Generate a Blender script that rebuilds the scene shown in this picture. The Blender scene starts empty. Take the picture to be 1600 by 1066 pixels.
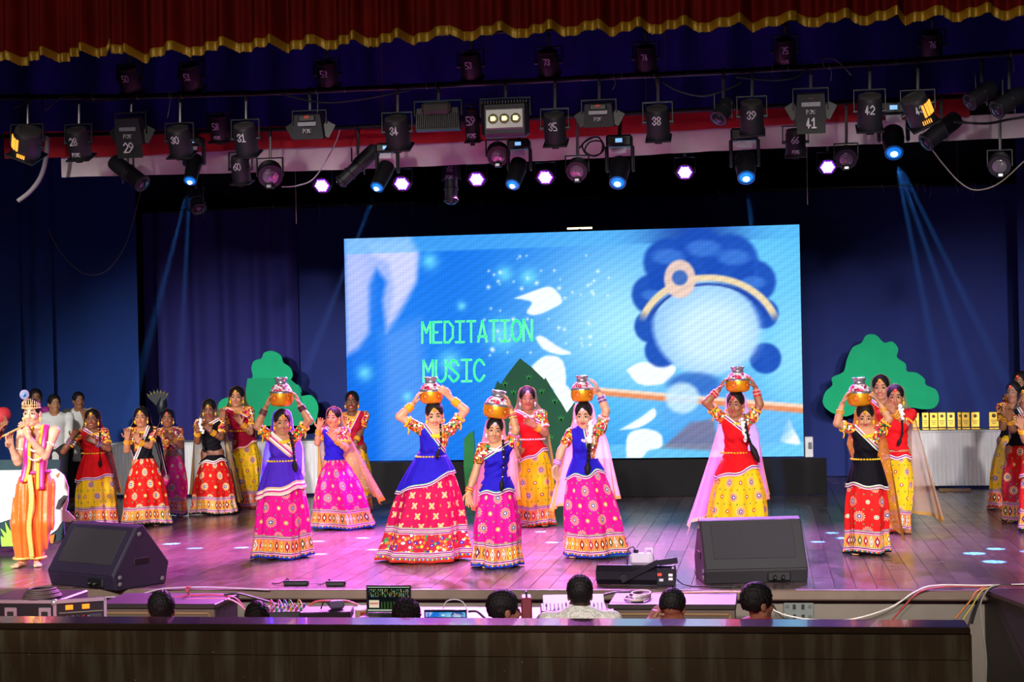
import bpy, math, random
import numpy as np
from mathutils import Vector, Matrix
random.seed(7); rng = np.random.default_rng(7)
scene = bpy.context.scene
COL = scene.collection
# ------------------------------------------------------------------ camera
FPX, PPX, PPY, CAMH = 2600.0, 800.0, 560.0, 1.95
YAW, ROLL = math.radians(8.75), math.radians(1.15)
cam_d = bpy.data.cameras.new('camera'); cam = bpy.data.objects.new('camera', cam_d); COL.objects.link(cam)
cam_d.sensor_fit = 'HORIZONTAL'; cam_d.sensor_width = 36.0; cam_d.lens = 36.0*FPX/1600.0
cam_d.shift_y = (PPY-533.0)/1600.0
FW = np.array([-math.sin(YAW), math.cos(YAW), 0.0]); RT0 = np.array([math.cos(YAW), math.sin(YAW), 0.0]); UP0 = np.array([0, 0, 1.0])
RT = math.cos(ROLL)*RT0 - math.sin(ROLL)*UP0; UPV = math.cos(ROLL)*UP0 + math.sin(ROLL)*RT0
CAM = np.array([1.6, 0.0, CAMH])
cam.matrix_world = Matrix(((RT[0], UPV[0], -FW[0], CAM[0]), (RT[1], UPV[1], -FW[1], CAM[1]), (RT[2], UPV[2], -FW[2], CAM[2]), (0, 0, 0, 1)))
cam_d.clip_end = 200; scene.camera = cam
def ray(px, py): return FW + (px-PPX)/FPX*RT - (py-PPY)/FPX*UPV
def UD(px, py, d): return CAM + d*ray(px, py)                       # pixel + camera depth
def G(px, py, z=0.0):                                                # pixel on a horizontal plane
    r = ray(px, py); return CAM + r*((z-CAM[2])/r[2])
def PY(px, py, Y):                                                   # pixel on a plane parallel to the stage front
    r = ray(px, py); return CAM + r*((Y-CAM[1])/r[1])
def depth(p): return float(np.dot(np.asarray(p)-CAM, FW))
def pxm(p): return FPX/depth(p)                                      # pixels per metre there
def proj(p):
    v = np.asarray(p)-CAM; d = np.dot(v, FW); return PPX+FPX*np.dot(v, RT)/d, PPY-FPX*np.dot(v, UPV)/d
# ------------------------------------------------------------------ view, world
scene.view_settings.view_transform = 'Standard'; scene.view_settings.look = 'None'
scene.view_settings.gamma = 1.0; scene.view_settings.use_curve_mapping = False
scene.view_settings.exposure = 0.0
scene.cycles.use_denoising = True; scene.cycles.max_bounces = 6; scene.cycles.transparent_max_bounces = 16
w = bpy.data.worlds.new('dark_hall'); scene.world = w; w.use_nodes = True
w.node_tree.nodes['Background'].inputs[0].default_value = (0.30, 0.30, 0.42, 1); w.node_tree.nodes['Background'].inputs[1].default_value = 0.035
# ------------------------------------------------------------------ lamps of the hall, and an added fill
def look_rot(a, b):
    return Vector(np.asarray(b)-np.asarray(a)).to_track_quat('-Z', 'Y').to_euler()
def spot(name, a, b, energy, color, size, blend=0.5, radius=0.1):
    l = bpy.data.lights.new(name, 'SPOT'); l.energy = energy; l.color = color; l.spot_size = math.radians(size); l.spot_blend = blend; l.shadow_soft_size = radius
    o = bpy.data.objects.new(name, l); COL.objects.link(o); o.location = a; o.rotation_euler = look_rot(a, b); return o
# white front-of-house profile lamps on the hall's balcony, left and right of the viewer
for x, tx, ty, tz, en in ((-7.5, -6.7, 20.5, 0.1, 13500), (-3.5, -3.2, 17.5, 0.6, 7000), (1.0, 0.2, 17.0, 0.55, 6000), (4.8, 3.0, 17.5, 0.6, 6000), (7.6, 5.6, 20.5, 0.2, 8000)):
    spot('front_of_house_lamp', (x, 2.5, 5.6), (tx, ty, tz), en, (1.0, 0.93, 0.88), 27 if ty > 20 else 31, 0.7, 0.30)
l = bpy.data.lights.new('hall_fill_light', 'AREA'); l.shape = 'RECTANGLE'; l.size = 8.0; l.size_y = 2.0; l.energy = 470; l.color = (1.0, 0.9, 0.78)  # unseen area fill, added to lift pit wall, valance and lamp fronts
o = bpy.data.objects.new('hall_fill_light', l); COL.objects.link(o); o.location = (-1.0, 1.0, 6.6); o.rotation_euler = look_rot(o.location, (-1.0, 13.0, 1.8))
# ------------------------------------------------------------------ materials
def lin(c):
    if isinstance(c, str): c = tuple(int(c[i:i+2], 16)/255 for i in (0, 2, 4))
    return tuple((x/12.92 if x <= 0.04045 else ((x+0.055)/1.055)**2.4) for x in c[:3])
def hx(c): return (*lin(c), 1.0)
class E:                                                             # a node socket with arithmetic
    def __init__(s, nt, sock): s.nt, s.s = nt, sock
    def _m(s, op, *a):
        n = s.nt.nodes.new('ShaderNodeMath'); n.operation = op
        for i, x in enumerate((s,)+a):
            if isinstance(x, E): s.nt.links.new(x.s, n.inputs[i])
            else: n.inputs[i].default_value = float(x)
        return E(s.nt, n.outputs[0])
    def __add__(s, o): return s._m('ADD', o)
    def __sub__(s, o): return s._m('SUBTRACT', o)
    def __mul__(s, o): return s._m('MULTIPLY', o)
    def __truediv__(s, o): return s._m('DIVIDE', o)
    def lt(s, o): return s._m('LESS_THAN', o)
    def gt(s, o): return s._m('GREATER_THAN', o)
    def floor(s): return s._m('FLOOR')
    def fract(s): return s._m('FRACT')
    def abs(s): return s._m('ABSOLUTE')
    def mod(s, o): return s._m('FLOORED_MODULO', o)
    def sqrt(s): return s._m('SQRT')
    def cos(s): return s._m('COSINE')
    def atan2(s, o): return s._m('ARCTAN2', o)
    def mn(s, o): return s._m('MINIMUM', o)
    def mx(s, o): return s._m('MAXIMUM', o)
    def band(s, a, b): return s.gt(a)*s.lt(b)
    def xyz(s):
        n = s.nt.nodes.new('ShaderNodeSeparateXYZ'); s.nt.links.new(s.s, n.inputs[0]); return [E(s.nt, n.outputs[i]) for i in range(3)]
def mixc(nt, f, a, b):
    n = nt.nodes.new('ShaderNodeMix'); n.data_type = 'RGBA'
    for i, x in ((0, f), (6, a), (7, b)):
        if isinstance(x, E): nt.links.new(x.s, n.inputs[i])
        elif isinstance(x, (int, float)): n.inputs[i].default_value = x
        else: n.inputs[i].default_value = hx(x) if isinstance(x, str) else (*x[:3], 1)
    return E(nt, n.outputs[2])
def noise(nt, vec, scale, detail=2, rough=0.5):
    n = nt.nodes.new('ShaderNodeTexNoise'); n.inputs['Scale'].default_value = scale; n.inputs['Detail'].default_value = detail; n.inputs['Roughness'].default_value = rough
    if vec is not None: nt.links.new(vec.s, n.inputs['Vector'])
    return E(nt, n.outputs[0])
def coord(nt, which='Object'):
    n = nt.nodes.new('ShaderNodeTexCoord'); return E(nt, n.outputs[which])
def attr(nt, name):
    n = nt.nodes.new('ShaderNodeAttribute'); n.attribute_name = name; return E(nt, n.outputs['Fac']), E(nt, n.outputs['Color'])
def ramp(nt, f, cols, const=True):
    n = nt.nodes.new('ShaderNodeValToRGB'); n.color_ramp.interpolation = 'CONSTANT' if const else 'LINEAR'; nt.links.new(f.s, n.inputs[0])
    el = n.color_ramp.elements; k = len(cols)
    while len(el) < k: el.new(0.5)
    for i, c in enumerate(cols):
        if isinstance(c, tuple): el[i].position, c = c
        else: el[i].position = i/k if const else i/max(1, k-1)
        el[i].color = hx(c)
    return E(nt, n.outputs[0])
MATS = {}
def new_mat(name):
    m = bpy.data.materials.new(name); m.use_nodes = True; nt = m.node_tree; return m, nt, nt.nodes['Principled BSDF']
def bump(nt, h, strength=0.3, dist=0.01):
    b = nt.nodes.new('ShaderNodeBump'); b.inputs['Strength'].default_value = strength; b.inputs['Distance'].default_value = dist
    nt.links.new(h.s, b.inputs['Height']); return b.outputs[0]
def M(name, color='808080', rough=0.6, metal=0.0, var=0.15, vs=9.0, emis=0.0, ecol=None, spec=0.5, sheen=0.0, bmp=0.0, bs=60.0, coat=0.0):
    if name in MATS: return MATS[name]
    m, nt, p = new_mat(name)
    c = lin(color)
    if var > 0:
        v = noise(nt, coord(nt), vs, 3)
        col = mixc(nt, v, tuple(x*(1-var) for x in c), tuple(min(1, x*(1+var)) for x in c))
        nt.links.new(col.s, p.inputs['Base Color'])
    else: p.inputs['Base Color'].default_value = (*c, 1)
    p.inputs['Roughness'].default_value = rough; p.inputs['Metallic'].default_value = metal; p.inputs['Specular IOR Level'].default_value = spec
    p.inputs['Sheen Weight'].default_value = sheen; p.inputs['Coat Weight'].default_value = coat
    if emis > 0:
        p.inputs['Emission Color'].default_value = hx(ecol or color); p.inputs['Emission Strength'].default_value = emis
    if bmp > 0:
        nt.links.new(bump(nt, noise(nt, coord(nt), bs, 3), bmp), p.inputs['Normal'])
    MATS[name] = m; return m
def uvxy(nt):
    x = coord(nt, 'UV').xyz(); return x[0], x[1]
def skirt_mat(name, base, border='E8701C', trim='2233C0', style='sun', alt='F4C83A', bh=0.23):
    """embroidered fabric; UV in metres: u around, v up from the hem"""
    if name in MATS: return MATS[name]
    m, nt, p = new_mat(name); u, v = uvxy(nt)
    cu, cv = 0.155, 0.145
    if style == 'flower': cu, cv = 0.105, 0.10
    row = (v/cv).floor(); uu = u/cu + row.mod(2)*0.5; vv = v/cv
    dx = (uu.fract()-0.5)*cu; dy = (vv.fract()-0.5)*cv
    d = (dx*dx+dy*dy).sqrt(); ang = dy.atan2(dx)
    big = (uu.floor()+row*0.5).mod(2).lt(0.75)
    fn = noise(nt, coord(nt, 'UV'), 5.0, 2)
    c = lin(base)
    col = mixc(nt, fn, tuple(x*0.82 for x in c), tuple(min(1, x*1.15) for x in c))
    if style == 'sun':
        spik = d*((ang*14).cos()*0.16+1.0)
        for r, cc in ((0.047, 'F0C0A0'), (0.039, base), (0.036, 'C8452A' if base != 'C81414' else 'F4C83A'), (0.027, 'F0D8B8'), (0.022, '4A3B8C'), (0.010, 'D8D8E8')):
            col = mixc(nt, spik.lt(r)*big, col, cc)
        sm = big*-1.0+1.0
        for r, cc in ((0.021, alt), (0.015, '7A4A20'), (0.010, 'F2EFE2')):
            col = mixc(nt, d.lt(r)*sm, col, cc)
        e = (((uu*2).fract()-0.5)*0.08).abs() + (((vv+0.5).fract()-0.5)*cv).abs()
        col = mixc(nt, e.lt(0.011), col, '4F8A4A')
    else:
        spik = d*((ang*4).cos()*0.35+1.0)
        for r, cc in ((0.027, 'E8C890'), (0.017, 'D88A3A'), (0.008, 'F8E8C8')):
            col = mixc(nt, spik.lt(r)*big, col, cc)
        sm = big*-1.0+1.0
        e = dx.abs()*1.6+dy.abs()
        col = mixc(nt, e.lt(0.015)*sm, col, 'E8A84E'); col = mixc(nt, e.lt(0.008)*sm, col, 'A01040')
    # border bands
    t = v/bh
    inb = t.lt(1.0)
    stripe = ramp(nt, (v*26).fract(), ['E8C8D8', 'C83A90', '2A2A5A', 'E8B8D0', '4F9A3A', 'D0509A'])
    bord = stripe
    cell = 0.052
    bu = u/cell; bv = (t-0.30)/0.50
    wn = nt.nodes.new('ShaderNodeTexWhiteNoise'); wn.noise_dimensions = '1D'; nt.links.new(bu.floor().s, wn.inputs['W']); rnd = E(nt, wn.outputs['Value'])
    bx = (bu.fract()-0.5).abs(); by = (bv-0.5).abs()
    pat = mixc(nt, (bu*3).fract().lt(0.16), border, 'F8D8A8')
    mot = ramp(nt, rnd, ['F4E8E0', '8C1A1A', 'F4C83A', '2E6B3A', 'F4E8E0', 'C2185B', '3A2A6A'])
    if style == 'flower':
        vor = nt.nodes.new('ShaderNodeTexVoronoi'); vor.inputs['Scale'].default_value = 30; nt.links.new(coord(nt, 'UV').s, vor.inputs['Vector'])
        vr = E(nt, vor.outputs['Color']).xyz()[0]; vd = E(nt, vor.outputs['Distance'])
        pat = mixc(nt, vd.lt(0.52), 'B0203A', ramp(nt, vr, ['E8701C', 'F4C83A', '3A2A9A', '2E8B4A', 'E02A50', 'F3E0D0', 'E8701C']))
        pat = mixc(nt, vd.lt(0.16), pat, 'FFF2E0')
    else:
        dia = bx+by*0.8
        pat = mixc(nt, dia.lt(0.40), pat, mot); pat = mixc(nt, dia.lt(0.26), pat, '6B1A10'); pat = mixc(nt, dia.lt(0.16), pat, 'F6E9DA')
    bord = mixc(nt, t.band(0.30, 0.80), bord, pat)
    tr = ramp(nt, (u*24).fract(), ['F4C83A', 'D8262A', '2E8B4A', '2B50C8'])
    bord = mixc(nt, t.lt(0.13), bord, tr); bord = mixc(nt, t.lt(0.075), bord, trim)
    col = mixc(nt, inb, col, bord)
    nt.links.new(col.s, p.inputs['Base Color']); p.inputs['Roughness'].default_value = 0.7; p.inputs['Specular IOR Level'].default_value = 0.15
    MATS[name] = m; return m
def patch_mat(name, cols, scale=48.0, line='2A1410'):
    """mirror-work embroidery for blouses"""
    if name in MATS: return MATS[name]
    m, nt, p = new_mat(name)
    def vor(f):
        v = nt.nodes.new('ShaderNodeTexVoronoi'); v.feature = f; v.inputs['Scale'].default_value = scale; v.inputs['Randomness'].default_value = 0.55
        nt.links.new(coord(nt).s, v.inputs['Vector']); return v
    v = vor('F1'); r = E(nt, v.outputs['Color']).xyz()[0]; dd = E(nt, v.outputs['Distance'])
    col = ramp(nt, r, cols); col = mixc(nt, dd.lt(0.17), col, 'F6EEE4'); col = mixc(nt, dd.gt(0.62), col, line)
    nt.links.new(col.s, p.inputs['Base Color']); p.inputs['Roughness'].default_value = 0.65; p.inputs['Specular IOR Level'].default_value = 0.2; MATS[name] = m; return m
def edge_mat(name, base, stripes=('F4E9F0', 'C83A90', '2A2A6A', 'F4E9F0', '58A848'), w=0.034, rough=0.55, wave=True):
    """plain cloth with an embroidered hem; attribute 'edge' = distance to the hem in metres"""
    if name in MATS: return MATS[name]
    m, nt, p = new_mat(name); e, _ = attr(nt, 'edge'); c = lin(base)
    col = mixc(nt, noise(nt, coord(nt), 14, 2), tuple(x*0.8 for x in c), tuple(min(1, x*1.2) for x in c))
    col = mixc(nt, e.lt(w), col, ramp(nt, e/w, list(stripes)))
    nt.links.new(col.s, p.inputs['Base Color']); p.inputs['Roughness'].default_value = .75; p.inputs['Specular IOR Level'].default_value = 0.12
    MATS[name] = m; return m
def veil_mat(name, base, trim='D9A640', alpha=0.55, tw=0.03, dots=None):
    if name in MATS: return MATS[name]
    m, nt, p = new_mat(name); u, v = uvxy(nt)       # u: distance to the side hem, v: distance to the bottom hem (m)
    e = u.mn(v)
    it = e.lt(tw)
    c = lin(base)
    col = mixc(nt, noise(nt, coord(nt), 12, 2), tuple(x*0.85 for x in c), tuple(min(1, x*1.12) for x in c))
    vor = nt.nodes.new('ShaderNodeTexVoronoi'); vor.inputs['Scale'].default_value = 26; nt.links.new(coord(nt).s, vor.inputs['Vector'])
    dot = E(nt, vor.outputs['Distance']).lt(0.22 if dots else 0.0)
    col = mixc(nt, dot, col, dots or base); col = mixc(nt, it, col, trim)
    nt.links.new(col.s, p.inputs['Base Color']); p.inputs['Roughness'].default_value = 0.8; p.inputs['Specular IOR Level'].default_value = 0.1
    tl = nt.nodes.new('ShaderNodeBsdfTranslucent'); nt.links.new(col.s, tl.inputs[0])
    m1 = nt.nodes.new('ShaderNodeMixShader'); m1.inputs[0].default_value = 0.3; nt.links.new(p.outputs[0], m1.inputs[1]); nt.links.new(tl.outputs[0], m1.inputs[2])
    tp = nt.nodes.new('ShaderNodeBsdfTransparent'); m2 = nt.nodes.new('ShaderNodeMixShader')
    fac = (it*(0.92-alpha)+dot*(0.8-alpha)).mx(0.0)+alpha
    nt.links.new(fac.mn(0.95).s, m2.inputs[0]); nt.links.new(tp.outputs[0], m2.inputs[1]); nt.links.new(m1.outputs[0], m2.inputs[2])
    nt.links.new(m2.outputs[0], nt.nodes['Material Output'].inputs['Surface'])
    MATS[name] = m; return m
# ------------------------------------------------------------------ objects
def tag(o, label=None, cat=None, group=None, kind=None):
    if label: o['label'] = label
    if cat: o['category'] = cat
    if group: o['group'] = group
    if kind: o['kind'] = kind
    return o
def empty(name, loc, rz=0.0, label=None, cat=None, group=None, kind=None, rot=None):
    o = bpy.data.objects.new(name, None); COL.objects.link(o); o.location = tuple(float(x) for x in loc); o.rotation_euler = rot or (0, 0, rz); o.empty_display_size = 0.05
    return tag(o, label, cat, group, kind)
def np_mesh(name, V, Q, mats, parent=None, smooth=True, uv=None, attrs=None, mi=None, loc=None):
    me = bpy.data.meshes.new(name)
    if isinstance(Q, np.ndarray):
        nv, nf, k = len(V), len(Q), Q.shape[1]
        me.vertices.add(nv); me.vertices.foreach_set('co', np.asarray(V, dtype=np.float32).ravel())
        me.loops.add(nf*k); me.loops.foreach_set('vertex_index', Q.astype(np.int32).ravel())
        me.polygons.add(nf); me.polygons.foreach_set('loop_start', np.arange(0, nf*k, k, dtype=np.int32))
        me.update(calc_edges=True); me.validate()
    else:
        me.from_pydata([tuple(map(float, v)) for v in V], [], Q); me.update()
    for mt in (mats if isinstance(mats, (list, tuple)) else [mats]): me.materials.append(mt)
    if smooth: me.polygons.foreach_set('use_smooth', np.ones(len(me.polygons), dtype=bool))
    if mi is not None: me.polygons.foreach_set('material_index', np.asarray(mi, dtype=np.int32))
    if uv is not None:
        li = np.empty(len(me.loops), dtype=np.int32); me.loops.foreach_get('vertex_index', li)
        l = me.uv_layers.new(name='uv'); l.data.foreach_set('uv', np.asarray(uv, dtype=np.float32)[li].ravel())
    for an, av in (attrs or {}).items():
        av = np.asarray(av, dtype=np.float32)
        if av.ndim == 1:
            a = me.attributes.new(an, 'FLOAT', 'POINT'); a.data.foreach_set('value', av)
        else:
            a = me.attributes.new(an, 'FLOAT_COLOR', 'POINT'); a.data.foreach_set('color', np.c_[av, np.ones(len(av))].astype(np.float32).ravel())
    o = bpy.data.objects.new(name, me); COL.objects.link(o)
    if parent is not None: o.parent = parent
    if loc is not None: o.location = tuple(float(x) for x in loc)
    return o
def nrm(v): v = np.asarray(v, dtype=float); return v/(np.linalg.norm(v)+1e-12)
def perp(d):
    d = nrm(d); a = np.array([0, 0, 1.0]) if abs(d[2]) < 0.9 else np.array([1.0, 0, 0]); x = nrm(np.cross(a, d)); return x, np.cross(d, x)
class MB:
    def __init__(s): s.v = []; s.f = []; s.m = []; s.cm = 0; s.T = None
    def mat(s, i): s.cm = i; return s
    def add(s, vs, fs):
        b = len(s.v)
        for p in vs:
            p = np.asarray(p, dtype=float)
            s.v.append(s.T[:3, :3] @ p + s.T[:3, 3] if s.T is not None else p)
        for f in fs: s.f.append([b+i for i in f]); s.m.append(s.cm)
        return s
    def box(s, c, d, ax=None, taper=1.0, bev=0.0):
        c = np.asarray(c, float); X, Y, Z = ax if ax is not None else np.eye(3); h = np.asarray(d, float)/2
        if bev <= 0:
            vs = [c+X*h[0]*sx*(taper if sz > 0 else 1)+Y*h[1]*sy*(taper if sz > 0 else 1)+Z*h[2]*sz for sz in (-1, 1) for sy in (-1, 1) for sx in (-1, 1)]
            return s.add(vs, [(0, 2, 3, 1), (4, 5, 7, 6), (0, 1, 5, 4), (2, 6, 7, 3), (0, 4, 6, 2), (1, 3, 7, 5)])
        b = min(bev, *(h*0.9)); pts = []; idx = {}
        for sx in (-1, 1):
            for sy in (-1, 1):
                for sz in (-1, 1):
                    for a in range(3):
                        q = np.array([sx*(h[0]-b), sy*(h[1]-b), sz*(h[2]-b)]); q[a] += (sx, sy, sz)[a]*b
                        idx[(sx, sy, sz, a)] = len(pts); pts.append(c+X*q[0]+Y*q[1]+Z*q[2])
        fs = []
        for a in range(3):
            b1, b2 = [k for k in range(3) if k != a]
            for sg in (-1, 1):
                q = []
                for s1, s2 in ((-1, -1), (1, -1), (1, 1), (-1, 1)):
                    k = [0, 0, 0]; k[a] = sg; k[b1] = s1; k[b2] = s2; q.append(idx[(*k, a)])
                fs.append(q if (sg > 0) != (a == 1) else q[::-1])
        for a in range(3):
            b1, b2 = [k for k in range(3) if k != a]
            for s1 in (-1, 1):
                for s2 in (-1, 1):
                    k0 = [0]*3; k1 = [0]*3; k0[a] = -1; k1[a] = 1
                    for k in (k0, k1): k[b1] = s1; k[b2] = s2
                    fs.append([idx[(*k0, b1)], idx[(*k1, b1)], idx[(*k1, b2)], idx[(*k0, b2)]])
        for sx in (-1, 1):
            for sy in (-1, 1):
                for sz in (-1, 1): fs.append([idx[(sx, sy, sz, a)] for a in range(3)])
        return s.add(pts, fs)
    def lathe(s, prof, o=(0, 0, 0), d=(0, 0, 1), n=16, cap=True, sx=1.0, sy=1.0, ax=None):
        o = np.asarray(o, float); d = nrm(d); X, Y = perp(d) if ax is None else (nrm(ax), np.cross(d, nrm(ax))); vs = []
        for r, z in prof:
            for i in range(n):
                t = 2*math.pi*i/n; vs.append(o+d*z+X*r*sx*math.cos(t)+Y*r*sy*math.sin(t))
        fs = [(j*n+i, j*n+(i+1) % n, (j+1)*n+(i+1) % n, (j+1)*n+i) for j in range(len(prof)-1) for i in range(n)]
        if cap: fs += [tuple(range(n))[::-1], tuple((len(prof)-1)*n+i for i in range(n))]
        return s.add(vs, fs)
    def cyl(s, a, b, r0, r1=None, n=12):
        a = np.asarray(a, float); b = np.asarray(b, float); L = np.linalg.norm(b-a)
        return s.lathe([(r0, 0), (r0 if r1 is None else r1, L)], a, b-a, n)
    def ball(s, c, r, n=8, m=6, ax=None):
        r = np.asarray(r if hasattr(r, '__len__') else (r, r, r), float); A = ax if ax is not None else np.eye(3); c = np.asarray(c, float); vs = []
        for j in range(m+1):
            p = math.pi*(j+0.0)/m; p = min(max(p, 0.06), math.pi-0.06)
            for i in range(n):
                t = 2*math.pi*i/n; q = np.array([math.sin(p)*math.cos(t), math.sin(p)*math.sin(t), -math.cos(p)])*r
                vs.append(c+A[0]*q[0]+A[1]*q[1]+A[2]*q[2])
        fs = [(j*n+i, j*n+(i+1) % n, (j+1)*n+(i+1) % n, (j+1)*n+i) for j in range(m) for i in range(n)]
        fs += [tuple(range(n))[::-1], tuple(m*n+i for i in range(n))]
        return s.add(vs, fs)
    def tube(s, pts, r, n=6, closed=False):
        pts = [np.asarray(p, float) for p in pts]; K = len(pts); vs = []
        X = None
        for k in range(K):
            d = nrm(pts[(k+1) % K if closed else min(k+1, K-1)]-pts[k-1 if (closed or k > 0) else 0])
            if X is None: X, Y = perp(d)
            else: X = nrm(X-d*np.dot(X, d)); Y = np.cross(d, X)
            rr = r[k] if hasattr(r, '__len__') else r
            for i in range(n):
                t = 2*math.pi*i/n; vs.append(pts[k]+X*rr*math.cos(t)+Y*rr*math.sin(t))
        fs = [(k % K*n+i, k % K*n+(i+1) % n, (k+1) % K*n+(i+1) % n, (k+1) % K*n+i) for k in range(K if closed else K-1) for i in range(n)]
        if not closed: fs += [tuple(range(n))[::-1], tuple((K-1)*n+i for i in range(n))]
        return s.add(vs, fs)
    def ring(s, c, d, R, r, n=18, m=6, sx=1.0, sy=1.0, ax=None):
        X, Y = perp(d) if ax is None else (nrm(ax), np.cross(nrm(d), nrm(ax))); c = np.asarray(c, float)
        return s.tube([c+X*R*sx*math.cos(2*math.pi*i/n)+Y*R*sy*math.sin(2*math.pi*i/n) for i in range(n)], r, m, True)
    def prism(s, poly, o, X, Y, t):
        """a flat outline with thickness t along X x Y"""
        o = np.asarray(o, float); X = np.asarray(X, float); Y = np.asarray(Y, float); N = nrm(np.cross(X, Y))*t; k = len(poly)
        vs = [o+X*p[0]+Y*p[1] for p in poly]+[o+X*p[0]+Y*p[1]+N for p in poly]
        return s.add(vs, [tuple(range(k))[::-1], tuple(range(k, 2*k))]+[(i, (i+1) % k, k+(i+1) % k, k+i) for i in range(k)])
    def grid(s, fn, nu, nv, closed=False):
        vs = [fn(i/(nu if closed else nu-1), j/(nv-1)) for j in range(nv) for i in range(nu)]
        return s.add(vs, [(j*nu+i, j*nu+(i+1) % nu, (j+1)*nu+(i+1) % nu, (j+1)*nu+i) for j in range(nv-1) for i in range(nu if closed else nu-1)])
    def build(s, name, mats, parent=None, smooth=False, loc=None, sharp=None):
        mats = mats if isinstance(mats, (list, tuple)) else [mats]
        o = np_mesh(name, s.v, s.f, mats, parent, smooth, mi=s.m if len(mats) > 1 else None, loc=loc)
        if smooth and sharp:
            o.data.set_sharp_from_angle(angle=math.radians(sharp))
        return o
GL = {  # hand-lettered stroke font on a 2 x 4 grid: strokes as point strings
 '0': ['01 03 14 23 21 10 01'], '1': ['03 14 10', '00 20'], '2': ['03 14 23 22 00 20'], '3': ['03 14 23 12 21 10 01', ], '4': ['10 14 01 21'],
 '5': ['24 04 02 12 21 20 00'], '6': ['24 02 01 10 21 12 02'], '7': ['04 24 10'], '8': ['12 03 14 23 12 01 10 21 12'], '9': ['00 22 23 14 03 12 22'],
 'P': ['00 04 14 23 12 02'], 'C': ['23 14 03 01 10 21'], 'M': ['00 04 12 24 20'], 'E': ['24 04 00 20', '02 12'], 'D': ['00 04 14 23 21 10 00'],
 'I': ['04 24', '14 10', '00 20'], 'T': ['04 24', '14 10'], 'A': ['00 14 20', '01 21'], 'O': ['01 03 14 23 21 10 01'], 'N': ['00 04 20 24'],
 'U': ['04 01 10 21 24'], 'S': ['23 14 03 12 21 10 01'], ' ': []}
def letters(mb, text, o, X, Z, h, wd, th, gap=0.45):
    """flat painted strokes; X along the line, Z up the letters"""
    o = np.asarray(o, float); X = nrm(X); Z = nrm(Z); N = np.cross(X, Z); x = 0.0
    for ch in text:
        for st in GL.get(ch, []):
            P = [o+X*(x+int(q[0])/2*wd)+Z*(int(q[1])/4*h) for q in st.split()]
            if ch in 'OUSC03689': P = smooth_path(P, 3)
            for a, b in zip(P[:-1], P[1:]):
                d = nrm(b-a); q = np.cross(N, d)*th/2; e = d*th*0.4
                mb.add([a-e-q, b+e-q, b+e+q, a-e+q], [(0, 1, 2, 3)])
        x += wd*(1+gap)
    return x-wd*gap
def Rz(a): c, s = math.cos(a), math.sin(a); return np.array([[c, -s, 0], [s, c, 0], [0, 0, 1.0]])
def Rx(a): c, s = math.cos(a), math.sin(a); return np.array([[1.0, 0, 0], [0, c, -s], [0, s, c]])
def Ry(a): c, s = math.cos(a), math.sin(a); return np.array([[c, 0, s], [0, 1.0, 0], [-s, 0, c]])
def smooth_path(P, k=6):
    P = [np.asarray(p, float) for p in P]; out = []
    for i in range(len(P)-1):
        p0, p1, p2, p3 = P[max(i-1, 0)], P[i], P[i+1], P[min(i+2, len(P)-1)]
        for j in range(k):
            t = j/k; out.append(0.5*((2*p1)+(p2-p0)*t+(2*p0-5*p1+4*p2-p3)*t*t+(3*p1-p0-3*p2+p3)*t**3))
    return out+[P[-1]]
# ------------------------------------------------------------------ implicit surfaces for bodies and clothes
def rc(a, b, ra, rb, k=0.02, fl=None):
    a = np.asarray(a, float); b = np.asarray(b, float); ba = b-a; L2 = max(float(ba @ ba), 1e-9)
    R = max(ra, rb)+0.0
    if fl is None:
        def fn(X, Y, Z):
            px, py, pz = X-a[0], Y-a[1], Z-a[2]
            t = np.clip((px*ba[0]+py*ba[1]+pz*ba[2])/L2, 0, 1)
            return np.sqrt((px-t*ba[0])**2+(py-t*ba[1])**2+(pz-t*ba[2])**2)-(ra+(rb-ra)*t)
    else:                                     # flattened along the horizontal unit vector fl[:2] by fl[2]
        fx, fy, fs = fl; g = 1/fs-1
        def fn(X, Y, Z):
            px, py, pz = X-a[0], Y-a[1], Z-a[2]
            t = np.clip((px*ba[0]+py*ba[1]+pz*ba[2])/L2, 0, 1)
            qx, qy, qz = px-t*ba[0], py-t*ba[1], pz-t*ba[2]
            e = (qx*fx+qy*fy)*g; qx = qx+e*fx; qy = qy+e*fy
            return (np.sqrt(qx**2+qy**2+qz**2)-(ra+(rb-ra)*t))*0.85
    return ['add', fn, np.minimum(a, b)-R, np.maximum(a, b)+R, k]
def el(c, r, A=None, k=0.02, mode='add'):
    c = np.asarray(c, float); r = np.asarray(r, float); A = np.eye(3) if A is None else A   # rows = axes
    def fn(X, Y, Z):
        px, py, pz = X-c[0], Y-c[1], Z-c[2]
        q = [px*A[i, 0]+py*A[i, 1]+pz*A[i, 2] for i in range(3)]
        k0 = np.sqrt((q[0]/r[0])**2+(q[1]/r[1])**2+(q[2]/r[2])**2)+1e-9
        k1 = np.sqrt((q[0]/r[0]**2)**2+(q[1]/r[1]**2)**2+(q[2]/r[2]**2)**2)+1e-9
        return k0*(k0-1)/k1
    e = np.sqrt(((A*r[:, None])**2).sum(0))
    return [mode, fn, c-e, c+e, k]
def half(n, o):                                # keeps the side n points away from
    n = nrm(n); o = np.asarray(o, float)
    return ['int', lambda X, Y, Z: (X-o[0])*n[0]+(Y-o[1])*n[1]+(Z-o[2])*n[2], None, None, 0]
def axis_pts(lo, hi, vox, fine, boxes):
    out = [lo]
    while out[-1] < hi:
        x = out[-1]; out.append(x+(fine if any(b0-vox <= x <= b1 for b0, b1 in boxes) else vox))
    return np.array(out)
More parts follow.
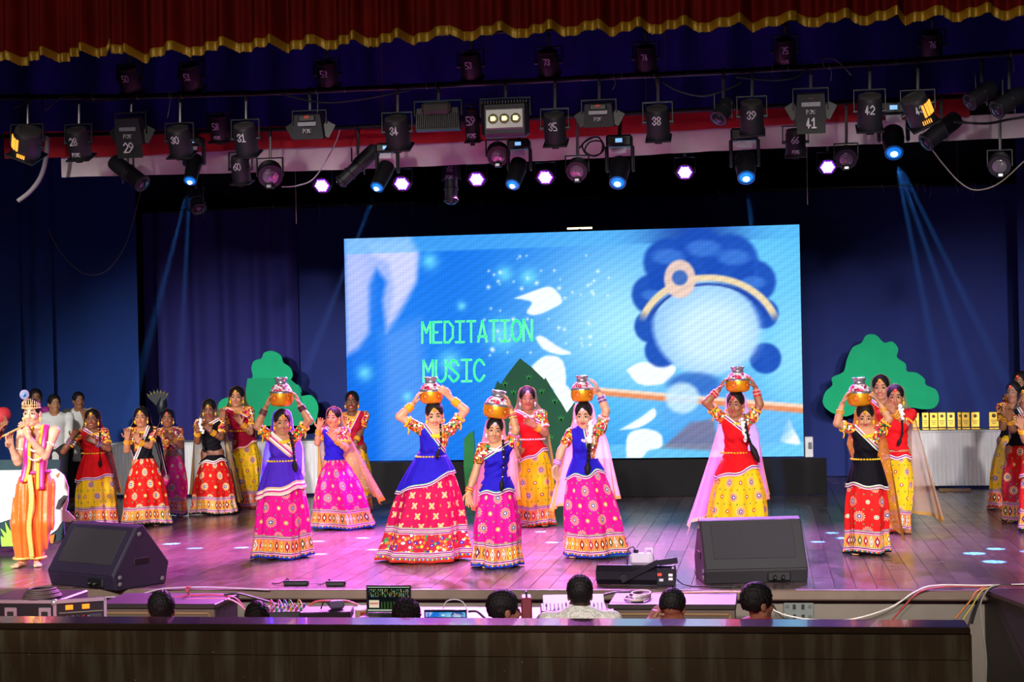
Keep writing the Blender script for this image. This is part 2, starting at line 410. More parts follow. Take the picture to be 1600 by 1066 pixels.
def sdf_mesh(ops, vox, fine=None, boxes=(), warp=None):
    adds = [o for o in ops if o[0] == 'add']
    lo = np.min([o[2] for o in adds], 0)-2.5*vox; hi = np.max([o[3] for o in adds], 0)+2.5*vox
    fine = fine or vox
    ax = [axis_pts(lo[i], hi[i], vox, fine, [(b[0][i], b[1][i]) for b in boxes]) for i in range(3)]
    f = np.full([len(a) for a in ax], 0.08, dtype=np.float32)
    for mode, fn, l, h, k in ops:
        if l is None: sl = [slice(0, len(a)) for a in ax]
        else:
            mg = 2.2*vox+k
            sl = [slice(max(0, np.searchsorted(ax[i], l[i]-mg)-1), np.searchsorted(ax[i], h[i]+mg)+1) for i in range(3)]
        X = ax[0][sl[0]].astype(np.float32)[:, None, None]; Y = ax[1][sl[1]].astype(np.float32)[None, :, None]; Z = ax[2][sl[2]].astype(np.float32)[None, None, :]
        if 0 in (X.size, Y.size, Z.size): continue
        d = fn(X, Y, Z); g = f[tuple(sl)]
        if mode == 'add':
            r = np.minimum(g, d)
            if k > 0: r = r-np.square(np.maximum(k-np.abs(g-d), 0))/(4*k)
        elif mode == 'sub':
            d = -d; r = np.maximum(g, d)
            if k > 0: r = r+np.square(np.maximum(k-np.abs(g-d), 0))/(4*k)
        else: r = np.maximum(g, d)
        f[tuple(sl)] = r
    if warp is not None: f += warp(ax[0][:, None, None], ax[1][None, :, None], ax[2][None, None, :]).astype(np.float32)
    s = f < 0
    n = np.array(f.shape)
    cnt = np.zeros(n-1, dtype=np.int8)
    for i in (0, 1):
        for j in (0, 1):
            for k in (0, 1): cnt += s[i:n[0]-1+i, j:n[1]-1+j, k:n[2]-1+k]
    I = np.argwhere((cnt > 0) & (cnt < 8))
    vid = np.full(n-1, -1, dtype=np.int32); vid[tuple(I.T)] = np.arange(len(I))
    offs = np.array([(i, j, k) for i in (0, 1) for j in (0, 1) for k in (0, 1)])
    C = I[:, None, :]+offs[None]
    fv = f[C[..., 0], C[..., 1], C[..., 2]].astype(np.float64)
    pos = np.stack([ax[d][C[..., d]] for d in range(3)], -1)
    acc = np.zeros((len(I), 3)); num = np.zeros(len(I))
    for a in range(8):
        for b in range(a+1, 8):
            if np.abs(offs[a]-offs[b]).sum() != 1: continue
            cr = (fv[:, a] < 0) != (fv[:, b] < 0)
            t = np.where(cr, fv[:, a]/np.where(cr, fv[:, a]-fv[:, b], 1), 0)
            acc += np.where(cr[:, None], pos[:, a]+(pos[:, b]-pos[:, a])*t[:, None], 0); num += cr
    V = acc/num[:, None]
    Q = []
    for d in range(3):
        e1, e2 = (d+1) % 3, (d+2) % 3
        sl0 = [slice(1, n[k]-1) for k in range(3)]; sl1 = list(sl0); sl0[d] = slice(0, n[d]-1); sl1[d] = slice(1, n[d])
        A, B = s[tuple(sl0)], s[tuple(sl1)]
        J = np.argwhere(A != B); inside = A[tuple(J.T)]
        J = J+np.array([0 if k == d else 1 for k in range(3)])
        o1 = np.zeros(3, int); o1[e1] = 1; o2 = np.zeros(3, int); o2[e2] = 1
        q = np.stack([vid[tuple((J-o1-o2).T)], vid[tuple((J-o2).T)], vid[tuple(J.T)], vid[tuple((J-o1).T)]], 1)
        q[~inside] = q[~inside][:, ::-1]; Q.append(q)
    return V, np.concatenate(Q)
# ------------------------------------------------------------------ the stage house
YF = float(G(800, 921)[1]); XL, XR = -12.0, 11.5; YB = 27.2; PIT = -1.2
wood = None
def board_mat():
    m, nt, p = new_mat('stage_board')
    oi = nt.nodes.new('ShaderNodeObjectInfo'); ge = nt.nodes.new('ShaderNodeNewGeometry')
    r1 = E(nt, oi.outputs['Random']); r2 = E(nt, ge.outputs['Random Per Island'])
    r = (r1*7.31+r2*3.17).fract()
    col = ramp(nt, r, ['4E3A3C', '5A4546', '3E2F33', '665254'], False)
    pos = E(nt, ge.outputs['Position'])
    mp = nt.nodes.new('ShaderNodeMapping'); mp.inputs['Scale'].default_value = (14, 1.2, 1); nt.links.new(pos.s, mp.inputs[0])
    g = noise(nt, E(nt, mp.outputs[0]), 3.0, 5, .65)
    col = mixc(nt, (g-.45).mx(0)*1.4, col, '8A7474')
    sc = noise(nt, pos, 1.7, 5, .7)
    col = mixc(nt, (sc-.52).mx(0)*1.0, col, '8A7878')
    nt.links.new(col.s, p.inputs['Base Color'])
    ro = sc*0.18+.16
    nt.links.new(ro.s, p.inputs['Roughness'])
    nt.links.new(bump(nt, g, .12, .004), p.inputs['Normal'])
    return m
BM = board_mat()
fl = np_mesh('floor', [(XL, YF+.03, -.016), (XR, YF+.03, -.016), (XR, YB, -.016), (XL, YB, -.016)], [(0, 1, 2, 3)], M('dusty_joint', 'A08E8C', .8), None, False)
tag(fl, 'worn brown plank stage floor lit violet and pink', kind='structure')
BW, BL, GP = 0.17, 1.05, 0.004
cand = []
nx = int((XR-XL)/BW)
for i in range(nx):
    x = XL+BW*(i+.5); off = (i*0.37 % 1)*BL; y = YF+.03-off
    while y < YB:
        y0, y1 = max(y, YF+.03), min(y+BL, YB)
        if y1-y0 > .12:
            q = proj((x, (y0+y1)/2, 0)); inv = -15 < q[0] < 1615
            cand.append((-(1e9 if not inv else 0)-depth((x, (y0+y1)/2, 0)), x, y0, y1))
        y += BL
cand.sort(reverse=True)
cache = {}
def board_mesh(L):
    key = round(L, 2)
    if key not in cache:
        mb = MB(); mb.box((0, 0, -.010), (BW-GP, key-GP, .020), bev=.0015); o = mb.build('board', BM); cache[key] = o.data; bpy.data.objects.remove(o)
    return cache[key]
for c, x, y0, y1 in cand[:300]:
    o = bpy.data.objects.new('board', board_mesh(y1-y0)); COL.objects.link(o); o.parent = fl; o.location = (x, (y0+y1)/2, rng.uniform(-.0008, .0008))
mb = MB()
for c, x, y0, y1 in cand[300:]: mb.box((x, (y0+y1)/2, -.010+rng.uniform(-.0008, .0008)), (BW-GP, y1-y0-GP, .020))
tag(mb.build('far_boards', BM, fl), kind='stuff')
# stage front
ply = M('stage_front_ply', '6B6258', .55, var=.25, vs=3, bmp=.1, bs=20)
tag(MB().box(((XL+XR)/2, YF+.16, -.64), (XR-XL, .2, 1.12), None).build('wall_stage_front', ply), 'grey brown plywood face of the stage', kind='structure')
tag(MB().box(((XL+XR)/2, YF+.02, -.045), (XR-XL, .10, .085), bev=.012).build('trim_stage_edge', M('stage_edge_wood', '6A584C', .5, var=.3, vs=6)), kind='structure')
tag(MB().box((0, 7.0, PIT-.05), (40, 15, .1)).build('floor_pit', M('pit_floor', '201A18', .7)), kind='structure')
# low wooden wall between the hall and the control desk
DW = 10.9
def wallpt(px, py): return UD(px, py, DW)
wt = PY(760, 977, float(UD(760, 977, DW)[1])); YW = float(wt[1]); ZW = float(wt[2])
XE = float(PY(1516, 985, YW)[0]); X0 = -5.5
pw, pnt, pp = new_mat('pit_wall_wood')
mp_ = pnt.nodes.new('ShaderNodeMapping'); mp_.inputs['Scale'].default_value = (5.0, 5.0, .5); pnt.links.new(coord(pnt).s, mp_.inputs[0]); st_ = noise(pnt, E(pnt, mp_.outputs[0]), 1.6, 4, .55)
pcol = mixc(pnt, noise(pnt, coord(pnt), 3.0, 4), '3C2C1C', '54402A'); pcol = mixc(pnt, (st_-.48).mx(0)*2.6, pcol, '7A7460')  # pale upright streaks paint light reflected in the polished wood
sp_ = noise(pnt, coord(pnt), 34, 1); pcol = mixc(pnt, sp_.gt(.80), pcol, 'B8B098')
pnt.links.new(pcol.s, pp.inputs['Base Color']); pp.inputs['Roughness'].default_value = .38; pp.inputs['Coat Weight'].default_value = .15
wr = empty('wall_front', ((X0+XE)/2, YW, PIT), 0, 'low dark polished wooden wall in front of the control desk', kind='structure')
def wpart(name, x0, x1, z0, z1, y0, y1, mt, bev=.004):
    MB().box(((x0+x1)/2-(X0+XE)/2, (y0+y1)/2-YW, (z0+z1)/2-PIT), (x1-x0, y1-y0, z1-z0), bev=bev).build(name, mt, wr)
xa = [float(PY(p, 1000, YW)[0]) for p in (610, 547, 598, 1460)]; zs = float(PY(760, 1027, YW)[2])
wpart('core', X0, XE-.01, PIT, ZW-.045, YW+.012, YW+.28, M('wall_core', 'A8875A', .8))
wpart('cap', X0, XE, ZW-.045, ZW, YW-.012, YW+.30, M('pit_wall_cap', '3A2A20', .16, var=.3, vs=3, coat=.4), .008)
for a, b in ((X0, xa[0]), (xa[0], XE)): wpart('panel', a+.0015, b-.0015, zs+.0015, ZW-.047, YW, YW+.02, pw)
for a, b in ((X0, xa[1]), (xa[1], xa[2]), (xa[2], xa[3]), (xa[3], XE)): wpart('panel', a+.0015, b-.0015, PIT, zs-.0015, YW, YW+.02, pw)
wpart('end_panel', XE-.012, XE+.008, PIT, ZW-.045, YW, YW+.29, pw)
# stage apron corner at the right, its dark face turned to the pit
pa, pb, pc_ = G(1539, 921), G(1600, 943), G(1760, 1000)
m = MB(); m.prism([(pa[0], pa[1]), (pb[0], pb[1]), (pc_[0], pc_[1]), (9.0, pc_[1]), (9.0, YF+.05), (pa[0], YF+.05)], (0, 0, -1.2), np.array([1.0, 0, 0]), np.array([0, 1.0, 0]), 1.17); ob = m.build('wall_right', M('side_block', '1E1614', .45, var=.3, vs=3)); tag(ob, 'dark brown apron corner at the right end of the pit', kind='structure')
m = MB(); m.prism([(pa[0]-.02, pa[1]-.02), (pb[0]-.02, pb[1]-.02), (pc_[0], pc_[1]-.02), (9.0, pc_[1]), (9.0, YF+.0), (pa[0]-.02, YF-.0)], (0, 0, -.03), np.array([1.0, 0, 0]), np.array([0, 1.0, 0]), .03); tag(m.build('trim_apron', M('apron_top', '3A2C2A', .3, var=.3, vs=4)), kind='structure')
# ceiling and back wall, in the dark
tag(MB().box(((XL+XR)/2, YB+.6, 4.2), (30, .2, 9)).build('wall_back', M('dark_wall', '070810', .9)), 'dark rear wall of the stage house', kind='structure')
tag(MB().box(((XL+XR)/2, 20.5, 8.6), (30, 15, .2)).build('ceiling', M('dark_wall', '070810', .9)), 'dark stage ceiling above the lights', kind='structure')
for nm, x in (('wall_left', XL-.2), ('wall_stage_right', XR+.6)):
    tag(MB().box((x, 20.5, 4.2), (.2, 15, 9)).build(nm, M('dark_wall', '070810', .9)), 'dark side wall of the stage house', kind='structure')
# ------------------------------------------------------------------ curtains
def curtain(name, label, Y, x0, x1, ztop, zbot, mat, folds, amp, cat='curtain', nz=10, sharp=1.0, lean=0.0, group=None, top_poly=None, bot_poly=None, nu=None):
    W = x1-x0; nu = nu or int(folds*10)+2; ph = rng.uniform(0, 6, 3)
    o = np.array([(x0+x1)/2, Y, zbot])
    V = []
    for j in range(nz):
        f = j/(nz-1)
        for i in range(nu):
            u = i/(nu-1); x = x0+W*u
            zt = np.interp(x, *top_poly) if top_poly else ztop
            zb = np.interp(x, *bot_poly) if bot_poly else zbot
            a = 2*math.pi*folds*(u+.012*math.sin(7*u*folds/9+ph[0]))+lean*f
            y = Y+amp*(math.copysign(abs(math.sin(a))**sharp, math.sin(a))*(.65+.35*(1-f))+.35*math.sin(a*.37+ph[1]+.9*f)+.25*math.sin(a*1.9+ph[2]))
            V.append(np.array([x, y, zb+(zt-zb)*f])-o)
    idx = np.arange(nu*nz).reshape(nz, nu); a, b = idx[:-1], idx[1:]
    Q = np.stack([a[:, :-1], a[:, 1:], b[:, 1:], b[:, :-1]], -1).reshape(-1, 4)
    return np_mesh(name, np.array(V), Q, mat, None, loc=o), o
navy = M('navy_curtain', '1A2C78', .85, var=.25, vs=1.2, sheen=.0)
YC = 26.4
lower_bar = [(215, 331), (380, 325), (560, 319), (760, 315), (960, 305), (1160, 298), (1400, 290), (1620, 283)]
lbw = [PY(x, y, YC) for x, y in lower_bar]
tp = ([p[0] for p in lbw], [p[2]-.03 for p in lbw])
xm = float(PY(465, 500, YC)[0])
c, o = curtain('stage_curtain', 'deep violet blue pleated backdrop curtain left of the screen', YC, float(PY(226, 500, YC)[0]), xm, 4, .01, M('violet_curtain', '2A2A7C', .85, var=.25, vs=1.2), 5, .09, lean=.6, top_poly=tp); tag(c, c.get('label') or 'deep violet blue pleated backdrop curtain left of the screen', 'curtain')
c, o = curtain('stage_curtain', 'flat navy backdrop curtain behind and right of the screen', YC+.05, xm-.1, float(PY(1592, 400, YC)[0]), 4, .01, navy, 9, .05, lean=.8, top_poly=tp); tag(c, 'flat navy backdrop curtain behind and right of the screen', 'curtain')
c, o = curtain('stage_curtain', '', YC-.6, float(PY(1590, 400, YC-.6)[0]), float(PY(1860, 400, YC-.6)[0]), 6.5, .01, navy, 3, .06); tag(c, 'narrow navy wing curtain at the far right edge', 'curtain')
for a, b, Yw, lb in ((-160, 30, 25.0, 'navy wing panel at the far left edge of the stage'), (27, 80, 25.2, 'narrow navy wing panel, second from the left edge'), (77, 213, 25.4, 'wide flat navy wing panel left of the pleated curtain')):
    c, o = curtain('wing_curtain', '', Yw, float(PY(a, 450, Yw)[0]), float(PY(b, 450, Yw)[0]), 7.2, .01, M('wing_cloth', '123A86', .9, var=.12, vs=1.0), 1.2, .035, nu=24); tag(c, lb, 'curtain')
# blue border with pleats behind the lamps, and the black border further back
YBd = 18.6
def band(name, label, top, bot, Y, mat, folds, amp, cat, nz=6):
    tw = [PY(x, y, Y) for x, y in top]; bw = [PY(x, y, Y) for x, y in bot]
    c, o = curtain(name, '', Y, float(tw[0][0]), float(tw[-1][0]), 0, float(bw[0][2]), mat, folds, amp, nz=nz, top_poly=([p[0] for p in tw], [p[2] for p in tw]), bot_poly=([p[0] for p in bw], [p[2] for p in bw]))
    return tag(c, label, cat)
band('border_curtain', 'dark blue pleated border curtain behind the upper lamp bar', [(-300, -10), (1900, -65)], [(-300, 217), (560, 200), (1050, 176), (1900, 134)], YBd, M('border_cloth', '1E2698', .8, var=.25, vs=1.5), 26, .07, 'curtain')
band('border_curtain', 'black border curtain hanging above the backdrop rail', [(-300, 130), (1900, 50)], [(-300, 353), (560, 330), (1050, 313), (1900, 284)], 27.0, M('black_border', '0A0E20', .9), 18, .08, 'curtain')
band('cloth_band', 'red cloth band stretched behind the stage lamps', [(5, 206), (220, 204), (420, 198), (600, 196), (900, 180), (1100, 170), (1300, 160), (1515, 144)], [(5, 248), (220, 243), (420, 232), (600, 227), (900, 214), (1100, 202), (1300, 191), (1515, 182)], YBd-.22, M('red_band', 'B8101C', .75, var=.15, sheen=.3), 22, .018, 'cloth')
band('cloth_band', 'white cloth band hanging below the red one', [(94, 240), (220, 238), (420, 230), (600, 225), (900, 212), (1100, 200), (1300, 190), (1620, 176)], [(94, 277), (220, 274), (420, 269), (600, 263), (900, 249), (1100, 237), (1300, 228), (1620, 214)], YBd-.15, M('white_band', 'E0DADC', .8, var=.1), 20, .018, 'cloth')
# red valance with its golden fringe
YV = 14.8
vb = [(-300, 112), (-40, 99), (0, 96), (60, 92), (118, 88), (168, 80), (172, 66), (185, 82), (228, 88), (270, 82), (325, 78), (400, 72), (480, 72), (560, 66), (620, 64), (670, 58), (760, 53), (900, 48), (1010, 45), (1150, 40), (1280, 33), (1400, 29), (1520, 24), (1640, 20), (1900, 9)]
vbw = [PY(x, y, YV) for x, y in vb]
vr = empty('valance', vbw[11], 0, 'dark red velvet valance with golden fringe across the top', 'curtain')
vx0, vx1 = float(vbw[0][0]), float(vbw[-1][0]); NU = 900; W = vx1-vx0
def vfold(x):
    u = (x-vx0)/W; a = 2*math.pi*30*(u+.004*math.sin(31*u)); f = (a/(2*math.pi)) % 1
    st = f/.78 if f < .78 else (1-f)/.22                     # slow rise, sharp fold back
    return .20*st+.05*math.sin(a*2.7+1.3*math.sin(a*.31))
vm, vnt, vp = new_mat('red_velvet')
vcol = mixc(vnt, noise(vnt, coord(vnt), 3, 3), '480806', '76100A'); vnt.links.new(vcol.s, vp.inputs['Base Color']); vp.inputs['Roughness'].default_value = .7; vp.inputs['Specular IOR Level'].default_value = .1
vo = vbw[11]; V = []; nz = 8
xs = np.linspace(vx0, vx1, NU)
def vstep(x):
    u = (x-vx0)/W; f = 30*(u+.004*math.sin(31*u)) % 1
    return .045*(f/.78 if f < .78 else (1-f)/.22)
zb = np.interp(xs, [p[0] for p in vbw], [p[2] for p in vbw])+np.array([vstep(x) for x in xs])
for j in range(nz):
    f = j/(nz-1)
    for i in range(NU): V.append((xs[i]-vo[0], YV-vfold(xs[i])*(1.0-.15*f)-vo[1], zb[i]-.02*(vfold(xs[i])/.085)*0+(1.2)*f-vo[2]))
idx = np.arange(NU*nz).reshape(nz, NU); a, b = idx[:-1], idx[1:]
np_mesh('cloth', np.array(V), np.stack([a[:, :-1], a[:, 1:], b[:, 1:], b[:, :-1]], -1).reshape(-1, 4), vm, vr)
gm, gnt, gp = new_mat('gold_fringe')
gx = coord(gnt).xyz()
gcol = mixc(gnt, noise(gnt, coord(gnt), 60, 3), '6E5208', 'C79A1E'); gnt.links.new(gcol.s, gp.inputs['Base Color']); gp.inputs['Roughness'].default_value = .45; gp.inputs['Metallic'].default_value = .3
V = []; FN = 3*NU
xs2 = np.linspace(vx0, vx1, FN); zb2 = np.interp(xs2, [p[0] for p in vbw], [p[2] for p in vbw])+np.array([vstep(x) for x in xs2])
for j, (dz, dy) in enumerate(((.022, .008), (.0, .012), (-.03, .010), (-.062, .006))):
    for i in range(FN): V.append((xs2[i]-vo[0], YV-vfold(xs2[i])-dy-(.005 if i % 2 else 0)*(j > 0)-vo[1], zb2[i]+dz+(rng.uniform(-.006, .006) if j == 3 else 0)-vo[2]))
idx = np.arange(FN*4).reshape(4, FN); a, b = idx[:-1], idx[1:]
np_mesh('fringe', np.array(V), np.stack([a[:, :-1], b[:, :-1], b[:, 1:], a[:, 1:]], -1).reshape(-1, 4), gm, vr, smooth=False)
# ------------------------------------------------------------------ LED screen
YS = float(G(1230, 777)[1])+.25
sx0, sx1 = float(PY(541, 548, YS)[0]), float(PY(1252.5, 531, YS)[0]); sz1, sz0 = float(PY(895, 362, YS)[2]), float(PY(895, 717, YS)[2])
SW, SH = sx1-sx0, sz1-sz0
GX, GY = 380, 190
gx, gz = np.meshgrid(np.linspace(0, 1, GX), np.linspace(0, 1, GY))
_P = np.array([[proj((sx0+SW*a, YS, sz0+SH*b)) for a in (0, 1)] for b in (0, 1)])
PXs = (_P[0, 0, 0]*(1-gx)+_P[0, 1, 0]*gx)*(1-gz)+(_P[1, 0, 0]*(1-gx)+_P[1, 1, 0]*gx)*gz
PYs = (_P[0, 0, 1]*(1-gx)+_P[0, 1, 1]*gx)*(1-gz)+(_P[1, 0, 1]*(1-gx)+_P[1, 1, 1]*gx)*gz
img = np.zeros((GY, GX, 3))
def rgb(h): return np.array([int(h[i:i+2], 16)/255 for i in (0, 2, 4)])
def over(mask, col, a=1.0):
    global img
    mask = np.clip(mask, 0, 1)[..., None]*a; img = img*(1-mask)+(rgb(col) if isinstance(col, str) else col)*mask
def disc(x, y, rx, ry=None, soft=.25, rot=0):
    ry = ry or rx; c, s_ = math.cos(rot), math.sin(rot); dx, dy = PXs-x, PYs-y; u, v = dx*c+dy*s_, -dx*s_+dy*c
    return np.clip((1-np.sqrt((u/rx)**2+(v/ry)**2))/max(soft, .01)+.5, 0, 1)
def glow(x, y, r, ry=None): return np.exp(-((PXs-x)/r)**2-((PYs-y)/(ry or r))**2)
def poly(P, soft=2.0):
    P = [np.array(p, float) for p in P]; ins = np.zeros(PXs.shape, bool); dm = np.full(PXs.shape, 1e9)
    for i in range(len(P)):
        a, b = P[i], P[(i+1) % len(P)]
        cond = ((a[1] > PYs) != (b[1] > PYs)); xi = (b[0]-a[0])*(PYs-a[1])/((b[1]-a[1]) if b[1] != a[1] else 1e-9)+a[0]
        ins ^= cond & (PXs < xi)
        ab = b-a; t = np.clip(((PXs-a[0])*ab[0]+(PYs-a[1])*ab[1])/(ab @ ab), 0, 1); dm = np.minimum(dm, np.hypot(PXs-a[0]-t*ab[0], PYs-a[1]-t*ab[1]))
    return np.clip(np.where(ins, dm, -dm)/soft+.5, 0, 1)
f = np.clip((PXs-540)/712, 0, 1)
img[:] = rgb('0E62DE')
over(f**1.2, '3AA6EE'); over(glow(985, 520, 150, 150), 'B4ECFA', .9); over(glow(1180, 400, 120, 90), '6CC8F0', .7); over(glow(1240, 560, 70, 120), 'A8E8F8', .7)
over(glow(640, 560, 90, 160), '2E8CF0', .6); over(glow(900, 640, 120, 70), '38B0EE', .6)
# pale cloth at the left
over(poly([(538, 360), (640, 360), (660, 395), (655, 440), (640, 470), (622, 500), (606, 520), (600, 470), (606, 440), (590, 420), (578, 445), (578, 520), (560, 545), (541, 556)], 10), 'B4BEF8', .85)
over(poly([(575, 380), (640, 376), (655, 398), (652, 440), (625, 480), (612, 500), (618, 450), (610, 410), (585, 400)], 10), 'D6D6FF', .7)
over(poly([(600, 520), (660, 500), (668, 580), (690, 720), (600, 722)], 26), '7EA8F4', .45)
over(glow(560, 440, 22, 80), 'C4C8FF', .5)
top = PYs-(375-26*f)
over(np.clip((24-top)/2, 0, 1), '58B4F0', .55); over(np.clip((24-top)/2, 0, 1)*glow(1090, 365, 75, 60), '1A3C9C', .9)
over(np.clip((top-(347+16*f)+22)/2, 0, 1)*np.clip((PXs-800)/200, 0, 1), '8ADCF4', .55)
for x, y, r in ((676, 408, 13), (795, 428, 12), (833, 433, 13), (727, 478, 7), (571, 583, 12), (708, 566, 18), (792, 523, 24), (640, 620, 8)): over(glow(x, y, r), '74E0FA', .8)
for i in range(60):
    x, y = rng.uniform(760, 960), rng.uniform(395, 560); over(glow(x, y, rng.uniform(1.2, 3)), 'E8FAFF', .9)
wht = 'F4FBFF'
for P in ([(811, 466), (848, 452), (870, 449), (886, 470), (870, 482), (846, 492), (830, 488), (838, 472)], [(844, 528), (854, 525), (880, 542), (900, 552), (880, 554), (856, 545)], [(838, 572), (860, 556), (885, 562), (892, 592), (886, 612), (866, 604), (846, 590)], [(870, 600), (895, 604), (905, 632), (893, 645), (878, 628)],
          [(986, 578), (1010, 566), (1056, 570), (1060, 582), (1040, 600), (1005, 600)], [(975, 672), (1008, 652), (1028, 638), (1030, 652), (1006, 668)], [(986, 715), (988, 680), (1012, 670), (1038, 678), (1040, 698), (1020, 704), (1008, 716)], [(1220, 690), (1232, 655), (1240, 670), (1250, 694)]):
    over(poly([q[:2] for q in smooth_path([np.array([*p, 0.0]) for p in P+[P[0]]], 4)][:-1], 3), wht, .95)
# a plain stand-in for the figure: dark rounded mass, pale round shape, gold band and an orange bar
for x, y, r in ((1050, 410, 38), (1098, 398, 42), (1145, 408, 42), (1180, 440, 34), (1194, 490, 24), (1026, 460, 32), (1024, 510, 26), (1040, 548, 26), (1198, 560, 24), (1060, 440, 40)): over(disc(x, y, r, r, .18), '1C4CB4', .95)
for x, y, r in ((1050, 405, 24), (1105, 392, 26), (1150, 406, 24), (1180, 445, 18), (1026, 465, 16)): over(disc(x, y-4, r, r*.5, .5), '4A86E0', .6)
over(disc(1108, 512, 82, 74, .12, .25), '9CCBF6', .97); over(disc(1118, 522, 62, 56, .7), 'D4EEFF', .75)
d = np.hypot((PXs-1112)/1.12, PYs-530); an = np.arctan2(PYs-530, PXs-1112)
over(np.clip(6.5-np.abs(d-96), 0, 3)/3*np.clip((-np.sin(an)-.25)*6, 0, 1), 'F0D8A8', .95); over(np.clip(3-np.abs(d-86), 0, 2)/2*np.clip((-np.sin(an)-.3)*6, 0, 1), '24409A', .9)
over(disc(1068, 436, 24, 30, .15), 'E8C8B8', .95); over(disc(1068, 434, 12, 12, .3), '3A66B8', .95)
over(disc(1100, 640, 62, 44, .3), '5AA8EC', .8); over(disc(1180, 660, 60, 44, .3), '6CB8F0', .8); over(disc(1090, 600, 40, 18, .4), '2A58B8', .7)
over(poly([(1040, 700), (1085, 660), (1120, 655), (1128, 705)], 6), '8A5A6A', .6)
over(poly([(925, 606), (1258, 634), (1258, 646), (925, 616)], 3), 'E88A5A', .95); over(poly([(925, 604), (1258, 632), (1258, 638), (925, 609)], 2), 'F8D8C0', .9)
over(disc(1072, 622, 26, 24, .3), 'C4E4FA', .9)
mm = np.sin((PXs*.55+PYs*.85)*.55)*.5+.5
img *= (1-.05*mm[..., None])
col = np.where(img <= .04045, img/12.92, ((img+.055)/1.055)**2.4)
scr = empty('led_screen', ((sx0+sx1)/2, YS, 0), 0, 'wide glowing blue LED video wall with green lettering', 'screen')
sm_, snt, sp = new_mat('led_pixels')
_, sc_ = attr(snt, 'pixels'); u, v = uvxy(snt)
dotm = ((u*150).fract()-.5).abs().mx(((v*75).fract()-.5).abs()).lt(.40)
em = snt.nodes.new('ShaderNodeEmission'); snt.links.new(sc_.s, em.inputs[0]); snt.links.new((dotm*.16+1.12).s, em.inputs[1]); snt.links.new(em.outputs[0], snt.nodes['Material Output'].inputs['Surface'])
V = np.stack([(gx-.5)*SW, np.zeros_like(gx), sz0+gz*SH], -1).reshape(-1, 3)
idx = np.arange(GX*GY).reshape(GY, GX); a, b = idx[:-1], idx[1:]
disp_ = np_mesh('display', V, np.stack([a[:, :-1], a[:, 1:], b[:, 1:], b[:, :-1]], -1).reshape(-1, 4), sm_, scr, False, uv=np.stack([gx, gz], -1).reshape(-1, 2), attrs={'pixels': col.reshape(-1, 3)})
MB().box((0, .075, (sz0+sz1)/2), (SW+.02, .14, SH+.02), bev=.01).build('cabinet', M('screen_case', '15161C', .6), scr)
def on_screen(px, py): 
    p = PY(px, py, YS); return np.array([p[0]-(sx0+sx1)/2, -.012, p[2]])
lg = M('screen_letters', '38E880', .5, var=0, emis=.95, ecol='3CF08A')
for txt, p, h, wd in (('MEDITATION', (660, 536), .29, .118), ('MUSIC', (662, 597), .30, .135)):
    m = MB(); a = on_screen(*p); letters(m, txt, a, (1, 0, .0), (0.02, 0, 1), h, wd, .030, .36); tag(m.build('lettering', lg, disp_), 'green lettering on the screen')
for i in range(18):
    MB().box((-SW/2+.2+i*(SW-.4)/17, .05, sz1+.02), (.03, .05, .04), bev=.005).build('lock_tab', M('screen_case', '15161C', .6), scr)
# black cloth skirt under the screen
c, o = curtain('screen_skirt', '', YS-.04, sx0-.03, sx1+.30, sz0-.02, .005, M('black_cloth', '04060B', .9, var=.2), 14, .018); tag(c, 'black cloth skirt hiding the screen stand', 'cloth')
p = PY(1264, 700, YS+.05)
pb = empty('power_box', (p[0], YS+.05, float(PY(1264, 716, YS)[2])), 0, 'small white power box at the lower right of the screen', 'power box')
MB().box((0, 0, .15), (.11, .12, .28), bev=.01).build('case', M('white_plastic', 'C8CCD0', .5), pb); MB().box((.015, -.064, .17), (.05, .012, .09), bev=.004).build('socket', M('grey_plastic', '50545C', .5), pb)
MB().box((0, 0, -.25), (.05, .05, .52)).build('post', M('black_metal', '0C0C10', .5), pb)
p = PY(906, 356, YC-.2)
wl = empty('work_lamp', p, 0, 'small warm strip lamp glowing above the screen', 'lamp')
MB().box((0, 0, 0), (.44, .05, .05), bev=.008).build('housing', M('black_metal', '0C0C10', .5), wl); MB().box((0, -.03, -.01), (.40, .015, .03), bev=.005).build('tube', M('warm_tube', 'FFF0C8', .5, var=0, emis=2.0), wl)
MB().tube([(.15, 0, .02), (.15, .05, .62)], .008).build('hanger', M('black_metal', '0C0C10', .5), wl)
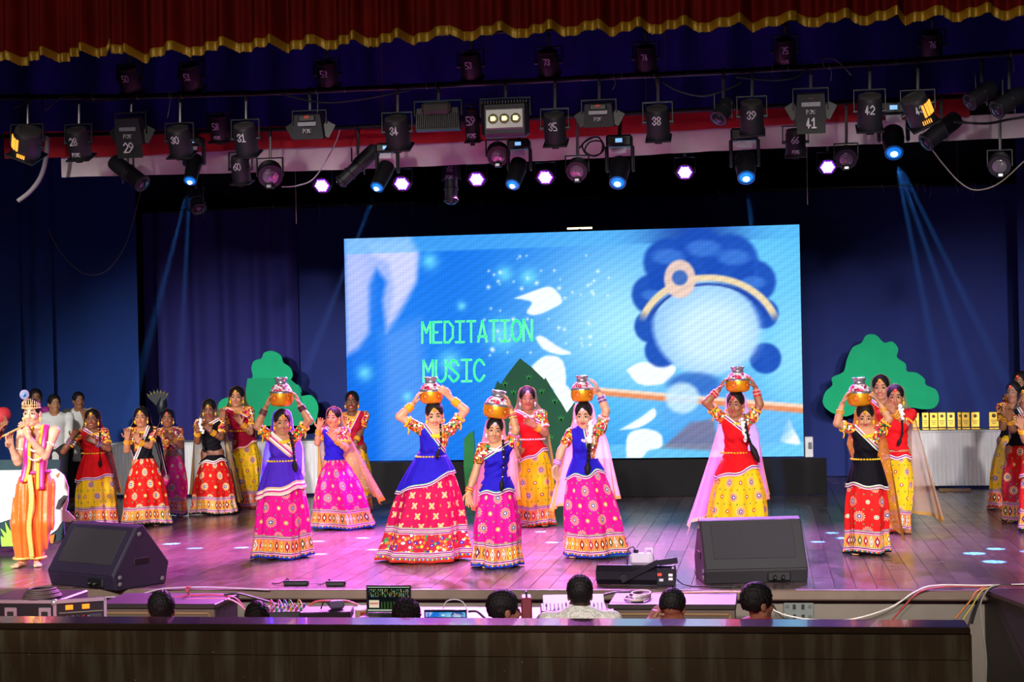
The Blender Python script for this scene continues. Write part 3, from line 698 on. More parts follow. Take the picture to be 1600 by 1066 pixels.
# ------------------------------------------------------------------ lamp bars
blk = M('lamp_black', '15151B', .45, var=.25, vs=12); blk2 = M('lamp_charcoal', '24242C', .5, var=.25, vs=12); dust = M('dusty_top', '3A3738', .9, var=.4, vs=30)
pipe = M('black_pipe', '1C1C22', .38, metal=.4, var=.4, vs=6); steel = M('steel', '9A98A0', .35, metal=.8, var=.2); wht_p = M('white_paint', 'E6E2EC', .6, var=0)
YU = 16.5
upper_bar = [(-300, 157), (-40, 152), (200, 151), (400, 146), (580, 138), (780, 129), (960, 120), (1160, 111), (1400, 97), (1640, 78), (1900, 58)]
def bar(name, label, pts, Y, r, ties=0):
    W = [PY(x, y, Y) for x, y in pts]; o = W[0]; rt = empty(name, o, 0, label, 'lamp bar')
    MB().tube([p-o for p in W], r, 10).build('pipe', pipe, rt, True)
    for i in range(4):
        t = (.08+.28*i)*(len(W)-1); k = int(t); p = W[k]+(W[k+1]-W[k])*(t-k)-o
        MB().cyl(p, (p[0], p[1], 8.52-o[2]), .006, .006, 5).build('hanger_wire', steel, rt)
    for i in range(ties):
        t = rng.uniform(0.02, .98)*(len(W)-1); k = int(t); p = W[k]+(W[k+1]-W[k])*(t-k)-o
        m = MB(); m.ring(p, (1, 0, .03), r+.004, .005, 10, 5)
        if rng.random() < .5: m.tube(smooth_path([p, p+np.array([.02, -.04, -.07]), p+np.array([rng.uniform(-.03, .03), -.04, -rng.uniform(.10, .24)])], 3), .004, 4)
        m.build('cable_tie', M('tie_grey', '8A8890', .6), rt, True)
    return rt
bar('lamp_bar', 'long black upper lamp bar carrying the numbered lamps', upper_bar, YU, .028, 22)
bar('lamp_bar', 'thin rail with cloth ties above the backdrop', lower_bar, YC-.24, .03, 30)
bar('lamp_bar', 'black second lamp bar along the red cloth band', [(-300, 221), (560, 199), (1050, 174), (1900, 130)], 17.9, .025)
bar('lamp_bar', 'rearmost lamp bar half hidden above the valance fringe', [(0, 83), (1640, 13)], 17.5, .022)
bar('lamp_bar', 'black third lamp bar behind the white cloth band', [(230, 268), (380, 262), (800, 246), (1420, 212)], 19.3, .025)
def bar_y(px, pts): return float(np.interp(px, [p[0] for p in pts], [p[1] for p in pts]))
bar2 = [(-300, 221), (560, 199), (1050, 174), (1900, 130)]; bar3 = [(230, 268), (380, 262), (800, 246), (1420, 212)]
def T4(R): T = np.eye(4); T[:3, :3] = R; return T
def clamp(rt, top, bottom, r):
    """hook clamp on the bar and silver stem down to the lamp; local coordinates"""
    m = MB(); m.ring(top, (1, 0, 0), .038, .011, 10, 6); m.box(top+np.array([0, 0, -.055]), (.035, .04, .05), bev=.006); cl_ = m.build('clamp', blk, rt, True, sharp=40)
    MB().cyl(top+np.array([0, 0, -.06]), bottom, .016, .016, 8).build('stem', steel, cl_, True, sharp=40)
def hang(rt, c, px, pts, Y, botz):
    t = PY(px, bar_y(px, pts), Y)-c; clamp(rt, np.array([t[0], t[1], t[2]]), np.array([t[0]*.5, t[1]*.2, botz]), .01)
def num(rt, txt, o, X, Z, h, name='painted_number', pc=None):
    m = MB(); wd = h*.42; L = (len(txt)+.35*(len(txt)-1))*wd; letters(m, txt, np.asarray(o)-nrm(X)*L/2, X, Z, h, wd, h*.14, .35); m.build(name, wht_p, rt)
def yoke(rt, w, h, ztop, mt=None, t=.012, R=None):
    m = MB(); m.T = T4(R) if R is not None else None
    for sg in (-1, 1): m.box((sg*w/2, 0, ztop-h/2), (t, .035, h), bev=.003)
    m.box((0, 0, ztop), (w+t, .035, t), bev=.003); m.build('yoke', mt or blk, rt)
def lamp_root(label, px, py, Y, cat='stage lamp', group=None, name='stage_lamp'):
    c = PY(px, py, Y); rt = empty(name, c, 0, label, cat, group); return rt, c, 1/pxm(c)
def par(label, px, py, w, h, n=None, Y=YU, pts=upper_bar, tilt=24, roll=0, sub=None, louvre=False, low=False):
    rt, c, q = lamp_root(label, px, py, Y); w *= q; h *= q; r = w/2
    R = Ry(math.radians(roll)) @ Rx(math.radians(tilt))        # rear cap leans toward the hall
    m = MB(); m.T = T4(R)
    m.lathe([(r*.9, -h*.5), (r*.97, -h*.42), (r*.97, h*.30), (r*.88, h*.40)], n=20); bd_ = m.build('body', blk2, rt, True, sharp=30)
    m = MB(); m.T = T4(R); m.lathe([(r*.9, h*.40), (r*.86, h*.47), (r*.55, h*.5), (r*.5, h*.46)], n=20); m.build('rear_cap', dust, rt, True, sharp=40)
    m = MB(); m.T = T4(R); m.box((0, 0, -h*.5), (w*1.06, w*1.06, h*.06), bev=.004); m.box((0, -r*.6, -h*.56), (w*.3, .01, h*.10)); m.build('filter_frame', blk, rt)
    for sg in (-1, 1):
        m = MB(); m.T = T4(R); m.cyl((sg*r*.95, 0, 0), (sg*(r+.035), 0, 0), .018, .018, 8); m.build('tilt_knob', blk, rt, True, sharp=40)
    yoke(rt, w+.05, h*.62, h*.60)
    hang(rt, c, px, pts, Y, h*.60)
    N = R @ np.array([0, -1.0, 0])
    if n: num(bd_, n, R @ np.array([-r*.05, -r*.985-.004, h*.02]), R @ np.array([1.0, 0, 0]), R @ np.array([0, 0, 1.0]), h*.24)
    if sub: num(bd_, sub, R @ np.array([0, -r*.985-.004, -h*.36]), R @ np.array([1.0, 0, 0]), R @ np.array([0, 0, 1.0]), h*.12, 'painted_letters')
    if louvre:
        for i in range(4):
            m = MB(); m.T = T4(R); a = math.radians(-150+i*16 if roll > 0 else -30-i*16); m.box((r*.97*math.cos(a), r*.97*math.sin(a), h*.02), (.022, .022, h*.42), ax=Rz(a).T); m.build('vent_slot', M('warm_slot', 'FFB040', .5, var=0, emis=1.1), rt)
        m = MB(); m.T = T4(R)
        for i in range(5): m.box((-.02+i*.02, -r*.99, -h*.34), (.008, .012, h*.13))
        m.build('vent_grille', M('warm_slot', 'FFB040', .5, var=0, emis=1.1), rt)
    return rt
par('dark can lamp with glowing amber slots at the far left', 43, 222, 46, 46, None, tilt=30, roll=22, louvre=True)
par('black can lamp painted 28, left of the first flood lamp', 123, 223, 36, 48, '28', sub='PCMC')
par('black can lamp painted 30, above the leftmost moving head', 281, 220, 38, 46, '30')
par('black can lamp painted 31, right of the leftmost moving head', 384, 217, 37, 50, '31')
par('black can lamp painted 34, above the tilted profile spot', 621, 206, 40, 50, '34', sub=None)
par('black can lamp painted 35, right of the three lensed lamp', 867, 200, 36, 50, '35')
par('black can lamp painted 38, right of the coiled cable bundle', 1028, 191, 38, 52, '38')
par('black can lamp painted 39, above the fifth moving head', 1175, 182, 38, 52, '39')
par('black can lamp painted 42, left of the rightmost moving head', 1359, 174, 40, 56, '42')
par('dark can lamp with amber slots beside the one painted 42', 1434, 171, 44, 50, '43', tilt=28, roll=-24, louvre=True)
for n, x, y in (('50', 203, 124), ('51', 299, 121), ('52', 511, 116), ('53', 736, 103), ('73', 857, 98), ('74', 1009, 91), ('75', 1227, 80), ('76', 1456, 71)):
    up = [(0, 83), (1640, 13)]
    par('dim rear can lamp painted %s, %s in the row under the valance fringe' % (n, ('first', 'second', 'third', 'fourth', 'fifth', 'sixth', 'seventh', 'eighth')[('50', '51', '52', '53', '73', '74', '75', '76').index(n)]), x, y, 34, 40, n, Y=17.5, pts=up, tilt=26, sub='PCMC' if n == '75' else None)
par('small can lamp painted 58 in front of the red band', 343, 200, 32, 40, '58', Y=17.9, pts=bar2, tilt=20, sub='PCMC')
par('small can lamp painted 60 under the lamp painted 31', 376, 264, 30, 44, '60', Y=17.9, pts=bar2, tilt=18)
par('small can lamp painted 66 beside the purple lamp at the right', 1243, 222, 32, 42, '66', Y=17.9, pts=bar2, tilt=18, sub='PCMC')
par('slim can lamp painted 59 left of the three lensed lamp', 738, 195, 24, 52, '59', Y=17.9, pts=bar2, tilt=14, sub='PCMC')
def flood(label, px, py, w, h, n=None, barn=True, flip=1, Y=YU):
    """asymmetric flood: tapered box with a silver plate, flaps below"""
    rt, c, q = lamp_root(label, px, py, Y); w *= q; h *= q
    hb = .62*h if n else h*.9; zc = h*.5-hb*.5
    m = MB(); m.T = T4(Rx(math.radians(16))); m.box((0, 0, zc), (w, w*.55, hb), taper=.86, bev=0); m.build('body', blk2, rt)
    MB().box((0, -w*.30, zc+hb*.26), (w*.55, w*.12, hb*.28), bev=.01).build('ballast', blk, rt)
    MB().box((0, -w*.375, zc+hb*.30), (w*.16, .008, hb*.12)).build('red_badge', M('red_badge', 'C8321E', .5, var=0), rt)
    MB().box((0, -w*.345, zc+hb*.02), (w*.6, .01, hb*.16)).build('rating_plate', M('rating_plate', '8C8C9C', .4, var=.3, vs=50), rt)
    num(rt, 'PCMC', (0, -w*.325, zc-hb*.34), (1, 0, 0), (0, 0, 1), hb*.16, 'painted_letters')
    for sg in (-1, 1):
        X = nrm((sg*.9, .1, -.5)); m = MB(); m.box(np.array([sg*w*.58, .02, zc-hb*.15]), (w*.34, .008, hb*.6), ax=np.array([X, (0, 1, 0), nrm(np.cross(X, (0, 1, 0)))])); m.build('barn_door', blk, rt)
    if n:
        m = MB(); m.box((0, -w*.16, -h*.26), (w*.92, .012, h*.42), ax=np.array([(1, 0, 0), (0, .97, .2), (0, -.2, .97)])); m.build('lower_flap', blk, rt); num(rt, n, (0, -w*.16-.03, -h*.34), (1, 0, 0), (0, -.2, .97), h*.22)
    yoke(rt, w+.04, h*.5, h*.62); hang(rt, c, px, upper_bar, Y, h*.62); return rt
flood('black flood lamp painted 29 at the left with open flaps', 205, 217, 44, 66, '29')
flood('black flood lamp with red badge above the first violet lamp', 484, 199, 48, 42)
flood('black flood lamp with red badge above the coiled cable bundle', 936, 181, 48, 40)
flood('black flood lamp painted 41 above the sixth violet lamp', 1267, 179, 48, 66, '41')
# LED floods
rt, c, q = lamp_root('finned back of a wide flood lamp with a dusty plate', 685, 184, YU); w, h = 70*q, 46*q
MB().box((0, 0, -.02), (w, .12, h*.75), taper=.93, bev=0).build('body', blk2, rt)
for i in range(22): MB().box((-w*.45+i*w*.9/21, -.075, -h*.12), (.008, .035, h*.5)).build('fin', blk, rt)
MB().box((0, -.10, h*.28), (w*.66, .09, h*.42), bev=.03).build('driver_box', M('dusty_box', '4A4644', .7, var=.2), rt); yoke(rt, w+.03, h*.5, h*.58); hang(rt, c, 685, upper_bar, YU, h*.58)
rt, c, q = lamp_root('square flood lamp with three lit yellow lenses', 790, 187, YU); w, h = 74*q, 56*q
MB().box((0, 0, 0), (w, .14, h), bev=.035).build('body', blk2, rt)
MB().box((0, -.07, 0), (w*.86, .02, h*.62), bev=.02).build('bezel', M('bezel', '5A5266', .4), rt); MB().box((0, -.078, 0), (w*.80, .014, h*.54), bev=.01).build('glass', M('lamp_glass', '4A4058', .15, var=.1), rt)
for i in (-1, 0, 1):
    m = MB(); m.lathe([(.052, 0), (.046, .012), (.03, .018)], (i*w*.24, -.084, 0), (0, -1, 0), 14); m.build('reflector', M('reflector', 'C8C488', .25, metal=.6), rt, True, sharp=40)
    MB().box((i*w*.24, -.105, 0), (.045, .012, .045), bev=.004).build('led_chip', M('led_chip', 'FFF8B0', .5, var=0, emis=1.6), rt)
for i in range(16):
    MB().box((-w*.47+i*w*.94/15, -.05, h*.47), (.012, .07, .03)).build('fin', blk, rt)
yoke(rt, w+.03, h*.5, h*.60); hang(rt, c, 790, upper_bar, YU, h*.60)
def barrel(label, a, b, w, Y, pts, rings=2, lens=False, cone=1.0, label_txt=None, top=None, red=False):
    """cylindrical spot from rear a to front b (pixels)"""
    A = PY(*a, Y); B = PY(*b, Y-.15); c = (A+B)/2; rt = empty('spot_lamp', c, 0, label, 'stage lamp'); q = 1/pxm(c); r = w*q/2
    d = nrm(B-A); L = np.linalg.norm(B-A); m = MB(); m.lathe([(r*.6, -.01), (r*.92, .01), (r, L*.12), (r, L*.45), (r*cone, L*.55), (r*cone, L)], A-c, d, 18); m.build('body', blk2, rt, True, sharp=30)
    for i in range(rings): MB().ring(A-c+d*L*(.5+.46*i/max(1, rings-1) if rings > 1 else .98), d, r*cone*1.04, .010, 18, 6).build('rim', blk, rt, True)
    MB().lathe([(r*cone*.85, 0), (r*cone*.6, .02), (.01, .03)], B-c-d*.005, d, 16).build('lens', M('dark_lens', '20242C', .08, var=0), rt, True)
    X = nrm(np.cross(d, (0, 1, 0)))
    for sg in (-1, 1): MB().box(X*sg*(r+.015)+np.array([0, 0, .05]), (.012, .03, .16), bev=.003).build('yoke_arm', blk, rt)
    if red: MB().box(np.array([0, -r*1.0, .0]), (r*.9, .01, .02), ax=np.array([d, (0, 1, 0), np.cross(d, (0, 1, 0))])).build('red_badge', M('red_badge', 'C8321E', .5, var=0), rt)
    hang(rt, c, top if top else (a[0]+b[0])/2, pts, Y, .12); return rt
barrel('black cylindrical spot lamp tilted right below the one painted 29', (177, 252), (224, 288), 26, 17.9, bar2)
barrel('long tapered profile spot tilted left beside the white band', (588, 232), (531, 286), 24, 17.9, bar2, 3, cone=.82)
r_ = barrel('upright profile spot painted 66 hanging over the screen', (705, 240), (705, 316), 24, 19.3, bar3, 3, cone=.85)
num(r_, '66', (0, -.095, .06), (1, 0, 0), (0, 0, 1), .06); num(r_, 'PCMC', (0, -.095, -.02), (1, 0, 0), (0, 0, 1), .04, 'painted_letters')
barrel('black cylindrical spot lamp tilted left beside the amber slotted one', (1496, 184), (1445, 224), 28, 17.9, bar2)
barrel('dark spot lamp with red badge near the right edge', (1552, 136), (1514, 160), 26, 16.9, upper_bar, red=True)
barrel('dark spot lamp with red badge at the right edge', (1596, 146), (1556, 172), 28, 16.7, upper_bar, red=True)
barrel('short dark ribbed spot under the leftmost moving head', (302, 300), (311, 328), 22, 19.3, bar3, 3)
barrel('dark spot lamp half hidden behind the lamp painted 39', (1138, 160), (1122, 186), 26, 16.5, upper_bar)
def fresnel(label, px, py, w, Y=17.9, pts=bar2, yaw=0, lit=True):
    rt, c, q = lamp_root(label, px, py, Y); r = w*q/2; R = Rz(math.radians(yaw)) @ Rx(math.radians(28)); d = R @ np.array([0, -1.0, 0]); o = -d*r*.8
    m = MB(); m.lathe([(r*.62, 0), (r*.9, r*.2), (r*.95, r*1.2), (r*1.02, r*1.25), (r*1.02, r*1.5), (r*.82, r*1.5)], o, d, 18); m.build('body', blk2, rt, True, sharp=30)
    MB().lathe([(r*.82, 0), (r*.6, r*.10), (.01, r*.15)], o+d*r*1.42, d, 16).build('lens', M('fresnel_lens', '8A8890', .12, metal=.5, var=.4, vs=40), rt, True)
    for i in range(6): MB().ring(o+d*r*(.3+.14*i), d, r*.97, .006, 16, 5).build('cooling_ring', blk, rt, True)
    MB().box(o+d*r*.9+np.array([0, -.02, -r*1.05]), (r*.7, .06, r*.4), bev=.01).build('cable_box', blk, rt); MB().box(o+d*r*.9+np.array([0, -.055, -r*1.05]), (r*.35, .006, r*.22)).build('plate', steel, rt)
    yoke(rt, r*2.2, r*1.5, r*1.25); hang(rt, c, px, pts, Y, r*1.25)
fresnel('round lensed spot lamp right of the lamp painted 60', 422, 271, 38, yaw=20)
fresnel('round lensed spot lamp below the three lensed flood', 778, 240, 34, yaw=10)
fresnel('round lensed spot lamp left of the middle moving head', 902, 264, 33)
fresnel('round lensed spot lamp right of the rightmost purple lamp', 1322, 245, 33)
fresnel('dark round spot lamp hanging at the far right', 1562, 256, 34, yaw=-10)
def moving_head(label, base, lens, w, aim=None, energy=0):
    """base box with display, fork, barrel head with a blue glowing lens"""
    Y = 17.7; c = PY(*base, Y); rt = empty('moving_head_lamp', c, 0, label, 'stage lamp'); q = 1/pxm(c); W = w*q
    MB().box((0, 0, 0), (W*.92, W*.62, W*.42), bev=.02).build('base', blk, rt); MB().box((0, -W*.32, .0), (W*.24, .012, W*.14)).build('display', M('blue_display', '8CC8FF', .4, var=0, emis=.9), rt)
    MB().box((0, -W*.30, -W*.36), (W*.5, .02, W*.22)).build('maker_plate', M('plate_white', 'C8C8D8', .5, var=.5, vs=90), rt)
    Lp = PY(*lens, Y-.16)-c; piv = np.array([Lp[0]*.35, 0, -W*.95]); d = nrm(Lp-piv); r = W*.36
    for sg in (-1, 1):
        m = MB(); m.box((sg*W*.46, 0, -W*.62), (W*.12, W*.34, W*.95), bev=.02); m.build('fork_arm', blk2, rt)
    e = np.linalg.norm(Lp-piv); m = MB(); m.lathe([(r*.55, -r*1.0), (r*.95, -r*.8), (r*1.02, 0), (r*.92, e*.55), (r*.80, e*.98), (r*.70, e)], piv, d, 20); hd_ = m.build('head', blk, rt, True, sharp=35)
    MB().lathe([(r*.74, 0), (r*.82, 0), (r*.82, r*.14), (r*.72, r*.14)], piv+d*(e-.01), d, 20, cap=False).build('lens_ring', M('blue_ring', '0E5AA8', .3, emis=.25, var=0), hd_, True, sharp=40)
    MB().lathe([(r*.72, 0), (r*.5, .02), (.01, .03)], piv+d*(e-.005), d, 16).build('lens', M('blue_lens', '1E8CFF', .2, var=0, emis=1.0, ecol='1478E0'), hd_, True)
    MB().lathe([(r*.34, 0), (r*.2, .018), (.005, .022)], piv+d*(e+.02), d, 12).build('beam_core', M('beam_core', 'BFEAFF', .2, var=0, emis=3.0), hd_, True)
    t = PY(base[0], bar_y(base[0], bar2), 17.9)-c
    m = MB(); m.cyl((0, 0, W*.2), (0, t[1], max(W*.3, t[2])), .02, .02, 8); m.build('hook', blk, rt)
    return c+Lp, d
MH = []
for lb, b, l, w in (('leftmost moving head lamp with blue lens, pointing down left', (303, 222), (297, 283), 34), ('moving head lamp with blue lens beside the tilted profile spot', (605, 232), (589, 293), 36),
                 ('moving head lamp with blue lens above the screen text', (811, 226), (801, 289), 38), ('moving head lamp with blue lens at the middle of the rig', (968, 221), (965, 286), 44),
                 ('moving head lamp with blue lens below the lamp painted 39', (1163, 211), (1166, 278), 46), ('rightmost moving head lamp throwing visible blue beams', (1395, 170), (1397, 239), 48)):
    MH.append(moving_head(lb, b, l, w))
def led_par(label, px, py, sz=28):
    Y = 19.3; rt, c, q = lamp_root(label, px, py, Y, name='led_wash_lamp'); r = sz*q/2; d = nrm((0.05, -.85, -.55)); X = nrm(np.cross(d, (0, 0, 1))); Z = np.cross(X, d)
    MB().lathe([(r*.7, -.16), (r*1.05, -.10), (r*1.08, 0), (r*1.0, .02)], (0, 0, 0), d, 18).build('body', blk, rt, True, sharp=30)
    MB().lathe([(r*1.0, .012), (r*.92, .02)], (0, 0, 0), d, 6, ax=X).build('face', M('violet_face', 'B060FF', .4, var=0, emis=2.2, ecol='7A18F0'), rt); fc_ = rt.children[-1]
    k = 0
    for i in range(-2, 3):
        for j in range(-2, 3):
            if abs(i+j) > 2: continue
            p = X*(i+j*.5)*r*.31+Z*j*r*.268+d*.024
            MB().lathe([(r*.15, 0), (r*.11, .008)], p, d, 6, ax=X).build('led', M('violet_led', 'FFE6FF', .4, var=0, emis=3.4, ecol='F4C8FF'), fc_)
    yoke(rt, r*2.3, r*1.8, r*1.6); hang(rt, c, px, bar3, Y, r*1.6)
    return c+d*.10
LP = []; WASH = ((.80, .16, 1.0), (.95, .20, 1.0), (1.0, .24, .95), (.85, .25, 1.0), (.60, .30, 1.0), (.62, .22, 1.0))
for i, (x, y) in enumerate(((503, 289), (628, 286), (745, 279), (852, 276), (1070, 268), (1293, 260))):
    LP.append(led_par('glowing violet LED wash lamp, %s from the left' % ('first', 'second', 'third', 'fourth', 'fifth', 'sixth')[i], x, y))
    p = LP[-1]; spot('led_wash_light', p, (p[0]*1.05+.1, p[1]-2.9, 0), (2800, 3500, 3700, 3400, 2600, 1500)[i], WASH[i], 84, .9, .08)
# wires
cab = M('black_cable', '0D0D12', .5)
def wire(name, label, pts, Y, r, mt, cat='cable', k=8):
    W = smooth_path([PY(p[0], p[1], Y-(p[2] if len(p) > 2 else 0)) for p in pts], k); o = W[0]
    ob = MB().tube([p-o for p in W], r, 5).build(name, mt, None, True, loc=o); return tag(ob, label, cat)
wire('cable', 'thin pale wire looping across the left navy panels', [(75, 358), (95, 395), (130, 427), (165, 424), (195, 385), (212, 330), (222, 290)], 25.15, .006, M('pale_wire', '8A8078', .6))
wire('hose', 'thick pale grey hose hanging at the upper left', [(74, 211), (72, 245), (64, 275), (48, 298), (28, 314)], 17.9, .028, M('pale_hose', '8C8C90', .6), 'hose')
wire('cable', 'white cable sagging right of the first lensed lamp', [(440, 292), (465, 290), (492, 277), (522, 228), (532, 200)], 17.9, .008, M('white_wire', 'B8B4BC', .6))
wire('cable', 'black cable drooping along the left of the upper bar', [(20, 170), (62, 152), (70, 172), (100, 150), (150, 158), (200, 152)], YU-.05, .009, cab)
wire('cable', 'black cable sagging under the middle of the upper bar', [(440, 147), (500, 160), (560, 156), (640, 141)], YU-.05, .009, cab)
wire('cable', 'black cable swagging right of the lamp painted 38', [(1035, 128), (1060, 142), (1100, 150), (1140, 138), (1160, 128)], YU-.05, .010, cab)
wire('cable', 'black cable swagging left of the lamp painted 41', [(1150, 120), (1200, 125), (1240, 122), (1262, 108)], YU-.05, .010, cab)
wire('cable', 'grey cable loop above the lamp painted 41', [(1290, 108), (1285, 94), (1302, 92), (1318, 104), (1330, 118)], YU-.05, .008, M('grey_wire', '6A6870', .6))
wire('cable', 'long dark cable draped to the right edge', [(1490, 190), (1540, 193), (1580, 186), (1620, 180)], 17.4, .014, cab)
wire('cable', 'pale cable hanging right of the second tilted barrel', [(1455, 232), (1475, 258), (1500, 285), (1525, 297), (1560, 287), (1600, 252)], 18.0, .008, M('pale_wire', '8A8078', .6))
wire('cable', 'coiled black cable bundle over the white band', [(905, 232), (918, 218), (935, 215), (944, 232), (930, 244), (914, 236), (922, 222), (940, 222), (938, 240), (918, 242), (910, 226), (928, 214)], 17.6, .009, cab)
wire('cable', 'thin cord dangling left of the first violet lamp', [(461, 259), (462, 300), (463, 350)], 19.3, .004, M('pale_wire', '8A8078', .6))
wire('cable', 'thin cord dangling right of the amber sloted screen edge', [(1261, 220), (1261, 270), (1262, 320)], 19.3, .004, M('pale_wire', '8A8078', .6))['label'] = 'thin cord dangling left of the sixth violet lamp'
# ------------------------------------------------------------------ blue beams: narrow lamp beams and the haze they light
def haze_cone(label, p, q_, r0, r1, dens):
    p = np.asarray(p, float); q_ = np.asarray(q_, float); m = MB(); m.lathe([(r0, 0), (r1, np.linalg.norm(q_-p))], (0, 0, 0), q_-p, 20)
    mt = MATS.get('haze%g' % dens)
    if not mt:
        mt = bpy.data.materials.new('stage_haze'); mt.use_nodes = True; nt = mt.node_tree; nt.nodes.remove(nt.nodes['Principled BSDF'])
        v = nt.nodes.new('ShaderNodeVolumeScatter'); v.inputs['Density'].default_value = dens; v.inputs['Color'].default_value = (.8, .9, 1, 1); v.inputs['Anisotropy'].default_value = .2
        nt.links.new(v.outputs[0], nt.nodes['Material Output'].inputs['Volume']); MATS['haze%g' % dens] = mt
    o = m.build('light_beam', mt, None, True, loc=p); tag(o, label, 'light beam', kind='stuff'); return o
BLUE = (.05, .30, 1.0)
def beam(p, tgt, energy, size, vis=None, dens=.02, frac=1.0):
    p = np.asarray(p, float); tgt = np.asarray(tgt, float); d = nrm(tgt-p); a = p+d*.11
    spot('beam_light', a, tgt, energy, BLUE, size, .25, .02)
    if vis:
        L = np.linalg.norm(tgt-p)*frac; haze_cone(vis, a+d*.02, a+d*L, .03, .03+L*math.tan(math.radians(size/2))*1.05, dens)
FS = 60000
for k, x, y, s_, en, lb in ((5, 1522, 865, 12, FS, 'faint blue light beam, left one of the three at the right'), (5, 1612, 862, 12, FS, 'faint blue light beam, middle one of the three at the right'), (5, 1700, 858, 12, FS, 'faint blue light beam, right one of the three at the right'),
        (0, 150, 850, 13, FS, 'faint blue light beam falling left from the leftmost moving head'), (0, 268, 850, 11, FS, 'faint blue light beam dropping from the leftmost moving head'),
        (1, 362, 880, 11, FS, 'faint blue light beam at the upper left of the screen'), (4, 1225, 846, 11, FS, 'faint blue light beam above the right of the screen')):
    p, d = MH[k]; t = G(x, y); L = np.linalg.norm(t-p); beam(p, t, en, math.degrees(2*math.atan(.080*s_/9/L)), lb, .0035)
for k, x, y, s_ in ((1, 305, 857, 9), (1, 378, 856, 9), (2, 497, 846, 8), (2, 500, 866, 8), (2, 567, 841, 8), (2, 584, 859, 8), (3, 845, 831, 8), (3, 863, 848, 8), (4, 1300, 833, 8), (4, 1316, 841, 8), (4, 1278, 847, 8), (5, 1556, 858, 10), (5, 1553, 878, 12)):
    p, d = MH[k]; t = G(x, y); L = np.linalg.norm(t-p); beam(p, t, FS, math.degrees(2*math.atan(.080*s_/9/L)))
# ------------------------------------------------------------------ cut-out scenery
def cutout(name, label, cat, pts, Y, mat, th=.035, smoothk=0, legs=None, extra=()):
    P = [PY(x, y, Y) for x, y in pts]; zmin = min(p[2] for p in P); xc = sum(p[0] for p in P)/len(P)
    rt = empty(name, (xc, Y, 0), 0, label, cat)
    Q = [np.array([p[0]-xc, p[2]]) for p in P]
    if smoothk: Q = [q for q in smooth_path(Q+[Q[0]], smoothk)][:-1]
    if sum(Q[i][0]*Q[(i+1) % len(Q)][1]-Q[(i+1) % len(Q)][0]*Q[i][1] for i in range(len(Q))) > 0: Q = Q[::-1]
    m = MB(); m.prism(Q, (0, 0, 0), np.array([1.0, 0, 0]), np.array([0, 0, 1.0]), -th); m.build('board', mat, rt)
    for lx in (legs or ()):
        x = float(PY(lx, 700, Y)[0])-xc; MB().box((x, th/2+.03, max(zmin+.15, .3)/2), (.05, .04, max(zmin+.15, .3)), bev=.004).build('prop_leg', M('painted_batten', '0A0A10', .8), rt)
    return rt, xc
def crop(pts, ox, oy, s): return [(ox+x/s, oy+y/s) for x, y in pts]
green = M('green_felt', '14B880', .9, var=.12, vs=4); dgreen = M('leaf_green', '0A5438', .8, var=.25, vs=3)
rt, xc = cutout('tree_cutout', 'green felt tree cut-out behind the girl in purple', 'tree cutout', crop([(172, 310), (188, 258), (228, 240), (298, 236), (312, 186), (340, 145), (334, 108), (345, 72), (380, 60), (392, 34), (430, 25), (470, 45), (482, 80), (512, 100), (526, 136), (516, 168), (552, 184), (566, 212), (562, 234), (610, 230), (640, 268), (642, 312), (622, 362), (560, 372), (300, 372), (200, 366)], 280, 540, 2.9625), 25.7, green, smoothk=3, legs=(400, 470))
P = crop([(318, 152), (440, 150), (520, 160), (556, 190), (566, 230), (575, 372), (300, 372), (306, 236)], 280, 540, 2.9625)
m = MB(); m.prism([np.array([PY(x, y, 25.7)[0]-xc, PY(x, y, 25.7)[2]]) for x, y in P], (0, -.012, 0), np.array([1.0, 0, 0]), np.array([0, 0, 1.0]), .010); m.build('overlap_sheet', M('green_felt_front', '10A472', .9, var=.12, vs=4), rt)
cutout('tree_cutout', 'wide scalloped green tree cut-out near the right table', 'tree cutout', crop([(40, 340), (52, 300), (82, 272), (80, 240), (128, 216), (140, 170), (165, 116), (202, 96), (222, 64), (262, 62), (296, 95), (330, 90), (356, 120), (350, 156), (386, 182), (392, 214), (432, 220), (466, 246), (470, 270), (512, 290), (526, 330), (506, 366), (460, 372), (400, 364), (330, 370), (200, 380), (140, 402), (90, 392), (52, 366)], 1270, 500, 2.664), 25.7, green, smoothk=3, legs=(1340, 1400))
YM = float(G(820, 778)[1])
mt_, mxc = cutout('mountain_cutout', 'pointed dark green leafy cut-out in front of the screen', 'scenery cutout', crop([(500, 700), (512, 520), (530, 380), (545, 300), (560, 225), (584, 165), (598, 180), (640, 120), (688, 60), (740, 100), (800, 158), (806, 150), (838, 205), (880, 268), (905, 312), (940, 264), (948, 300), (955, 420), (960, 700)], 580, 540, 2.9625), YM, dgreen)
lm_ = M('leaf_mark', '2A9048', .8, var=.2)
for x, y in ((620, 180), (660, 220), (600, 270), (790, 215), (850, 260), (880, 340), (730, 150), (830, 430), (560, 400), (890, 480)):
    p = PY(580+x/2.9625, 540+y/2.9625, YM); mb = MB()
    for a in (-.5, 0, .5):
        c_, s_ = math.sin(a), math.cos(a); mb.prism([(0, 0), (.03*c_-.015, .05), (.10*c_, .11*s_), (.03*c_+.015, .05)], (p[0]-mxc, -.003, p[2]-.05), np.array([1.0, 0, 0]), np.array([0, 0, 1.0]), .006)
    mb.build('painted_leaf', lm_, mt_)
cutout('leaf_cutout', 'single upright green leaf cut-out left of the small dancer', 'scenery cutout', crop([(440, 700), (428, 560), (430, 432), (450, 408), (474, 394), (478, 460), (472, 600), (476, 700)], 580, 540, 2.9625), YM-.2, M('leaf_bright', '1E7A3C', .8, var=.35, vs=5))
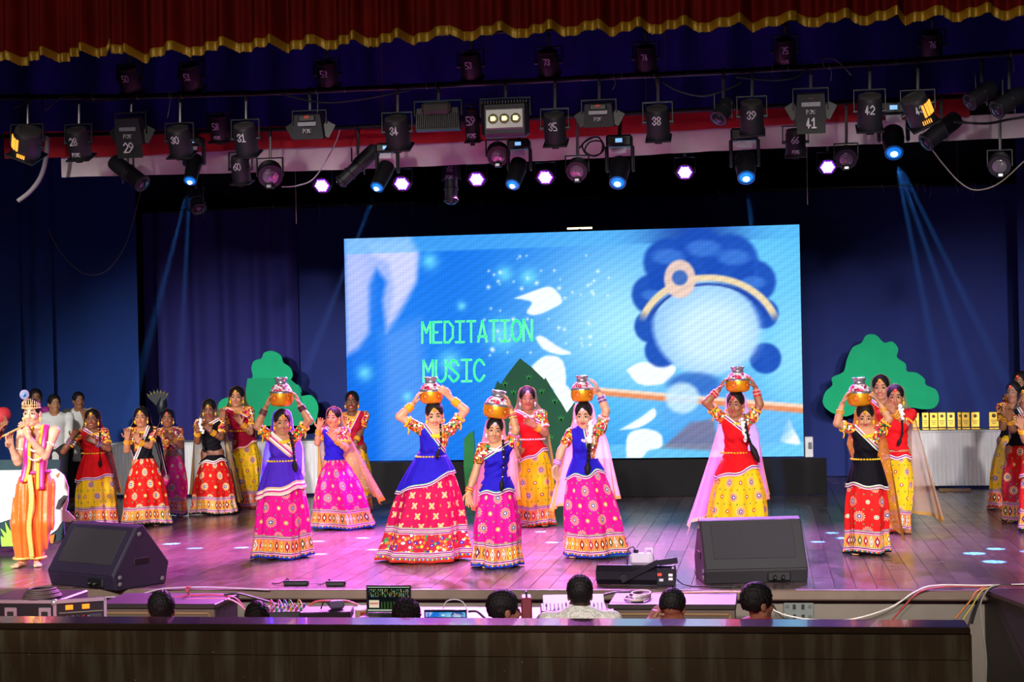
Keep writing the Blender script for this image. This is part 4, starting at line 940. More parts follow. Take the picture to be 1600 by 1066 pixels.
# white cow cut-out with grass at the left
YCw = float(G(40, 868)[1])
bd, bx = cutout('cow_cutout', 'white cow cut-out on a dark board behind the boy with the flute', 'scenery cutout', crop([(-60, 530), (275, 528), (272, 600), (300, 900), (250, 905), (180, 870), (100, 920), (-60, 922)], 0, 540, 2.96), YCw, M('teal_board', '1E3C44', .8, var=.2))
def flat(name, pts, mat, dy, th=.012, sc=(0, 540, 2.96)):
    P = [PY(x, y, YCw) for x, y in crop(pts, *sc)]; Q = [np.array([p[0]-bx, p[2]]) for p in P]
    if sum(Q[i][0]*Q[(i+1) % len(Q)][1]-Q[(i+1) % len(Q)][0]*Q[i][1] for i in range(len(Q))) < 0: Q = Q[::-1]
    MB().prism(Q, (0, -dy, 0), np.array([1.0, 0, 0]), np.array([0, 0, 1.0]), th).build(name, mat, bd)
wc = M('white_card', 'E4E2E6', .8, var=.05)
flat('cow_body', [(-60, 578), (200, 575), (262, 570), (300, 600), (320, 660), (318, 720), (296, 800), (268, 850), (230, 878), (220, 800), (150, 780), (60, 800), (0, 820), (-60, 822)], wc, .004)
flat('cow_ear', [(262, 780), (285, 758), (320, 765), (352, 800), (330, 815), (285, 812)], M('white_card_ear', 'D8D6DC', .8, var=.05), .018)
flat('cow_patch', [(262, 755), (275, 715), (300, 692), (320, 695), (300, 730), (280, 758)], M('cow_grey', '3A3C44', .8), .018)
flat('cow_horn', [(262, 600), (280, 588), (270, 612)], M('cow_orange', 'D8863A', .8), .018); flat('cow_muzzle', [(232, 880), (258, 872), (250, 915), (238, 912)], M('cow_orange', 'D8863A', .8), .018)
flat('grass', [(15, 928), (12, 880), (30, 890), (10, 845), (40, 870), (32, 815), (58, 860), (72, 812), (80, 850), (98, 830), (92, 870), (110, 880), (105, 960), (88, 962), (92, 925)], M('grass_card', '9CF04A', .8, var=.1), .03)
# ------------------------------------------------------------------ skirted tables
satin = M('white_satin', 'D6D8DC', .45, var=.06, sheen=.3)
def skirted_table(label, x0, x1, ytop, ybot, xb):
    base = G(xb, ybot); Y = float(base[1]); a, b = PY(x0, ytop, Y), PY(x1, ytop, Y); z = float(PY((x0+x1)/2, ytop, Y)[2]); xc = (a[0]+b[0])/2; W = b[0]-a[0]; D = .6
    rt = empty('skirted_table', (xc, Y+D/2, 0), 0, label, 'table')
    MB().box((0, 0, z-.015), (W, D, .03), bev=.006).build('tabletop', M('white_cloth', 'C8CCD0', .7, var=.05), rt)
    n = int(W/.055); V = []; N = n*6+1
    for zz, am in ((z-.03, .25), (z-.08, .8), (z*.5, 1.0), (.045, 1.15)):
        for i in range(N):
            u = i/(N-1); s_ = math.sin(2*math.pi*n*u+.7*math.sin(9*u)); V.append((-W/2+W*u, -D/2-.004-.014*am*(s_+.5), zz))
    idx = np.arange(4*N).reshape(4, N); p, q = idx[:-1], idx[1:]
    np_mesh('pleated_skirt', np.array(V), np.stack([p[:, :-1], q[:, :-1], q[:, 1:], p[:, 1:]], -1).reshape(-1, 4), satin, rt)
    for sx in (-1, 1): MB().grid(lambda u, v: np.array([sx*(W/2+.006+.008*math.sin(u*40)), -D/2+D*u, .045+(z-.075)*v]), 40, 3).build('side_skirt', satin, rt, True)
    for sx in (-1, 1):
        for sy in (-1, 1): MB().box((sx*(W/2-.06), sy*(D/2-.06), (z-.03)/2), (.05, .05, z-.03)).build('leg', M('raw_batten', '8A6A48', .8), rt)
    return rt, Y, z, xc, W
T1 = skirted_table('long white skirted table behind the dancers at the left', 168, 506, 691, 777, 330)
T2 = skirted_table('white skirted table holding the trophies at the right', 1424, 1640, 672, 764, 1500)
MB_ = MB().box((0, 0, .02), (.42, .1, .04), bev=.004); p = G(1492, 768); o = MB_.build('timber_block', M('raw_batten', '8A6A48', .8), None, loc=p); tag(o, 'short pale timber block under the trophy table', 'timber')
gold = M('trophy_gold', 'E8C050', .28, metal=.75, var=.25, vs=40); tb = M('trophy_black', '141010', .35)
ord_ = ('first', 'second', 'third', 'fourth', 'fifth', 'sixth', 'seventh', 'eighth', 'ninth')
for i, (x, w) in enumerate(((1431, 11), (1446, 11), (1459, 13), (1472, 13), (1486, 13), (1500, 8), (1509, 13), (1524, 14), (1553, 16))):
    Y = T2[1]+.14+(.06 if i in (1, 3, 5) else 0); p = PY(x, 668, Y); q = 1/pxm(p); rt = empty('trophy', (p[0], Y, T2[2]), 0, 'gold plaque trophy, %s from the left on the skirted table' % ord_[i], 'trophy', 'gold plaques on the trophy table'); W, H = w*q, 29*q
    MB().box((0, 0, H*.06), (W*1.12, .08, H*.12), bev=.005).build('base', tb, rt); MB().box((0, -.045, H*.06), (W*.9, .006, H*.07)).build('name_plate', gold, rt)
    MB().box((0, .01, H*.54), (W*1.02, .02, H*.86), bev=.004).build('frame', tb, rt); MB().box((0, -.005, H*.54), (W*.9, .012, H*.78), bev=.003).build('gold_plate', gold, rt); gp_ = rt.children[-1]
    m = MB(); m.lathe([(W*.2, 0), (W*.14, .004)], (0, -.012, H*.74), (0, -1, 0), 12); m.build('emblem', M('emblem_brown', '5A3A10', .5), gp_)
    for j in range(3): MB().box((0, -.013, H*(.5-.09*j)), (W*(.6-.1*j), .003, H*.03)).build('engraved_line', M('emblem_brown', '5A3A10', .5), gp_)
# ------------------------------------------------------------------ stage monitors, fog machine
def wedge(label, px, py, L, H, D, yaw, mat, grille=True):
    p = G(px, py); rt = empty('stage_monitor', p, math.radians(yaw), label, 'loudspeaker')
    prof = [(-D*.5, .0), (-D*.56, H*.22), (-D*.10, H*.96), (D*.02, H), (D*.5, H*.35), (D*.42, 0)]
    m = MB(); n = len(prof); vs = [(-L/2, y, z) for y, z in prof]+[(L/2, y, z) for y, z in prof]
    m.add(vs, [tuple(range(n)), tuple(range(n, 2*n))[::-1]]+[(i, n+i, n+(i+1) % n, (i+1) % n) for i in range(n)])
    o = m.build('cabinet', mat, rt); bv = o.modifiers.new('bevel', 'BEVEL'); bv.width = .012; bv.segments = 2
    a, b = np.array([0, *prof[1]]), np.array([0, *prof[2]]); ax = nrm(b-a); N = nrm(np.array([0, -ax[2], ax[1]])); c = (a+b)/2; S = np.linalg.norm(b-a)
    MB().box(c+N*.006, (L*.98, S*.98, .012), ax=np.array([(1, 0, 0), ax, N]), bev=.004).build('front_panel', mat, rt)
    MB().box(c+N*.014+ax*S*.06, (L*.80, S*.70, .012), ax=np.array([(1, 0, 0), ax, N]), bev=.004).build('grille', M('grille_cloth', '2A262E', .85, var=.2, vs=60, bmp=.3, bs=300), rt)
    for sx in (-1, 1):
        for (y, z) in ((prof[2][0]+.02, prof[2][1]-.06), (-D*.44, .05), (D*.36, .05), (-D*.44, H*.2)):
            m = MB(); m.lathe([(.022, 0), (.018, .01), (.008, .012)], (sx*(L/2), y, z), (sx, 0, 0), 10); m.build('corner_foot', M('scuffed_rubber', '6A6664', .7), rt, True)
    MB().box((L*.22, -D*.53, H*.11), (.20, .03, H*.15), bev=.01).build('socket_recess', M('recess_black', '060608', .6), rt)
    for x in (L*.18, L*.26): MB().cyl((x, -D*.53, H*.11), (x-.01, -D*.53-.06, H*.09), .018, .014, 8).build('plug', M('plug_black', '101014', .5), rt, True)
    for sx in (-1, 1): MB().box((sx*(L/2+.002), -.02, H*.42), (.01, .17, .06), bev=.01).build('side_handle', M('recess_black', '060608', .6), rt)
    return rt
wedge('violet lit black wedge monitor near the boy with the flute', 172, 912, .90, .55, .60, -28, M('monitor_violet_lit', '2A2238', .5, var=.2, vs=8, bmp=.1, bs=120))  # violet of the stage light is put into this cabinet's colour
wedge('large charcoal wedge monitor in front of the girl in red', 1172, 905, .88, .54, .56, 11, M('monitor_black', '1E1B21', .6, var=.2, vs=8, bmp=.1, bs=120))
p = G(1000, 914); rt = empty('fog_machine', p, math.radians(-6), 'black fog machine with white fluid bottle near the stage edge', 'fog machine'); fb = M('fog_case', '221E2A', .35, metal=.3)
q = 1/pxm(p); L = 122*q; h = 30*q
oct_ = [(math.cos(math.pi/8+i*math.pi/4)*h*.54, math.sin(math.pi/8+i*math.pi/4)*h*.54) for i in range(8)]
m = MB(); m.prism(oct_, (-L*.55, 0, h*.53), np.array([0, 1.0, 0]), np.array([0, 0, 1.0]), L*.98); m.build('case', fb, rt)
m = MB(); m.prism([(a*1.06, b*1.06) for a, b in oct_], (L*.43, 0, h*.53), np.array([0, 1.0, 0]), np.array([0, 0, 1.0]), .015); m.build('end_plate', M('fog_plate', 'B8B4C8', .4), rt)
m = MB(); m.prism([(a*.96, b*.96) for a, b in oct_], (L*.445, 0, h*.53), np.array([0, 1.0, 0]), np.array([0, 0, 1.0]), .006); m.build('control_panel', fb, rt)
# control face also shown toward the hall
MB().box((L*.36, -h*.52, h*.5), (L*.24, .012, h*.86), bev=.004).build('control_face', M('fog_face', '14121C', .4), rt); cf_ = rt.children[-1]
for x, z, c_ in ((.28, .62, 'FF4030'), (.42, .60, 'E8E0F0'), (.42, .40, 'E8E0F0'), (.30, .34, 'C8C0E0')): MB().box((L*x, -h*.53, h*z), (.035, .012, .022)).build('switch', M('sw_'+c_, c_, .5, var=0, emis=.6 if c_ == 'FF4030' else 0), cf_)
m = MB(); m.box((.02, 0, h*1.02+.055), (.20, .11, .10), bev=.025); m.build('fluid_bottle', M('milky_plastic', 'D8C8E0', .4), rt); MB().cyl((-.03, 0, h*1.02+.10), (-.03, 0, h*1.02+.135), .022, .022, 10).build('bottle_cap', M('plug_black', '101014', .5), rt); MB().tube([(.05, 0, h*1.02+.10), (.06, 0, h*1.02+.14), (.11, 0, h*1.02+.14), (.115, 0, h*1.02+.09)], .012, 6).build('bottle_handle', M('milky_plastic', 'D8C8E0', .4), rt, True)
MB().tube(smooth_path([(-.03, 0, h+.13), (-.06, 0, h+.16), (-.10, 0, h+.12), (-.105, 0, h*.98)], 4), .005, 5).build('fluid_hose', M('plug_black', '101014', .5), rt, True)
m = MB(); ax_ = nrm((.82, 0, .42)); m.box((.02, -h*.60, h*.78), (.36, .02, .045), ax=np.array([ax_, (0, 1, 0), np.cross(ax_, (0, 1, 0))])); m.build('bracket', fb, rt); MB().box((.26, -h*.60, h*1.30), (.16, .03, .05), ax=np.array([nrm((1, 0, .15)), (0, 1, 0), np.cross(nrm((1, 0, .15)), (0, 1, 0))])).build('bracket_foot', fb, rt)
MB().cyl((-.12, -h*.55, h*.45), (-.12, -h*.68, h*.45), .035, .03, 12).build('bracket_knob', M('plug_black', '101014', .5), rt, True, sharp=40)
MB().tube(smooth_path([(L*.48, 0, h*.3), (L*.6, -.05, .01), (L*.9, -.1, .008), (L*1.3, -.08, .008)], 5), .006, 5).build('power_lead', cab, rt, True)
# ------------------------------------------------------------------ control pit: desks and equipment
def PYd(px, py, d): return PY(px, py, d+.05)
def boxz(name, label, cat, x0, x1, ytop, d, D, mat, zb=PIT, rz=0.0, bev=.006):
    """a box whose front top edge runs from pixel x0 to x1 at height ytop, at camera depth d"""
    a, b = PYd(x0, ytop, d), PYd(x1, ytop, d); c = (a+b)/2; ang = math.atan2((b-a)[1], (b-a)[0])
    W = np.hypot(*(b-a)[:2]); H = c[2]-zb; yy = np.array([-math.sin(ang), math.cos(ang)])*D/2
    rt = empty(name, (c[0]+yy[0], c[1]+yy[1], zb), ang+rz, label, cat); return rt, W, H, c
deskm = M('desk_wood', '54463A', .5, var=.3, vs=4, bmp=.08); deskt = M('desk_top', '221A18', .45, var=.3, vs=3)
def desk(label, x0, x1, ytop, d, D=.62):
    rt, W, H, c = boxz('control_desk', label, 'desk', x0, x1, ytop, d, D, deskm)
    MB().box((0, 0, H-.02), (W+.02, D, .04), bev=.006).build('worktop', deskt, rt)
    MB().box((0, -D/2+.03, (H-.04)/2), (W, .03, H-.04), bev=.004).build('front_panel', deskm, rt)
    for sx in (-1, 1): MB().box((sx*(W/2-.02), .015, (H-.04)/2), (.03, D-.04, H-.04), bev=.004).build('side_panel', M('desk_side', '1C1412', .5), rt)
    for x, w_, z, h_ in ((0, W*.92, H-.075, .012), (-W*.46, .012, H-.25, .36), (W*.46, .012, H-.25, .36)): MB().box((x, -D/2+.012, z), (w_, .01, h_)).build('panel_moulding', M('moulding', '8A6A3E', .5), rt)
    return rt, W, H, c
D1 = desk('dark wooden control desk behind the man with thinning hair', 152, 334, 944, 12.7)
D2 = desk('dark wooden control desk beside the switch plate', 952, 1148, 945, 12.7)
D3 = desk('low dark desk holding the laptops and mixers', 385, 834, 968, 12.0, .62)
ztab = D3[3][2]
# rack case at the left
rt, W, H, c = boxz('rack_case', 'black flight case rack with aluminium edges and orange displays', 'flight case', -30, 88, 938, 11.9, .6, M('case_black', '101014', .5), zb=PIT+.0)
lam = M('case_laminate', '17171B', .45, var=.1); alu = M('aluminium', 'C8C8CC', .3, metal=.7, var=.1)
MB().box((0, 0, H/2), (W, .6, H-.01), bev=.01).build('case', lam, rt)
for zz in (H-.012, H-.30):
    MB().box((0, -.302, zz), (W, .012, .028), bev=.003).build('edge_strip', alu, rt)
for xx in (-W*.5+.012, W*.5-.012): MB().box((xx, -.302, H/2), (.028, .012, H), bev=.003).build('edge_strip', alu, rt)
for xx in (-.06, W*.5-.09): MB().box((xx, -.31, H-.13), (.10, .012, .15), bev=.006).build('latch', alu, rt); MB().box((xx, -.318, H-.13), (.05, .012, .09), bev=.004).build('latch_plate', M('latch_dark', '3A3E40', .4, metal=.6), rt)
MB().ball((W*.5-.02, -.29, H-.02), .03, 8, 6).build('ball_corner', alu, rt, True)
# its open side turned to the right
ang2 = math.radians(28); R2 = Rz(ang2); ax2 = np.array([R2 @ np.array([1.0, 0, 0]), R2 @ np.array([0, 1.0, 0]), (0, 0, 1)]); o2 = np.array([W/2, -.30, 0]); Lr = .36
MB().box(o2+ax2[0]*Lr/2+ax2[1]*.02+np.array([0, 0, H-.15]), (Lr, .04, .30), ax=ax2).build('rack_front', M('rack_grey', '1E1E22', .4), rt)
MB().box(o2+ax2[0]*Lr/2+np.array([0, 0, H-.012]), (Lr, .03, .026), ax=ax2).build('edge_strip', alu, rt); MB().box(o2+ax2[0]*Lr+np.array([0, 0, H-.15]), (.02, .03, .30), ax=ax2).build('edge_strip', alu, rt)
for x, z in ((.26, .06), (.60, .06)): MB().box(o2+ax2[0]*Lr*x-ax2[1]*.005+np.array([0, 0, H-z]), (.055, .01, .035), ax=ax2).build('orange_display', M('orange_display', 'FF8A20', .5, var=0, emis=.9), rt)
MB().box(o2+ax2[0]*Lr*.5-ax2[1]*.004+np.array([0, 0, H-.10]), (Lr*.9, .012, .008), ax=ax2).build('rack_rail', M('pale_rail', '7A766A', .5), rt)
for i in range(5): MB().box(o2+ax2[0]*Lr*(.22+.11*i)-ax2[1]*.006+np.array([0, 0, H-.16]), (.02, .012, .07), ax=ax2).build('control_strip', M('ctl_%d' % (i % 3), ('8A1E24', '6A6E78', '3A3C48')[i % 3], .5), rt)
MB().box(o2+ax2[0]*Lr*.80-ax2[1]*.006+np.array([0, 0, H-.16]), (.09, .012, .08), ax=ax2).build('control_strip', M('ctl_2', '3A3C48', .5), rt)
cz = c[2]; pc = PYd(66, 931, 12.05)
m = MB()
for i in range(5): m.ring((0, 0, .014*i), (.03*(i % 2), .02, 1), .17-.012*i, .009, 26, 5, sx=1.0, sy=.8)
tag(m.build('coiled_cable', M('brown_cable', '5A4A48', .6), None, True, loc=(pc[0], pc[1], cz+.01)), 'brown cable coil lying on the rack case', 'cable')
# laptops
def laptop(label, x0, x1, ytop, ybot, d, kind):
    a, b = PYd(x0, ybot, d), PYd(x1, ybot, d); c = (a+b)/2; W = np.linalg.norm(b-a); H = (PYd(x0, ytop, d)-PYd(x0, ybot, d))[2]; ang = math.atan2((b-a)[1], (b-a)[0])
    rt = empty('laptop', (c[0], c[1], ztab), ang, label, 'laptop'); z0 = float(c[2]-ztab)
    MB().box((0, 0, z0+H/2), (W, .012, H), bev=.004).build('lid', M('laptop_dark', '1A1C20', .4), rt)
    MB().box((0, -.13, max(z0-.01, .011)), (W, .24, .02), bev=.005).build('keyboard_base', M('laptop_grey', '2C2E34', .4), rt); kb_ = rt.children[-1]
    for j in range(4):
        for i in range(12): MB().box((-W*.44+i*W*.88/11, -.05-.035*j, max(z0-.01, .011)+.011), (W*.06, .026, .005)).build('key', M('laptop_dark', '1A1C20', .4), kb_)
    if z0 > .03: MB().box((0, -.1, z0/2-.01), (W*.7, .2, max(z0-.02, .01)), bev=.004).build('stand', M('recess_black', '060608', .6), rt)
    gw, gh = 56, 30; gx_, gz_ = np.meshgrid(np.linspace(0, 1, gw), np.linspace(0, 1, gh)); im = np.zeros((gh-1, gw-1, 3))
    if kind == 0:
        im[:] = rgb('101418')
        for r_ in range(17, 27):
            for c_ in range(2, 54):
                if (c_ % 3) and (r_ % 2) and rng.random() < .8: im[r_, c_] = rgb(('C8D8A8', '2E6A3A', 'D88A2A', '3A8AB8', '4A4A30', '1A3A20', '8AB060')[int(rng.integers(7))])
        im[4:13, 2:15] = rgb('E8D8C0'); im[8:10, 3:14] = rgb('D87A6A'); im[2:12, 17:50] = rgb('181C18'); im[0:2] = rgb('A8B8A0'); im[28:29] = rgb('A8B8A0')
        for c_ in range(18, 48, 4): im[3:11, c_] = rgb('3A6A2A')
    else:
        ii = np.linspace(0, GY-1, gh-1).astype(int); jj = np.linspace(0, GX-1, gw-1).astype(int); im = img[ii][:, jj].copy(); im[:3] = rgb('0A1420'); im[-3:] = rgb('0A2030')
    col_ = np.where(im <= .04045, im/12.92, ((im+.055)/1.055)**2.4)
    key = 'lap_px'
    if key not in MATS:
        m_, nt, p_ = new_mat(key); _, cc = attr(nt, 'pixels'); e_ = nt.nodes.new('ShaderNodeEmission'); nt.links.new(cc.s, e_.inputs[0]); e_.inputs[1].default_value = .9; nt.links.new(e_.outputs[0], nt.nodes['Material Output'].inputs['Surface']); MATS[key] = m_
    V, Q, CC = [], [], []
    for j in range(gh-1):
        for i in range(gw-1):
            b_ = len(V); x_, y_ = (-.5+i/(gw-1))*W*.94, z0+H*.05+H*.90*j/(gh-1); dx, dz = W*.94/(gw-1), H*.90/(gh-1)
            V += [(x_, -.008, y_), (x_+dx, -.008, y_), (x_+dx, -.008, y_+dz), (x_, -.008, y_+dz)]; Q.append((b_, b_+1, b_+2, b_+3)); CC += [col_[j, i]]*4
    np_mesh('display', np.array(V), np.array(Q), MATS[key], rt, False, attrs={'pixels': np.array(CC)})
laptop('open laptop showing rows of tiny coloured thumbnails', 573, 643, 915, 957, 12.15, 0)
laptop('small laptop repeating the blue stage picture', 663, 730, 953, 979, 12.0, 1)
def thing_on(name, label, cat, px, py, d, rz=0, z=None):
    p = PYd(px, py, d); return empty(name, (p[0], p[1], ztab if z is None else z), YAW+rz, label, cat)
rt = thing_on('rack_amplifier', 'black boxy rack unit with a beige side panel', 'amplifier', 515, 972, 12.1); s_ = 12.1/FPX
hb = float(PYd(515, 952, 12.1)[2]-ztab)
MB().box((-.02, 0, hb/2), (82*s_, .30, hb), bev=.006).build('case', M('case_black', '101014', .5), rt)
MB().box((-.02, -.153, hb/2), (72*s_, .008, hb*.8)).build('front_screen', M('recess_black', '060608', .6), rt)
MB().box((52*s_, .02, hb*.52), (18*s_, .24, hb*1.05), bev=.004).build('side_panel', M('beige_panel', 'B8A888', .6), rt); MB().box((56*s_, -.105, hb*.6), (8*s_, .012, hb*.4)).build('red_switch', M('red_badge', 'C8321E', .5, var=0), rt)
rt = thing_on('power_adapter', 'lilac power adapter on the black rack unit', 'adapter', 526, 945, 12.1, .3, ztab+hb); MB().box((0, 0, .035), (.11, .07, .06), bev=.012).build('case', M('adapter_grey', '6A5E80', .5), rt); MB().tube(smooth_path([(-.05, 0, .03), (-.09, .02, .06), (-.12, 0, .01)], 4), .006, 5).build('lead', cab, rt, True)
rt = thing_on('audio_mixer', 'small cluttered mixer with colourful knobs beside the dark bun', 'mixer', 442, 975, 12.0); MB().box((0, .1, .03), (.34, .30, .06), bev=.01).build('chassis', M('mixer_grey', '3A3C40', .5), rt)
for j in range(4):
    for i in range(9):
        cc = ('D8D8D8', 'C03A2A', '3A6AC8', 'D8B020', '2E8B4A')[(i*3+j) % 5]; MB().cyl((-.15+i*.036, -.02+j*.065, .06), (-.15+i*.036, -.02+j*.065, .085), .011, .008, 7).build('knob', M('kn_'+cc, cc, .5), rt)
ptsw = [('D84A3A', -.12), ('E89AC8', -.06), ('3AA84A', .02), ('3A6AC8', -.02), ('E8D050', .09)]
for cc, x in ptsw: MB().tube(smooth_path([(x, .2, .07), (x+.01, .16, .12), (x+.04, .1, .10), (x+.05, .05, .075)], 4), .004, 5).build('patch_lead', M('wire_'+cc, cc, .5), rt, True)
rt = thing_on('audio_mixer', 'white fader mixing desk in front of the man in the pale shirt', 'mixer', 898, 962, 12.2, 0, float(D3[3][2])-.0)
mz = float(PYd(898, 962, 12.2)[2]-ztab); Wm = 98*12.2/FPX; axm = np.array([(1, 0, 0), nrm((0, 1, .42)), nrm((0, -.42, 1))])
MB().box((0, .2, .02), (Wm+.04, .4, max(mz+.02, .04)), bev=.01).build('chassis', M('mixer_dark', '2A2E32', .5), rt)
MB().box((0, .12, mz+.045), (Wm, .34, .02), ax=axm, bev=.004).build('panel', M('mixer_white', 'C8CCD0', .5, var=.05), rt)
for i in range(15):
    cpt = np.array([-Wm*.45+i*Wm*.9/14, .10, mz+.045]); MB().box(cpt+axm[2]*.012-axm[1]*.03, (.006, .14, .004), ax=axm).build('fader_slot', M('recess_black', '060608', .6), rt); MB().box(cpt+axm[2]*.018+axm[1]*rng.uniform(-.08, .03), (.014, .022, .014), ax=axm).build('fader_cap', M('fader_grey', '4A5058', .5), rt)
D4 = desk('narrow dark desk under the white mixing desk', 850, 948, 968, 12.15, .55)
rt = thing_on('carry_case', 'dark red case standing beside the bearded man', 'case', 823, 965, 12.1); MB().box((0, 0, .08), (.08, .2, .16), bev=.01).build('shell', M('case_maroon', '6A2028', .5), rt); MB().tube([(0, -.06, .16), (0, -.05, .19), (0, .05, .19), (0, .06, .16)], .008, 6).build('handle', M('recess_black', '060608', .6), rt, True)
p = PYd(996, 941, 12.85); o = MB().lathe([(.0, 0), (.045, 0), (.045, .035), (.04, .045), (0, .045)], n=16).build('tape_roll', M('milky_plastic', 'D8C8E0', .4), None, True, loc=(p[0], p[1], D2[3][2])); tag(o, 'small white tub on the right desk', 'tub')
# stage-edge boxes
for lb, x, y, w_ in (('black power adapter strip lying on the stage edge', 463, 915, .22), ('thin black adapter on the stage edge near the laptop', 525, 916, .17)):
    p = G(x, y); rt = empty('adapter_strip', p, .05, lb, 'adapter'); MB().box((0, 0, .022), (w_, .06, .044), bev=.01).build('case', M('plug_black', '101014', .5), rt)
    MB().tube(smooth_path([(-w_*.3, 0, .04), (-w_*.35, .02, .06), (-w_*.55, .06, .03), (-w_*.8, .05, .01), (-w_*1.1, .1, .008)], 4), .005, 5).build('lead', cab, rt, True)
# switch plate on the stage front
a, b = PY(1224, 940, YF+.05), PY(1272, 972, YF+.05); rt = empty('switch_plate', ((a[0]+b[0])/2, YF+.05, (a[2]+b[2])/2), 0, 'steel switch and socket plate on the stage front', 'switch plate'); W, H = b[0]-a[0], a[2]-b[2]
MB().box((0, 0, 0), (W, .025, H), bev=.006).build('plate', M('plate_steel', '7A8480', .35, metal=.5), rt)
for j in (.25, -.25):
    for i in (-.11, .11): MB().box((i*W*1.3, -.016, j*H), (W*.10, .012, H*.24), bev=.002).build('switch', M('recess_black', '060608', .6), rt)
    for i in (-.37, .37): MB().lathe([(W*.07, 0), (W*.06, .004)], (i*W, -.012, j*H), (0, -1, 0), 10).build('socket', M('socket_grey', '4A5250', .5), rt)
# cables on the desks and the stage edge
def cable(label, pts, d, r, colr):
    W = smooth_path([PYd(x, y, d) if d > 0 else PY(x, y, YF-.07) for x, y in pts], 7); o = W[0]
    ob = MB().tube([p-o for p in W], r, 5).build('cable', M('wire_'+colr, colr, .5), None, True, loc=o); return tag(ob, label, 'cable')
cable('white cable running along the left stage edge', [(150, 934), (210, 931), (250, 921), (300, 918), (360, 919), (420, 922)], -1, .007, 'B8A8B8')
cable('red cable looping on the left desk', [(180, 936), (240, 934), (292, 931), (290, 920), (297, 918), (296, 930), (330, 930), (365, 934), (382, 950)], 13.1, .007, 'B03040')
cable('pink cable along the left desk top', [(195, 938), (240, 940), (300, 936), (350, 936), (370, 942), (384, 954)], 13.0, .006, 'C87080')
cable('thick black cables arching to the left mixer', [(350, 930), (372, 928), (400, 935), (430, 944), (445, 952)], 13.0, .009, '101014')
cable('thin pale cable arching over the small laptop', [(692, 951), (698, 940), (712, 937), (724, 942), (730, 955)], 12.1, .005, 'C8C0C8')
cable('orange cables behind the rack unit', [(480, 950), (492, 941), (515, 939), (545, 940), (570, 952)], 12.5, .007, 'D8503A')
cable('black cables right of the small laptop', [(732, 956), (745, 956), (760, 968), (775, 972)], 12.0, .010, '101014')
cable('black cable arching over the white mixing desk', [(858, 945), (864, 936), (880, 935), (894, 942)], 12.6, .010, '101014')
cable('black cable running from the mixing desk to the coil', [(926, 945), (940, 932), (960, 926), (985, 925)], 12.9, .009, '101014')
for i, cc in enumerate(('B8A8A0', '9A8A88', 'C8B8A8')):
    m = MB(); m.ring((0, 0, 0), (0, .02, 1), .22-.03*i, .008, 28, 5, sx=1, sy=.45); p = PYd(996+i*3, 931, 13.0); tag(m.build('coiled_cable', M('wire_'+cc, cc, .5), None, True, loc=(p[0], p[1], D2[3][2]+.012+.017*i)), ('widest', 'middle', 'smallest')[i]+' loop of the pale cable coil on the right desk', 'cable')
cable('pink cables along the right desk edge', [(1020, 928), (1080, 926), (1130, 925), (1160, 926), (1200, 936)], 13.3, .009, 'C88878')
cable('white cable sagging below the switch plate', [(1208, 953), (1230, 962), (1275, 969), (1330, 968), (1390, 950), (1430, 925), (1462, 915), (1540, 915), (1610, 913)], -1, .007, 'D8D0C8')
cable('red cable rising to the stage edge at the right', [(1395, 968), (1415, 945), (1440, 924), (1480, 917), (1540, 917), (1610, 914)], -1, .007, 'A83838')
cable('orange cable dropping over the right stage edge', [(1492, 968), (1515, 940), (1530, 922), (1560, 915), (1610, 915)], -1, .007, 'C87838')
cable('yellow cable dropping over the right stage edge', [(1503, 970), (1520, 945), (1534, 924), (1552, 916)], -1, .006, 'B8A848')
cable('pale cable falling from the right stage edge to the pit', [(1560, 914), (1545, 920), (1532, 945), (1536, 985), (1541, 1030), (1540, 1075)], 12.3, .006, '8A8C80')
cable('black cables falling beside the right pit block', [(1580, 914), (1550, 918), (1530, 940), (1518, 975)], -1, .010, '101014')
cable('black lead running from behind the monitor to the switch plate', [(1208, 945), (1215, 958), (1225, 966), (1240, 968)], -1, .006, '101014')
# peacock prop by the left curtain
p = G(234, 790); rt = empty('peacock_prop', (p[0], p[1]+.5, 0), 0, 'dark peacock prop standing behind the girl with the black veil', 'prop')
zt = float(PY(234, 604, p[1]+.5)[2]); zb_ = float(PY(234, 640, p[1]+.5)[2]); pk = M('peacock_dark', '101820', .5, var=.4, vs=20)
MB().cyl((0, 0, 0), (0, 0, zb_), .03, .02, 8).build('stand', M('black_metal', '0C0C10', .5), rt)
m = MB(); m.lathe([(.01, 0), (.06, .06), (.08, .16), (.05, .26), (.03, zt-zb_-.02), (.01, zt-zb_)], (0, 0, zb_-.1), (.12, 0, 1), 12); m.build('body', pk, rt, True)
for i in range(7):
    a = -.7+i*.22; d = np.array([math.sin(a), 0, math.cos(a)]); L_ = .28; m = MB(); m.prism([(-.004, 0), (.004, 0), (.022, L_*.8), (0, L_), (-.022, L_*.8)], (-.02, -.02-.004*i, zb_+.02), np.array([d[2], 0, -d[0]]), d, .006); m.build('feather', pk, rt); MB().ball(np.array([-.02, -.03-.004*i, zb_+.02])+d*L_*.82, (.012, .004, .014), 8, 5).build('feather_eye', M('peacock_eye', '8A7A20', .5), rt, True)
